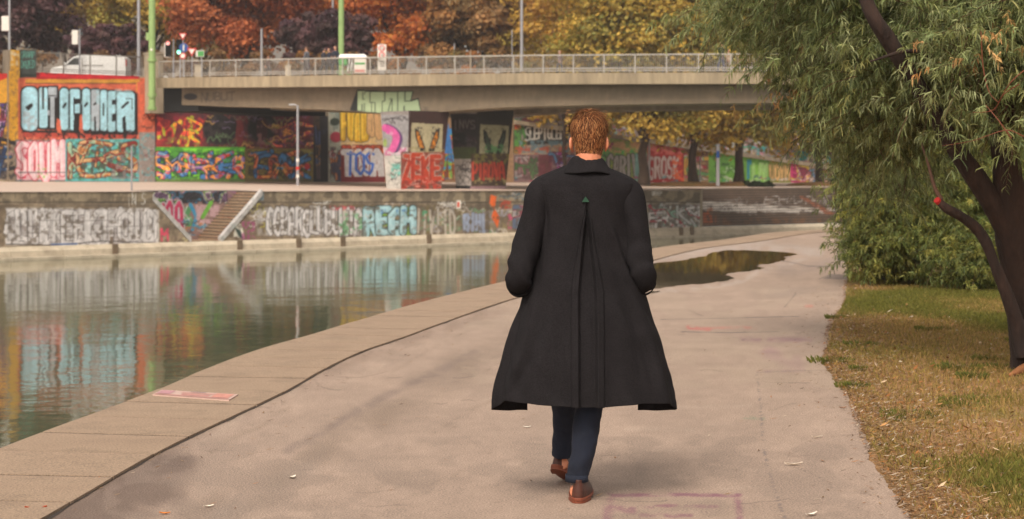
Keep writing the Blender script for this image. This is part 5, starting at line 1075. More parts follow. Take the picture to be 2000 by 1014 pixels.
b = MB(); b.box(tuple(P(328, 98, 116.3)), (.4, .3, .95)); tag(b.build('signal_box', M['signwhite'], bevel=.03), 'pale cabinet back beside the red traffic light', 'signal box')
def tri(o, x, z_, s_, m, y, par):
    b = MB(); p = [(x-s_, y, z_+s_*.58), (x+s_, y, z_+s_*.58), (x, y, z_-s_*1.15)]; b.hexa([Vector(q_) for q_ in p], [Vector(q_)+Vector((0, -.02, 0)) for q_ in p]); return b.build('triangle', m, par)
def yield_sign(px, ytop, d, lab, sz=.32):
    o = pole('yield_sign', px, ytop+4, 150, d, .04, M['steel'], lab, 'road sign', None, 'red and white yield signs'); H_ = z_of(ytop, d)-z_of(150, d); t1_ = tri(o, 0, H_-sz*.6, sz, M['red'], -.06, o); tri(o, 0, H_-sz*.6, sz*.62, M['signwhite'], -.085, t1_)
yield_sign(375, 94, 118, 'yield sign standing free right of the traffic lights'); yield_sign(357.5, 65, 122, 'higher yield sign on the post beside the green traffic light', .28)
o = pole('round_sign', 359, 86, 150, 119.4, .04, M['steel'], 'round blue arrow sign beside the green traffic light', 'road sign'); H_ = z_of(86, 119.4)-z_of(150, 119.4); q1_ = disc(o, 0, H_-.25, .3, M['blue']); b = MB(); b.box((0, -.09, H_-.25), (.08, .01, .4)); b.build('arrow', M['signwhite'], q1_); disc(o, -.05, H_-.8, .22, M['red']); disc(o, -.05, H_-.8, .15, M['signwhite'], -.082, .01)
o = pole('street_name_sign', 394, 95, 150, 120, .045, M['steel'], 'small green and white direction board right of the free yield sign', 'road sign'); H_ = z_of(95, 120)-z_of(150, 120); b = MB(); b.box((-.1, -.06, H_-.35), (.55, .04, .42)); q1_ = b.build('board', M['signwhite'], o); b = MB(); b.box((-.05, -.09, H_-.35), (.4, .02, .34)); b.build('green_panel', M['green'], q1_)
# bollards / hoarding pieces behind the railing
for k, (px, w_, yt, lab) in enumerate([(388, 14, 126, 'beige box post behind the railing right of the traffic lights'), (563, 10, 128, 'pale bollard behind the railing left of the lone walker')]):
    b = MB(); p = P(px, 150, 123); b.box((p.x, p.y, p.z+.35), (w_/28., .4, z_of(yt, 123)-p.z)); b.box((p.x, p.y, p.z+.35+(z_of(yt, 123)-p.z)/2+.03), (w_/28.+.08, .48, .06)); tag(b.build('stone_post', M['concrete_pale'], bevel=.03), lab, 'post')
# white van on the street
def extr(b, prof, y0, y1, inset=0):
    b.hexa([Vector((x, y0, z_)) for x, z_ in prof], [Vector((x, y1, z_)) for x, z_ in prof]); return b
def van(px0, px1, ytop, d, label):
    s_ = F/d; L = (px1-px0)/s_; x0 = (px0-1000)/s_; o = empty('delivery_van', (x0, d, 7.75)); tag(o, label, 'van'); Hh = z_of(ytop, d)-7.75
    prof = [(.02, .35), (0, .75), (.12, 1.0), (L*.17, 1.18), (L*.30, Hh*.93), (L*.37, Hh), (L*.93, Hh), (L*.985, Hh*.9), (L, .8), (L, .35)]
    b = MB(); extr(b, prof, 0, 1.85); body = b.build('body', M['white'], o, bevel=.05)
    b = MB(); extr(b, [(L*.205, 1.22), (L*.315, Hh*.9), (L*.40, Hh*.9), (L*.40, 1.22)], -.012, .01); b.build('side_window', M['glass'], o)
    b = MB(); b.hexa([Vector((L*.175, .15, 1.22)), Vector((L*.175, 1.7, 1.22)), Vector((L*.295, 1.7, Hh*.9)), Vector((L*.295, .15, Hh*.9))], [Vector((L*.175-.03, .15, 1.24)), Vector((L*.175-.03, 1.7, 1.24)), Vector((L*.295-.03, 1.7, Hh*.9+.02)), Vector((L*.295-.03, .15, Hh*.9+.02))]); b.build('windscreen', M['glass'], o)
    for x in (L*.42, L*.70): b = MB(); b.box((x, -.008, Hh*.58), (.025, .02, Hh*.62)); b.build('door_seam', M['concrete_dark'], o)
    b = MB(); b.box((L*.56, -.02, Hh*.62), (L*.27, .03, .03)); b.build('slide_rail', M['concrete_dark'], o)
    b = MB(); b.box((L-.02, .12, 1.35), (.06, .2, .4)); b.build('tail_light', M['red'], o); b = MB(); b.box((.06, .2, .85), (.1, .3, .16)); b.build('headlight', M['signwhite'], o); b = MB(); b.box((L*.19, -.16, 1.3), (.12, .2, .22)); b.build('mirror', M['white'], o, bevel=.02)
    b = MB(); b.box((L*.46, -.02, 1.15), (.16, .03, .04)); b.build('handle', M['concrete_dark'], o)
    for x in (L*.19, L*.8):
        for y in (.02, 1.62):
            b = MB(); b.tube([(x, y, .34), (x, y+.2, .34)], .34, 20); w_ = b.build('wheel', M['tyre'], o); b = MB(); b.tube([(x, y-.01, .34), (x, y+.21, .34)], .19, 16); b.build('rim', M['steel'], w_)
van(98, 246, 108, 127.5, 'white delivery van parked behind the railing above the OUT OF ORDER wall')
van(304, 350, 147, 131, 'roof of a low white car behind the left end of the bridge railing') if False else None
b = MB(); p = P(300, 152, 128); b.hexa([Vector((p.x+x, p.y+y, 7.75)) for x, y in ((0, 0), (4.4, 0), (4.4, 1.7), (0, 1.7))], [Vector((p.x+x, p.y+y, 8.25)) for x, y in ((.05, .05), (4.3, .05), (4.3, 1.6), (.05, 1.6))])
# low white car
o = empty('parked_car', ((247-1000)/F*144, 144, 7.71)); tag(o, 'low white car whose roof shows at the left end of the bridge railing', 'car')
b = MB(); L = 4.3; extr(b, [(0, .3), (0, .75), (.9, .88), (1.5, 1.36), (2.9, 1.4), (3.7, .95), (4.3, .85), (4.3, .3)], 0, 1.7); b.build('body', M['white'], o, bevel=.06); b = MB(); extr(b, [(1.15, .9), (1.6, 1.28), (2.8, 1.3), (3.4, .92)], -.012, .01); b.build('side_window', M['glass'], o)
for x in (.8, 3.5):
    b = MB(); b.tube([(x, .0, .3), (x, .2, .3)], .3, 16); w_ = b.build('wheel', M['tyre'], o); b = MB(); b.tube([(x, -.01, .3), (x, .0, .3)], .17, 12); b.build('rim', M['steel'], w_)
# pedal cart stall
def cart():
    d = 119.0; s_ = F/d; x0 = (661-1000)/s_; zb = z_of(147, d); o = empty('vending_cart', (x0, d, zb)); tag(o, 'green and white vending cart with a white roof on the bridge', 'cart'); W_ = 54/s_
    b = MB(); b.hexa([Vector((-.05, 0, 1.18)), Vector((W_+.1, 0, 1.18)), Vector((W_+.1, 1.4, 1.18)), Vector((-.05, 1.4, 1.18))], [Vector((.1, .1, 1.4)), Vector((W_-.1, .1, 1.4)), Vector((W_-.1, 1.3, 1.4)), Vector((.1, 1.3, 1.4))]); b.build('roof', M['white'], o, bevel=.03)
    b = MB(); b.box((.3, .6, .9), (.55, 1, .42)); b.build('front_panel', M['green'], o, bevel=.03); b = MB(); b.box((1.42, .6, .62), (.78, 1, 1.0)); cb = b.build('counter', M['signwhite'], o, bevel=.02)
    for k, c_ in enumerate(('red', 'signwhite', 'green')): b = MB(); b.box((1.42, .09, .3+.24*k), (.66, .02, .14)); b.build('stripe', M[c_], cb)
    b = MB(); b.tube([(.75, .1, 1.2), (.6, .1, .25)], .035, 8); b.tube([(.95, .1, 1.2), (.8, .1, .35)], .035, 8); b.build('strut', M['white'], o)
    for x in (.1, .65): b = MB(); [b.tube([(x+.2*math.cos(q_), .3, .25+.2*math.sin(q_)), (x+.2*math.cos(q_+.42), .3, .25+.2*math.sin(q_+.42))], .025, 6) for q_ in np.arange(0, 6.28, .42)]; b.build('wheel', M['green'], o)
cart()

# ---------------------------------------------------------------- people on the bridge
M['skin'] = mat('skin', (206, 150, 122), .55, var=.08, scale=30, k=.85)
def chain(b, pts, n_=4, seg=10):
    sp = smoothpath(pts, n_); b.tube(sp[:, :3], [max(x, .004) for x in sp[:, 3]], seg); return b
def figure(px, d, zb, H_, label, top, legs, hair, facing=0, lean=0, stride=.18, arm='down', grp='people walking across the bridge', bag=None):
    k = H_/1.78; o = empty('person', ((px-1000)/F*d, d, zb), facing); tag(o, label, 'person', grp)
    b = MB(); chain(b, [(0, 0, .9*k, .13*k), (0, 0, 1.15*k, .13*k), (0, 0, 1.38*k, .14*k), (0, 0, 1.47*k, .07*k), (0, .01, 1.55*k, .055*k)]); b.ball((0, .02, 1.655*k), (.076*k, .095*k, .115*k)); b.ball((0, .115*k, 1.64*k), (.015, .02, .02), u=8, h=6)
    for s_ in (-1, 1):
        b.ball((s_*.078*k, .01, 1.65*k), (.012, .02, .03), u=8, h=6); st_ = s_*stride
        chain(b, [(s_*.09*k, 0, .93*k, .09*k), (s_*.095*k, st_*.7, .5*k, .06*k), (s_*.095*k, st_*.9-.03, .09*k, .04*k)]); chain(b, [(s_*.095*k, st_*.9-.08, .05, .04), (s_*.1*k, st_*.9+.14, .035, .03)])
        hp = [(s_*.19*k, 0, 1.4*k, .05*k), (s_*.25*k, -st_*.4, 1.15*k, .042*k), (s_*.26*k, -st_*.6+.08, .9*k, .03*k)] if arm == 'down' else [(s_*.19*k, 0, 1.4*k, .05*k), (s_*.27*k, .03, 1.15*k, .042*k), (s_*.12*k, .24, 1.12*k, .03*k)]
        chain(b, hp); hx, hy, hz = hp[-1][:3]; b.ball((hx, hy+.01, hz-.05), (.018, .04, .045), u=8, h=6)
        for f_ in range(4): chain(b, [(hx, hy-.02+.017*f_, hz-.08, .008), (hx-s_*.01, hy-.015+.017*f_, hz-.13-.01*(f_ in (1, 2)), .007)], 2, 5)
        chain(b, [(hx, hy+.04, hz-.05, .009), (hx-s_*.01, hy+.06, hz-.09, .007)], 2, 5)
    bo = b.build('body', M['skin'], o, smooth=True); rm = bo.modifiers.new('remesh', 'REMESH'); rm.mode = 'VOXEL'; rm.voxel_size = .014; rm.use_smooth_shade = True
    b = MB(); chain(b, [(0, 0, .86*k, .18*k), (0, 0, 1.1*k, .165*k), (0, 0, 1.36*k, .185*k), (0, 0, 1.46*k, .1*k), (0, 0, 1.5*k, .07*k)], 4, 14)
    for s_ in (-1, 1):
        st_ = s_*stride; hp = [(s_*.17*k, 0, 1.41*k, .075*k), (s_*.25*k, -st_*.4, 1.15*k, .062*k), (s_*.26*k, -st_*.6+.07, .93*k, .045*k)] if arm == 'down' else [(s_*.17*k, 0, 1.41*k, .075*k), (s_*.27*k, .03, 1.15*k, .062*k), (s_*.14*k, .2, 1.12*k, .045*k)]; chain(b, hp)
    j = b.build('jacket', mat('jacket', top, .9, var=.15, scale=20), o, smooth=True); rm = j.modifiers.new('remesh', 'REMESH'); rm.mode = 'VOXEL'; rm.voxel_size = .02; rm.use_smooth_shade = True
    b = MB(); chain(b, [(0, 0, .95*k, .15*k), (0, 0, .84*k, .15*k)])
    for s_ in (-1, 1): st_ = s_*stride; chain(b, [(s_*.09*k, 0, .9*k, .11*k), (s_*.095*k, st_*.7, .5*k, .08*k), (s_*.095*k, st_*.9-.03, .1*k, .06*k)])
    j = b.build('trousers', mat('trousers', legs, .9, var=.15, scale=20), o, smooth=True); rm = j.modifiers.new('remesh', 'REMESH'); rm.mode = 'VOXEL'; rm.voxel_size = .02; rm.use_smooth_shade = True
    b = MB(); b.ball((0, -.012, 1.68*k), (.085*k, .1*k, .105*k)); b.build('hair', mat('hair', hair, .7, var=.2, scale=60), o, smooth=True)
    for s_ in (-1, 1): b = MB(); st_ = s_*stride; chain(b, [(s_*.095*k, st_*.9-.1, .05, .05), (s_*.1*k, st_*.9+.02, .05, .052), (s_*.105*k, st_*.9+.16, .035, .036)]); b.build('shoe', M['tyre'], o, smooth=True)
    if bag: b = MB(); b.box((.27*k, .05, .62*k), (.12, .3, .34)); b.build('bag', mat('bag', bag, .7), o, bevel=.03)
dd = lambda px, w_: dB(px, w_)
for a_ in [(599, 2.6, 91, 'person in a grey jacket walking alone, purple bag in hand', (92, 92, 98), (80, 76, 80), (90, 62, 44), 1.4, 'down', (120, 80, 140)),
           (632, 3.6, 94, 'dark dressed person, leftmost of the three standing together', (44, 44, 52), (40, 40, 46), (40, 32, 28), -1.2, 'up', None), (643, 3.0, 94, 'dark dressed person in the middle of the group of three', (40, 42, 54), (36, 38, 48), (110, 76, 54), 1.8, 'up', None),
           (655, 2.2, 89, 'person in a navy jacket, rightmost of the three standing together', (36, 40, 54), (34, 38, 52), (120, 84, 60), 2.6, 'up', None),
           (1093, 3, 105, 'bent grey clad person seen through the middle of the bridge railing', (120, 104, 104), (60, 62, 70), (170, 140, 120), -1.5, 'down', None), (1409, 3.0, 83, 'bald man in a dark green jacket crossing near the willow', (50, 56, 48), (54, 62, 84), (190, 140, 116), -1.5, 'down', None),
           (1422, 3.6, 96, 'person in beige walking behind the bald man', (176, 150, 126), (120, 104, 90), (120, 90, 66), -1.5, 'down', None), (525, 5, 120, 'person in a dark coat low behind the railing right of the grey mast', (90, 70, 66), (70, 66, 70), (90, 60, 50), 1.5, 'down', None)]:
    px, w_, yt, lab, tp_, lg, hr, fc, am, bag = a_; d = dd(px, w_); zb = ftop(t_of(px, w_))+.04+.045*w_; H_ = min(max(z_of(yt, d)-zb, 1.4), 1.92)
    figure(px, d, zb, H_, lab, tp_, lg, hr, fc, arm=am, bag=bag)

# ---------------------------------------------------------------- willow
def willow_foliage(name, ells, ntw, nlf, L, Wd, pal, par, seed, sil=.3, tw_len=(.45, .95), droop=1.0):
    """many drooping twigs, each with its own narrow curved leaves"""
    r = np.random.default_rng(seed); vol = np.array([e_[3]*e_[4]*e_[5]*e_[6] for e_ in ells]); vol /= vol.sum(); k = r.choice(len(ells), ntw, p=vol)
    E = np.array([e_[:6] for e_ in ells]); d = r.normal(size=(ntw, 3)); d /= np.linalg.norm(d, axis=1)[:, None]; rad = r.random(ntw)**.5
    p0 = E[k, :3]+d*E[k, 3:6]*rad[:, None]
    ncl = max(ntw//14, 20); ci = r.integers(0, ncl, ntw); cen = p0[:ncl]; near_ = r.random(ntw) < .8   # twigs gather in sprays
    p0 = np.where(near_[:, None], cen[ci]+r.normal(size=(ntw, 3))*np.array([.2, .2, .13])*(1 if L < .1 else 1.6), p0); ctn = r.uniform(.7, 1.3, ncl)
    out = d*np.array([1, 1, .3])+r.normal(size=(ntw, 3))*.35+np.array([0, 0, .15]); out /= np.linalg.norm(out, axis=1)[:, None]
    TL = r.uniform(*tw_len, ntw)
    def pt(ti, t): # position along twig: outward then hanging
        q = p0[ti]+out[ti]*(TL[ti]*t)[:, None]; q[:, 2] -= droop*TL[ti]*.55*t**2; return q
    ti = np.repeat(np.arange(ntw), nlf); t = r.random(len(ti))*.95+.05; b0 = pt(ti, t); tg = pt(ti, t+.05)-b0; tg /= np.linalg.norm(tg, axis=1)[:, None]
    side = r.normal(size=b0.shape); side -= (side*tg).sum(1)[:, None]*tg; side /= np.linalg.norm(side, axis=1)[:, None]
    ax = tg*.6+side*.85+r.normal(size=b0.shape)*.3+np.array([0, 0, -.45*droop]); ax /= np.linalg.norm(ax, axis=1)[:, None]
    wv = np.cross(ax, r.normal(size=b0.shape)); wv /= np.linalg.norm(wv, axis=1)[:, None]; l_ = (L*r.uniform(.6, 1.2, len(ti)))[:, None]; w_ = (Wd*r.uniform(.7, 1.2, len(ti)))[:, None]
    sag = np.array([0, 0, -1.0])*l_*.34
    cu = r.normal(size=b0.shape)*l_*.16; A = b0; B1 = b0+ax*l_*.36+sag*.08+cu*.3; B2 = b0+ax*l_*.68+sag*.45+cu*.6; Cc = b0+ax*l_*.88+sag*1.15+cu*.3
    V = np.stack([A-wv*w_*.25, A+wv*w_*.25, B1+wv*w_*.5, B1-wv*w_*.5, B2+wv*w_*.42, B2-wv*w_*.42, Cc+wv*w_*.08, Cc-wv*w_*.08], 1); n_ = len(ti)
    base = np.arange(n_)[:, None]*8; Fc = np.concatenate([base+np.array([[0, 1, 2, 3]]), base+np.array([[3, 2, 4, 5]]), base+np.array([[5, 4, 6, 7]])], 0)
    twt = r.uniform(.75, 1.25, ntw)*ctn[ci]; pc_ = pal[r.integers(0, len(pal), ntw)]; c = pc_[ti]*.6+pal[r.integers(0, len(pal), n_)]*.4; sl_ = r.random(n_) < sil
    c = np.where(sl_[:, None], c*1.5+.02, c)*(twt[ti]*r.uniform(.75, 1.2, n_))[:, None]
    o = npmesh(name, V.reshape(-1, 3), Fc, M['willow'], par, np.repeat(c, 8, 0))
    # the twigs themselves, thin three sided stems
    m_ = ntw//2; idx = np.arange(m_); ts = [0, .35, .7, 1.0]; rings = []
    for t_ in ts:
        q = pt(idx, np.full(m_, t_)); rr = .0045*(1-t_*.7)
        rings.append(np.stack([q+np.array([rr, 0, 0]), q+np.array([-rr*.5, rr, 0]), q+np.array([-rr*.5, -rr, rr])], 1))
    R_ = np.stack(rings, 1).reshape(-1, 3); b_ = np.arange(m_)[:, None, None]*12+np.arange(3)[None, :, None]*3+np.arange(3)[None, None, :]; nx_ = np.arange(m_)[:, None, None]*12+np.arange(3)[None, :, None]*3+(np.arange(3)[None, None, :]+1) % 3
    Fq = np.stack([b_, nx_, nx_+3, b_+3], -1).reshape(-1, 4)
    return o, R_, Fq
def EL(px, py, rx, ry, d, rd, wt=1.0):
    s_ = F/d; p = P(px, py, d); return (p.x, p.y, p.z, rx/s_, rd, ry/s_, wt)
def LV(*c): return lin(c)*.92
WP = 1.12*np.array([LV(122, 130, 82), LV(100, 112, 68), LV(152, 156, 112), LV(80, 94, 54), LV(114, 122, 66), LV(140, 136, 82)])
M['twig'] = mat('reddish twig', (92, 62, 46), .8, var=.2, scale=30)
base = P(2012, 728, 14.0); base.z = 0
wt = empty('willow_tree', base); tag(wt, 'large willow on the grass with dark leaning stems and drooping narrow leaves', 'willow tree'); bpy.context.view_layer.update()
b = MB()
def stem(b, pts, seg=14, n_=6, wob=.012, sd_=1):
    sp = smoothpath([(*P(x, y, d), r_) for x, y, d, r_ in pts], n_); r1 = random.Random(sd_)
    nw = vnoise(len(sp)+2, 4, 5+n_*.4, sd_+40, 2)
    for j_, q_ in enumerate(sp[1:-1]): q_[0] += (nw[j_, 0]-.5)*wob*3; q_[1] += (nw[j_, 1]-.5)*wob*3; q_[3] *= 1+(nw[j_, 2]-.5)*.3
    b.tube(sp[:, :3], list(sp[:, 3]), seg, ridge=.10 if seg > 9 else 0, rs=sd_)
stem(b, [(2026, 745, 14, .22), (2018, 700, 14, .17), (2003, 620, 14.0, .145), (1992, 540, 13.9, .135), (1978, 460, 13.8, .13), (1972, 380, 13.7, .12), (1962, 300, 13.6, .10), (1952, 200, 13.5, .09), (1946, 90, 13.4, .08), (1940, -60, 13.4, .06), (1930, -220, 13.4, .03)], 30, 14)
keep(b.build('trunk', M['bark'], smooth=True), wt)
for pts in ([(1976, 470, 13.8, .085), (1945, 410, 13.7, .08), (1895, 330, 13.6, .076), (1850, 262, 13.5, .07), (1800, 180, 13.4, .064), (1745, 95, 13.25, .06), (1700, 20, 13.2, .054), (1670, -80, 13.4, .045), (1640, -200, 14.4, .02)],
            [(1990, 560, 13.9, .08), (2040, 400, 13.8, .07), (2100, 200, 13.6, .06), (2140, 0, 13.5, .04), (2160, -150, 13.5, .02)],
            [(1962, 300, 13.6, .06), (1990, 200, 13.4, .05), (2020, 80, 13.2, .04), (2040, -60, 13.1, .02)], [(1745, 95, 14.8, .045), (1650, 60, 15.1, .03), (1540, 40, 15.6, .018), (1430, 60, 16.2, .007)],
            [(1850, 270, 14.4, .045), (1760, 240, 14.7, .03), (1660, 230, 15.2, .018), (1580, 240, 15.6, .007)], [(1952, 200, 13.5, .045), (1860, 130, 13.4, .03), (1780, 100, 13.2, .018), (1700, 120, 13.0, .006)]):
    b = MB(); stem(b, pts, 18, 12, sd_=len(pts)); keep(b.build('limb', M['bark'], smooth=True), wt)
b = MB(); stem(b, [(2006, 700, 13.8, .08), (1990, 650, 13.8, .06), (1972, 590, 13.75, .05), (1948, 530, 13.7, .042), (1928, 480, 13.7, .04), (1908, 448, 13.7, .042), (1880, 425, 13.65, .036), (1850, 408, 13.6, .033), (1832, 393, 13.6, .026)], 16, 12, wob=.004); lb_ = keep(b.build('sawn_limb', M['bark'], smooth=True), wt)
b = MB(); b.tube([P(1834, 395, 13.60), P(1829.5, 390.5, 13.585)], [.0265, .0255], 16); rc = b.build('painted_cut', mat('dull red paint', (176, 34, 30), .8, var=.2, scale=60)); rc.parent = lb_
b = MB(); stem(b, [(1838, 392, 13.62, .02), (1824, 362, 13.65, .014), (1812, 318, 13.7, .011), (1800, 280, 13.75, .008)], 6, wob=.003); sh_ = b.build('side_shoot', M['twig'], smooth=True); sh_.parent = lb_
b = MB(); stem(b, [(2012, 722, 13.8, .06), (1996, 722, 13.7, .035), (1972, 733, 13.55, .012)], 12, wob=.004); keep(b.build('root_flare', M['wood_cut'], smooth=True), wt)
NE = [EL(1660, 50, 120, 85, 15.2, .8), EL(1770, 100, 170, 120, 14.6, 1.0), EL(1900, 90, 170, 120, 13.8, 1.0), EL(1715, 190, 75, 80, 15.0, .6), EL(1520, 15, 95, 55, 16, .4, .9), EL(1415, 25, 85, 42, 16.2, .3, 1.1), EL(1590, 120, 70, 65, 15.6, .4), EL(1480, 95, 40, 25, 16, .2, .5), EL(1610, 230, 35, 30, 15.6, .25), EL(1670, 290, 30, 40, 16, .3), EL(1640, 210, 40, 50, 15.6, .3),
      EL(1940, 240, 95, 14, 12.9, .25, 1.6), EL(1830, 205, 90, 60, 14.9, .5), EL(1800, -120, 380, 120, 14.4, 1.2, .5), EL(2150, 60, 200, 230, 13.4, 1.0, .5), EL(1735, 270, 60, 60, 15.6, .4), EL(1540, -70, 180, 50, 15.5, .6, .6), EL(1800, 290, 50, 30, 15.6, .3), EL(1690, 330, 40, 40, 17, .3), EL(1760, 340, 50, 40, 17, .3)]
fo, R_, Fq = willow_foliage('foliage', NE, 9400, 30, .078, .0085, WP, None, 3, .3, (.2, .5), .8); keep(fo, wt); keep(npmesh('twigs', R_, Fq, M['twig']), wt)
# dead tan sprays and bare reddish twigs in front
fo, R_, Fq = willow_foliage('dry_leaves', [EL(1915, 85, 14, 30, 12.6, .08), EL(1690, 78, 8, 8, 14.6, .05), EL(1530, 185, 12, 8, 15.4, .05), EL(1510, 200, 8, 6, 15.4, .05)], 34, 14, .05, .010, np.array([lin((214, 176, 116)), lin((190, 140, 86))])*.8, None, 9, .1, (.1, .25)); keep(fo, wt)
b = MB(); r1 = random.Random(8)
for pts in ([(1916, 60, 12.6, .008), (1920, 130, 12.6, .007), (1932, 180, 12.55, .006), (1950, 200, 12.5, .004)], [(1990, 165, 12.3, .007), (1960, 185, 12.4, .006), (1940, 215, 12.5, .005), (1900, 220, 12.5, .003)], [(2010, 130, 12.3, .007), (1975, 160, 12.3, .006), (1950, 200, 12.4, .004)], [(1975, 270, 12.3, .009), (1950, 235, 12.3, .007), (1925, 205, 12.4, .004)], [(2040, 290, 12.2, .01), (1990, 262, 12.2, .007), (1960, 255, 12.2, .006), (1900, 275, 12.3, .004), (1840, 285, 12.4, .002)]):
    sp = smoothpath([(*P(x, y, d), q_*.55) for x, y, d, q_ in pts], 4); b.tube(sp[:, :3], list(sp[:, 3]), 6)
keep(b.build('bare_twigs', mat('orange brown twig', (130, 68, 42), .7, var=.2, scale=30, k=.8)), wt)
# leafy willow thicket behind, two shrubs
SP = np.array([LV(116, 124, 58), LV(84, 100, 46), LV(146, 146, 72), LV(70, 84, 40), LV(146, 136, 60), LV(100, 110, 56)])
for (px, dd_, ells, lab, sd_, n1) in [(1750, 25, [EL(1755, 350, 70, 90, 24.5, 1.0), EL(1760, 450, 70, 75, 24.5, .9, 1.3), EL(1810, 250, 110, 90, 26, 1.2), EL(1680, 270, 25, 50, 25, .4), EL(1715, 490, 35, 45, 24.2, .4, 1.3), EL(1705, 400, 28, 80, 25, .5, 1.2), EL(1815, 400, 50, 80, 25, .8)], 'dense green willow bush behind the tree, its edge hanging over the path', 31, 4200),
                                      (1930, 24, [EL(1930, 400, 100, 100, 24.5, 1.0), EL(1900, 500, 90, 55, 23.2, .5, 1.4), EL(2060, 420, 110, 150, 25, 1.1), EL(1960, 250, 120, 120, 26, 1.2), EL(1990, 510, 60, 60, 23.6, .5)], 'green willow bush directly behind the dark leaning stems', 32, 3000)]:
    base = P(px, 560, dd_); base.z = 0; o = empty('willow_bush', base); tag(o, lab, 'bush', 'willow bushes behind the tree'); bpy.context.view_layer.update()
    fo, R_, Fq = willow_foliage('foliage', ells, int(n1*2.1), 30, .080, .0115, SP, None, sd_, .25, (.2, .5), .45); keep(fo, o); keep(npmesh('twigs', R_, Fq, M['twig']), o)
    r1 = random.Random(sd_)
    for k in range(7):
        tx = px+r1.uniform(-80, 80); b = MB(); stem(b, [(px+r1.uniform(-25, 25), 566, dd_, .07), (lerp(px, tx, .4), 480, dd_+.3, .05), (tx, 380, dd_+.5, .035), (tx+r1.uniform(-30, 30), 260, dd_+.7, .015)], 7, sd_=k); keep(b.build('stem', M['bark'], smooth=True), o)
# far near-bank trees that close the view behind the thicket
for (px, d, wd, yt, lab, sd_) in [(1830, 44, 360, -150, 'green tree standing behind the willow bushes', 51), (2080, 40, 340, -150, 'green tree at the right frame edge behind the willow', 52)]:
    s_ = F/d; tree('bank_tree', ((px-1000)/s_, d, -.05), z_of(yt, d), wd/2/s_, 2.2, .3, [(96, 104, 52), (78, 88, 44), (116, 118, 62)], lab, 'trees behind the willow', .14, .13, 110, 220, sd_, 6)

# ---------------------------------------------------------------- the walking man
MX, MY = .343, 8.5
man = empty('person', (MX, MY, 0)); tag(man, 'man seen from behind walking on the path in a long dark coat, hands in pockets', 'person')
M['coat'] = mat('charcoal wool', (40, 37, 39), .88, var=.2, scale=7, var2=.34, scale2=150, bump=.35, bscale=300, spec=.12, k=.74)
M['lining'] = mat('black lining', (22, 23, 24), .7, var=.1)
M['jeans'] = mat('dark blue denim', (24, 36, 62), .85, var=.3, scale=9, var2=.2, scale2=300, bump=.3, bscale=400, k=.5)
M['leather'] = mat('brown leather', (90, 44, 28), .5, var=.4, scale=22, bump=.15, bscale=60, k=.62)
M['sole'] = mat('tan rubber sole', (150, 74, 44), .6, var=.15, scale=30, k=.62)
M['hairm'] = mat('auburn hair', None, .7, attr=True, var=0, spec=.15)
M['face'] = mat('warm skin', (212, 134, 98), .5, var=.1, scale=25, k=.85)
# body: one continuous surface (voxel joined), facing +Y
b = MB(); HX = .022
def CHN(pts, n_=5, seg=14): chain(b, pts, n_, seg)
b.ball((HX, .045, 1.755), (.078, .098, .098), u=24, h=16); b.ball((HX, .075, 1.69), (.062, .075, .075), u=20, h=12); b.ball((HX, .022, 1.72), (.068, .066, .08), u=20, h=12)
b.ball((HX, .105, 1.635), (.036, .036, .026)); chain(b, [(HX, .145, 1.735, .011), (HX, .165, 1.71, .013), (HX, .17, 1.692, .016)], 3, 8); b.ball((HX-.014, .16, 1.69), .010); b.ball((HX+.014, .16, 1.69), .010)
b.ball((HX, .138, 1.755), (.05, .018, .012)); b.ball((HX-.045, .115, 1.70), (.022, .025, .018)); b.ball((HX+.045, .115, 1.70), (.022, .025, .018)); b.ball((HX, .147, 1.662), (.024, .01, .006)); b.ball((HX, .146, 1.652), (.021, .01, .006))
CHN([(.012, -.005, 1.48, .075), (.016, .0, 1.55, .062), (.02, .005, 1.62, .061), (HX, .015, 1.68, .062)])
for s_ in (-1, 1):   # ears
    for k in range(9): q_ = -1.4+2.9*k/8; b.ball((HX+s_*(.078+.010*math.cos(q_*.8)), .022-.014*math.cos(q_), 1.690+.026*math.sin(q_)), .0085, u=8, h=6)
    b.ball((HX+s_*.078, .024, 1.688), (.007, .014, .022), u=8, h=6); b.ball((HX+s_*.079, .024, 1.660), (.006, .009, .010), u=8, h=6)
CHN([(0, .08, .92, .10), (0, .08, 1.05, .09), (0, .07, 1.2, .09), (0, .06, 1.36, .09), (0, .05, 1.44, .07), (.01, .03, 1.5, .055)]); CHN([(-.17, .05, 1.41, .04), (0, .05, 1.42, .06), (.17, .05, 1.41, .04)])
# arms into pockets
AL = [(-.19, .04, 1.42, .04), (-.232, .02, 1.30, .038), (-.280, -.015, 1.13, .034), (-.297, -.01, 1.06, .034), (-.275, .10, 1.01, .03), (-.25, .17, .975, .026)]
AR = [(.19, .04, 1.42, .04), (.226, .02, 1.30, .038), (.256, -.015, 1.14, .034), (.27, -.01, 1.07, .034), (.262, .10, 1.01, .03), (.245, .17, .975, .026)]
for A_, s_ in ((AL, -1), (AR, 1)):
    CHN(A_); hx, hy, hz = A_[-1][:3]; b.ball((hx-s_*.01, hy+.05, hz-.03), (.018, .045, .036), u=14, h=10)
    for f_, (l_, dz) in enumerate(((.072, .02), (.08, .0), (.074, -.02), (.058, -.038))): chain(b, [(hx-s_*.012, hy+.08, hz-.03+dz*.8, .0092), (hx-s_*.022, hy+.08+l_*.55, hz-.045+dz, .0085), (hx-s_*.042, hy+.08+l_*.85, hz-.062+dz, .0072)], 3, 8)
    chain(b, [(hx-s_*.012, hy+.03, hz+.0, .011), (hx-s_*.035, hy+.06, hz+.012, .0095), (hx-s_*.048, hy+.09, hz+.004, .008)], 3, 8)
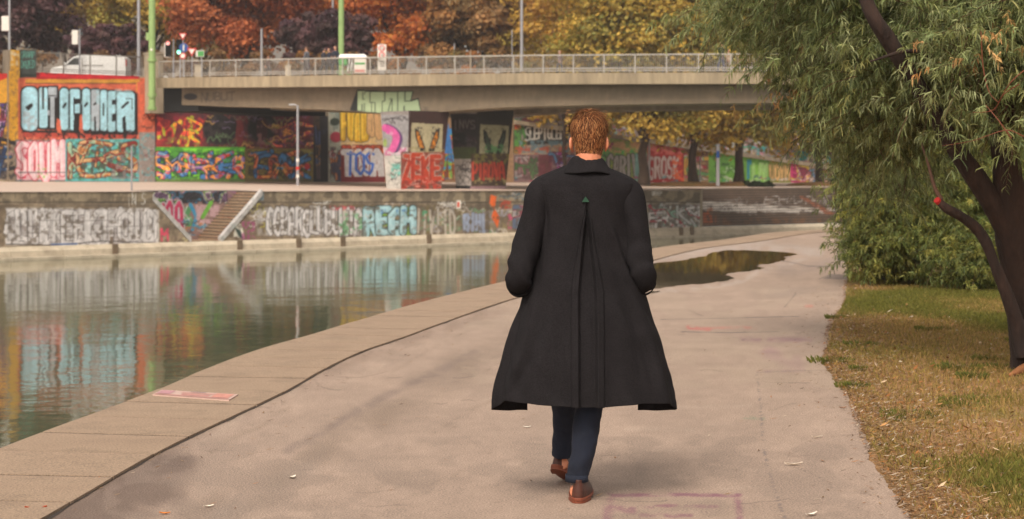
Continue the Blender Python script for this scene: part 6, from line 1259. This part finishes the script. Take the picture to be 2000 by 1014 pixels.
LR = [(.07, .05, .90, .07), (.055, .03, .62, .055), (.030, .0, .44, .048), (.008, -.025, .32, .046), (-.008, -.03, .22, .038), (-.036, -.028, .10, .034)]   # standing leg
LL = [(-.07, .08, .90, .07), (-.082, .2, .62, .055), (-.086, .27, .44, .046), (-.088, .31, .30, .038), (-.098, .355, .17, .032)]
CHN(LR); CHN(LL); CHN([(-.038, -.06, .05, .034), (-.03, .06, .045, .035), (-.02, .14, .03, .028)]); CHN([(-.10, .34, .12, .034), (-.085, .45, .08, .032), (-.08, .52, .05, .026)])
bo = b.build('body', M['face'], man, smooth=True); rm = bo.modifiers.new('remesh', 'REMESH'); rm.mode = 'VOXEL'; rm.voxel_size = .0045; rm.use_smooth_shade = True
sm_ = bo.modifiers.new('smooth', 'SMOOTH'); sm_.factor = .5; sm_.iterations = 3
for s_ in (-1, 1): b = MB(); b.ball((HX+s_*.031, .136, 1.735), .0115, u=12, h=8); eo = b.build('eye', M['signwhite'], man, smooth=True); b = MB(); b.ball((HX+s_*.031, .145, 1.735), .005, u=8, h=6); b.build('iris', M['glass'], eo)
# hair: scalp mass and curved locks
HC = np.array([HX, .03, 1.755])
def scalp(th, ph, g=0):   # th around (0 = back), ph from crown
    rx, ry, rz = .090+g, .106+g, .095+g; sp_ = math.sin(ph) if ph < 1.571 else 1-.20*((ph-1.571)/1.05)**1.6; x = rx*sp_*math.sin(th); y = -ry*(sp_ if ph < 1.571 else 1-.20*((ph-1.571)/1.05)**1.5)*math.cos(th); z_ = rz*math.cos(ph)
    if z_ < 0: z_ = -.112*((ph-1.571)/1.05)
    return HC+np.array([x, y, z_])
def phmax(th): a_ = abs((th+math.pi) % (2*math.pi)-math.pi); return 2.62-.35*math.exp(-((a_-0)/.5)**2)*0 if a_ < 1.05 else (2.62-(a_-1.05)*2.4 if a_ < 1.5 else (1.54 if a_ < 2.1 else 1.15))
V = []; Fq = []; cc = []; nt, np_ = 64, 22
for i in range(nt):
    th = 2*math.pi*i/nt
    for j in range(np_): V.append(scalp(th, .001+phmax(th)*j/(np_-1), -.004-(.006 if j > np_-3 else 0)+.002*math.sin(th*9+j))); cc.append(lin((104, 62, 38))*.6)
for i in range(nt):
    for j in range(np_-1): a_ = i*np_+j; b2 = ((i+1) % nt)*np_+j; Fq.append((a_, a_+1, b2+1, b2))
hair = npmesh('hair', np.array(V), np.array(Fq), M['hairm'], man, np.array(cc), True)
V = []; Fq = []; cc = []; r1 = random.Random(17); pal_ = [lin(c) for c in ((150, 92, 56), (112, 68, 42), (182, 120, 74), (78, 48, 34), (200, 142, 92))]
NL = 5200
for k in range(NL):
    th = r1.uniform(0, 2*math.pi); pm = phmax(th); u = r1.random(); ph = pm*(u**.7)*1.0; topness = 1-min(ph/1.5, 1)
    if abs((th+math.pi) % (2*math.pi)-math.pi) > 1.5: topness = max(topness, .5)
    L_ = lerp(.016, .055, topness**.8)*r1.uniform(.7, 1.3); lift = lerp(.16, .8, topness)*r1.uniform(.2, 1.25); sw = r1.uniform(-.5, .5)+.5*topness; curl = r1.uniform(-1, 1)*topness*1.6
    p = Vector(scalp(th, ph, -.003)); nrm = (p-Vector(HC)).normalized(); dn = (Vector(scalp(th, min(ph+.08, pm+.05)))-Vector(scalp(th, ph))).normalized()
    if topness > .35: dn = (dn*.6+Vector((.35, .75, 0))*.5*(1 if r1.random() < .6 else -.4)).normalized()
    sd_v = nrm.cross(dn).normalized(); w_ = r1.uniform(.001, .0022); c_ = r1.choice(pal_)*r1.uniform(.55, 1.05)*.85; c_ = c_*r1.uniform(.7, 1.25) ; o_ = len(V); pos = p.copy(); dr = (dn+sd_v*sw*.5+nrm*lift).normalized()
    for q_ in range(6):
        t = q_/5; ww = w_*(1-t*.85); V += [pos-sd_v*ww, pos+sd_v*ww]; cc += [c_*(.75+.4*t)]*2
        pos = pos+dr*L_/5; dr = (dr+sd_v*curl*.28-nrm*lift*.30+dn*.05).normalized()
    for q_ in range(5): Fq.append((o_+2*q_, o_+2*q_+1, o_+2*q_+3, o_+2*q_+2))
# loose tufts at both sides of the crown
for (cx, cz, s_) in ((-.062, 1.835, -1), (.098, 1.825, 1), (.108, 1.79, 1), (-.070, 1.80, -1)):
    for k in range(5):
        o_ = len(V); pos = Vector((cx+HX*.0+r1.uniform(-.012, .012), .02+r1.uniform(-.02, .02), cz+r1.uniform(-.014, .01))); a_ = r1.uniform(.2, 1.6); R2 = r1.uniform(.008, .015); c_ = r1.choice(pal_)*1.15
        for q_ in range(7):
            t = q_/6; an = a_+t*3.4; pp = pos+Vector((s_*R2*(1-math.cos(an))*.8, .004*math.sin(an*2), R2*math.sin(an))); V += [pp-Vector((0, .001, .0007)), pp+Vector((0, .001, .0007))]; cc += [c_]*2
        for q_ in range(6): Fq.append((o_+2*q_, o_+2*q_+1, o_+2*q_+3, o_+2*q_+2))
npmesh('hair_locks', np.array([tuple(v) for v in V]), np.array(Fq), M['hairm'], hair, np.array(cc))
# coat
zs = [1.588, 1.575, 1.562, 1.545, 1.525, 1.50, 1.47, 1.42, 1.34, 1.25, 1.15, 1.05, .98, .90, .80, .65, .50, .46]
av = [.088, .118, .150, .192, .232, .252, .252, .232, .216, .212, .240, .268, .286, .312, .352, .397, .436, .443]
bv = [.075, .085, .095, .105, .115, .125, .132, .136, .138, .142, .150, .165, .178, .192, .208, .228, .246, .250]
def coat_half(z_): return float(np.interp(-z_, [-q for q in zs], av)), float(np.interp(-z_, [-q for q in zs], bv))
nth, nz_ = 420, 300; V = []; thm = lambda z_: math.pi if z_ > 1.0 else math.pi-.62*min((1.0-z_)/.5, 1)**.8
for i in range(nth+1):
    f_ = (i/nth)*2-1; ff = math.copysign(abs(f_)**1.25, f_)
    for j in range(nz_+1):
        t = j/nz_; th0 = ff*math.pi; fr = max(0, (abs(ff)-.52)/.48)
        hem = .468-.030*min(max((abs(ff)-.25)/.25, 0), 1)-.055*fr+.024*math.exp(-((ff+.40)/.10)**2)+.012*math.exp(-((ff-.42)/.10)**2)-.006*math.cos(ff*9)
        tz = t; z_ = 1.588+(hem-1.588)*tz; a_, b_ = coat_half(max(z_, .46)); th = ff*thm(max(z_, .45)); x = a_*math.copysign(abs(math.sin(th))**.92, math.sin(th)); y = -b_*math.cos(th)
        low = max(0, min((1.25-z_)/.75, 1)); back = max(0, math.cos(th))
        # soft folds growing towards the hem, and the slack under the shoulders
        fo_ = .014*low*math.sin(th*7.0+1.1)+.008*low*math.sin(th*13+.4+z_*2)+.0045*math.sin(z_*9+th*3)*(1-low)+.0035*math.sin(z_*23+5*math.sin(th*2.3+z_*4))*math.sin(th*5+z_*6)
        # inverted box pleat at the centre back
        if back > .2:
            wd_ = .040*min(max((1.412-z_)/.42, 0), 1)**.9; xc = .006+.0; q_ = abs(x-xc)
            if z_ < 1.412:
                fo_ -= .036*(1/(1+math.exp(min((q_-wd_)/.0026, 50))))*min((1.412-z_)/.05, 1); fo_ += .005*math.exp(-((q_-wd_-.004)/.005)**2)
                fo_ -= .0045*math.exp(-((q_-wd_*1.95)/.0026)**2)*2; fo_ += .011*(1/(1+math.exp(min((q_-1.95*wd_)/.0016, 50))))*min((1.412-z_)/.1, 1)
            # shoulder blade drape and two long diagonal drags
            for (x1, z1, x2, z2, am, wg) in ((.135, 1.30, .24, 1.02, .016, .012), (-.205, 1.30, -.235, 1.0, .012, .014), (.20, 1.40, .215, 1.1, .012, .010), (-.19, 1.42, -.18, 1.24, .008, .012), (.19, .98, .30, .62, .010, .03), (-.17, 1.0, -.27, .6, .009, .03), (-.26, .72, -.335, .5, .012, .02), (.27, .8, .33, .5, .010, .02)):
                if min(z1, z2) < z_ < max(z1, z2): xl_ = lerp(x1, x2, (z_-z1)/(z2-z1)); e_ = math.sin(math.pi*(z_-z1)/(z2-z1)); dxx = x-xl_; fo_ -= am*abs(e_)*math.exp(-(dxx/wg)**2); fo_ += am*.6*abs(e_)*math.exp(-((dxx+1.6*wg)/wg)**2)
        # yoke seam below the collar
        nx_, ny_ = math.sin(th)/max(a_, .05), -math.cos(th)/max(b_, .05); nn = math.hypot(nx_, ny_); x += fo_*nx_/nn; y += fo_*ny_/nn
        V.append((x+.004, y+.035+.03*low, z_))
w1_ = nz_+1; i = np.arange(nth)[:, None]*w1_+np.arange(nz_)[None, :]
coat = npmesh('coat', np.array(V), np.stack([i, i+1, i+w1_+1, i+w1_], -1).reshape(-1, 4), M['coat'], man, None, True)
so_ = coat.modifiers.new('cloth', 'SOLIDIFY'); so_.thickness = .005; so_.offset = -1
# sleeves
def sleeve(A_, s_, name='sleeve'):
    pts = smoothpath(A_, 12); n_ = len(pts); seg = 44; V = []; r1 = np.random.default_rng(5 if s_ > 0 else 6)
    for i in range(n_):
        p = Vector(pts[i][:3]); t_ = (Vector(pts[min(i+1, n_-1)][:3])-Vector(pts[max(i-1, 0)][:3])).normalized(); rr = pts[i][3]; f_ = i/(n_-1)
        a_ = Vector((1, 0, 0)); a_ = (a_-t_*a_.dot(t_)).normalized(); b2 = t_.cross(a_)
        for k in range(seg):
            q_ = 2*math.pi*k/seg; el = math.exp(-((f_-.62)/.2)**2)
            wr = .0075*el*math.sin(f_*44+3.2*math.sin(q_*1.0+.7*s_)+1.7*q_)*(.4+.6*math.sin(q_*1.5+f_*5)**2)+.004*math.sin(f_*17+q_*2)+.004*math.sin(q_*3+f_*9)
            V.append(p+(a_*math.cos(q_)+b2*math.sin(q_))*(rr+wr*(1-.3*f_)))
    i = np.arange(n_-1)[:, None]*seg; k = np.arange(seg)[None, :]; k2 = (k+1) % seg; Fc = np.stack([i+k, i+k2, i+seg+k2, i+seg+k], -1).reshape(-1, 4)
    o = npmesh(name, np.array([tuple(v) for v in V]), Fc, M['coat'], coat, None, True); so_ = o.modifiers.new('cloth', 'SOLIDIFY'); so_.thickness = .005; so_.offset = -1
    c0, c1 = Vector(pts[-17][:3]), Vector(pts[-12][:3]); rr = pts[-15][3]+.0075; bb = MB(); bb.tube([c0, c1], [rr, rr], 30, cap=False); st_ = bb.build('cuff_strap', M['coat'], o, smooth=True); so_ = st_.modifiers.new('cloth', 'SOLIDIFY'); so_.thickness = .004
    bb = MB(); bb.ball((c0.lerp(c1, .5)+Vector((s_*rr*.9, -.02, 0))), (.009, .006, .009), u=12, h=8); bb.build('button', M['lining'], o, smooth=True)
sleeve([(-.165, .03, 1.475, .070), (-.205, .03, 1.44, .078), (-.232, .02, 1.34, .072), (-.266, .0, 1.22, .066), (-.296, -.03, 1.12, .063), (-.312, -.03, 1.055, .062), (-.306, .03, 1.02, .054), (-.284, .12, 1.005, .048)], -1)
sleeve([(.170, .03, 1.470, .070), (.205, .03, 1.435, .078), (.232, .02, 1.34, .072), (.248, .0, 1.22, .066), (.266, -.03, 1.12, .063), (.279, -.03, 1.06, .060), (.276, .03, 1.025, .053), (.264, .12, 1.01, .048)], 1)
# pocket welts where the hands go in
for s_, xx in ((-1, -.262), (1, .244)):
    b = MB(); b.tube([(xx, .075, 1.02), (xx+s_*.012, .07, .93), (xx+s_*.02, .065, .86)], [.009, .012, .009], 8, flat=.5); b.build('pocket_welt', M['coat'], coat, smooth=True)
# collar, folded over
V = []; nc = 64; prof = [(.066, 1.575), (.064, 1.60), (.067, 1.630), (.074, 1.636), (.084, 1.626), (.104, 1.594), (.134, 1.560), (.137, 1.553), (.128, 1.556)]
for i in range(nc+1):
    th = -2.35+4.7*i/nc; dr = .5+.5*math.cos(th)
    for (r_, z_) in prof: V.append((.012+r_*math.sin(th)*1.03, .03-r_*.92*math.cos(th)-(.0), z_-(1-dr)*.045+.003*math.sin(th*5)))
w1_ = len(prof); i = np.arange(nc)[:, None]*w1_+np.arange(w1_-1)[None, :]
co = npmesh('collar', np.array(V), np.stack([i, i+1, i+w1_+1, i+w1_], -1).reshape(-1, 4), M['coat'], coat, None, True); so_ = co.modifiers.new('cloth', 'SOLIDIFY'); so_.thickness = .004
b = MB(); b.tube([(.02, .03, 1.55), (.02, .03, 1.634)], [.064, .0625], 30, cap=False); sc_ = b.build('shirt_collar', mat('grey shirt', (120, 128, 140), .8), man, smooth=True)
# small green triangle above the pleat
yb_ = -coat_half(1.425)[1]+.035-.006
b = MB(); pts = [(-.017, 1.415), (.017, 1.415), (.0, 1.441)]; b.hexa([Vector((x+.002, yb_+.004, z_)) for x, z_ in pts], [Vector((x+.002, yb_-.006, z_)) for x, z_ in pts]); b.build('triangle_patch', mat('green stitching', (28, 66, 46), .8, var=.2, scale=200), coat)
# trousers, one surface
def pant(b, pts): chain(b, pts, 10, 26)
b = MB(); pant(b, [(0, .07, 1.02, .13), (0, .07, .93, .135), (0, .07, .86, .13)])
pant(b, [(.065, .05, .90, .092), (.048, .03, .62, .074), (.024, .0, .44, .065), (.004, -.025, .32, .062), (-.010, -.03, .22, .056), (-.028, -.03, .15, .052), (-.036, -.028, .098, .048)])
pant(b, [(-.07, .08, .90, .095), (-.082, .2, .62, .078), (-.086, .27, .44, .066), (-.088, .31, .30, .056), (-.096, .35, .155, .052)])
tr_ = b.build('trousers', M['jeans'], man, smooth=True); rm = tr_.modifiers.new('remesh', 'REMESH'); rm.mode = 'VOXEL'; rm.voxel_size = .006; rm.use_smooth_shade = True
tx_ = bpy.data.textures.new('creases', 'CLOUDS'); tx_.noise_scale = .06; dm = tr_.modifiers.new('creases', 'DISPLACE'); dm.texture = tx_; dm.strength = .014; dm.mid_level = .5; sm_ = tr_.modifiers.new('smooth', 'SMOOTH'); sm_.iterations = 4
for (x, y, z_, r_) in ((-.037, -.028, .105, .053),): bb = MB(); bb.tube([(x, y, z_-.012), (x, y, z_+.022)], [r_+.002, r_+.001], 28, cap=False); q_ = bb.build('hem', M['jeans'], tr_, smooth=True); so_ = q_.modifiers.new('cloth', 'SOLIDIFY'); so_.thickness = .004
# shoes
def shoe(loc, yaw, pitch, lab=None):
    e_ = bpy.data.objects.new('shoe', None); link(e_, man); e_.location = loc; e_.rotation_euler = (pitch, 0, yaw)
    def outline(g=0):   # heel at y=0, toe at y=.30
        pts = []
        for k in range(40):
            q_ = 2*math.pi*k/40; y = .145+.155*math.cos(q_)*1.0; t = y/.30; w_ = (.036+.016*math.sin(min(t, 1)*math.pi*.5+.35)+.004*t)*abs(math.sin(q_))**.62*math.copysign(1, math.sin(q_)); pts.append(((w_)*(1+g), (y-.145)*(1+g*.6)+.145))
        return pts
    b = MB(); o1 = outline(.10); b.hexa([Vector((x, y, .012)) for x, y in o1], [Vector((x, y, .026)) for x, y in o1]); so2 = b.build('sole', M['sole'], e_, bevel=.003)
    b = MB(); hp = [(x*1.06, min(y, .085)) for x, y in outline(.06) if y < .11]; hp.sort(key=lambda p: math.atan2(p[1]-.05, p[0])); b.hexa([Vector((x, y, .0)) for x, y in hp], [Vector((x, y, .0125)) for x, y in hp]); b.build('heel', M['sole'], so2, bevel=.002)
    V = []; L_ = [(.026, 1.0, 0, 0), (.04, 1.0, 0, 0), (.055, .96, 0, .03), (.068, .88, .0, .10), (.082, .78, .0, .2), (.096, .70, 0, .30), (.108, .66, .0, .36), (.112, .60, 0, .38), (.100, .52, .0, .40)]
    for z_, sc, dy, cut in L_:
        for x, y in outline(0): yy = y if y < .12 else .12+(y-.12)*(1-cut*1.35); zz = z_ if y < .12 else min(z_, .026+(z_-.026)*max(1-(y-.12)*3.2*(1 if z_ > .05 else .2), .32)); V.append((x*sc, yy*1.0+(1-sc)*.018, zz))
    n_ = 40; i = np.arange(len(L_)-1)[:, None]*n_; k = np.arange(n_)[None, :]; k2 = (k+1) % n_; Fc = np.stack([i+k, i+k2, i+n_+k2, i+n_+k], -1).reshape(-1, 4)
    up = npmesh('upper', np.array(V), Fc, M['leather'], e_, None, True); su = up.modifiers.new('s', 'SUBSURF'); su.levels = su.render_levels = 1
    for k in range(4): b = MB(); b.tube([(-.018, .10+.02*k, .100-.012*k), (.018, .10+.02*k, .100-.012*k)], .003, 6); b.build('lace', M['tyre'], e_)
shoe((-.032, -.085, .0), -.12, 0); shoe((-.128, .33, .086), -.42, -.42)

# ---------------------------------------------------------------- thin autumn air
HZ = True
if HZ:
    b = MB(); b.box((0, 240, 27), (1200, 620, 68)); hz = b.build('haze', bpy.data.materials.new('haze')); tag(hz, kind='stuff')
    m = hz.data.materials[0]; m.use_nodes = True; n, l = m.node_tree.nodes, m.node_tree.links
    n.remove(n['Principled BSDF']); pv = n.new('ShaderNodeVolumePrincipled'); pv.inputs['Density'].default_value = .0004; pv.inputs['Color'].default_value = (.95, .93, .92, 1); pv.inputs['Anisotropy'].default_value = .2
    l.new(pv.outputs[0], n['Material Output'].inputs['Volume'])
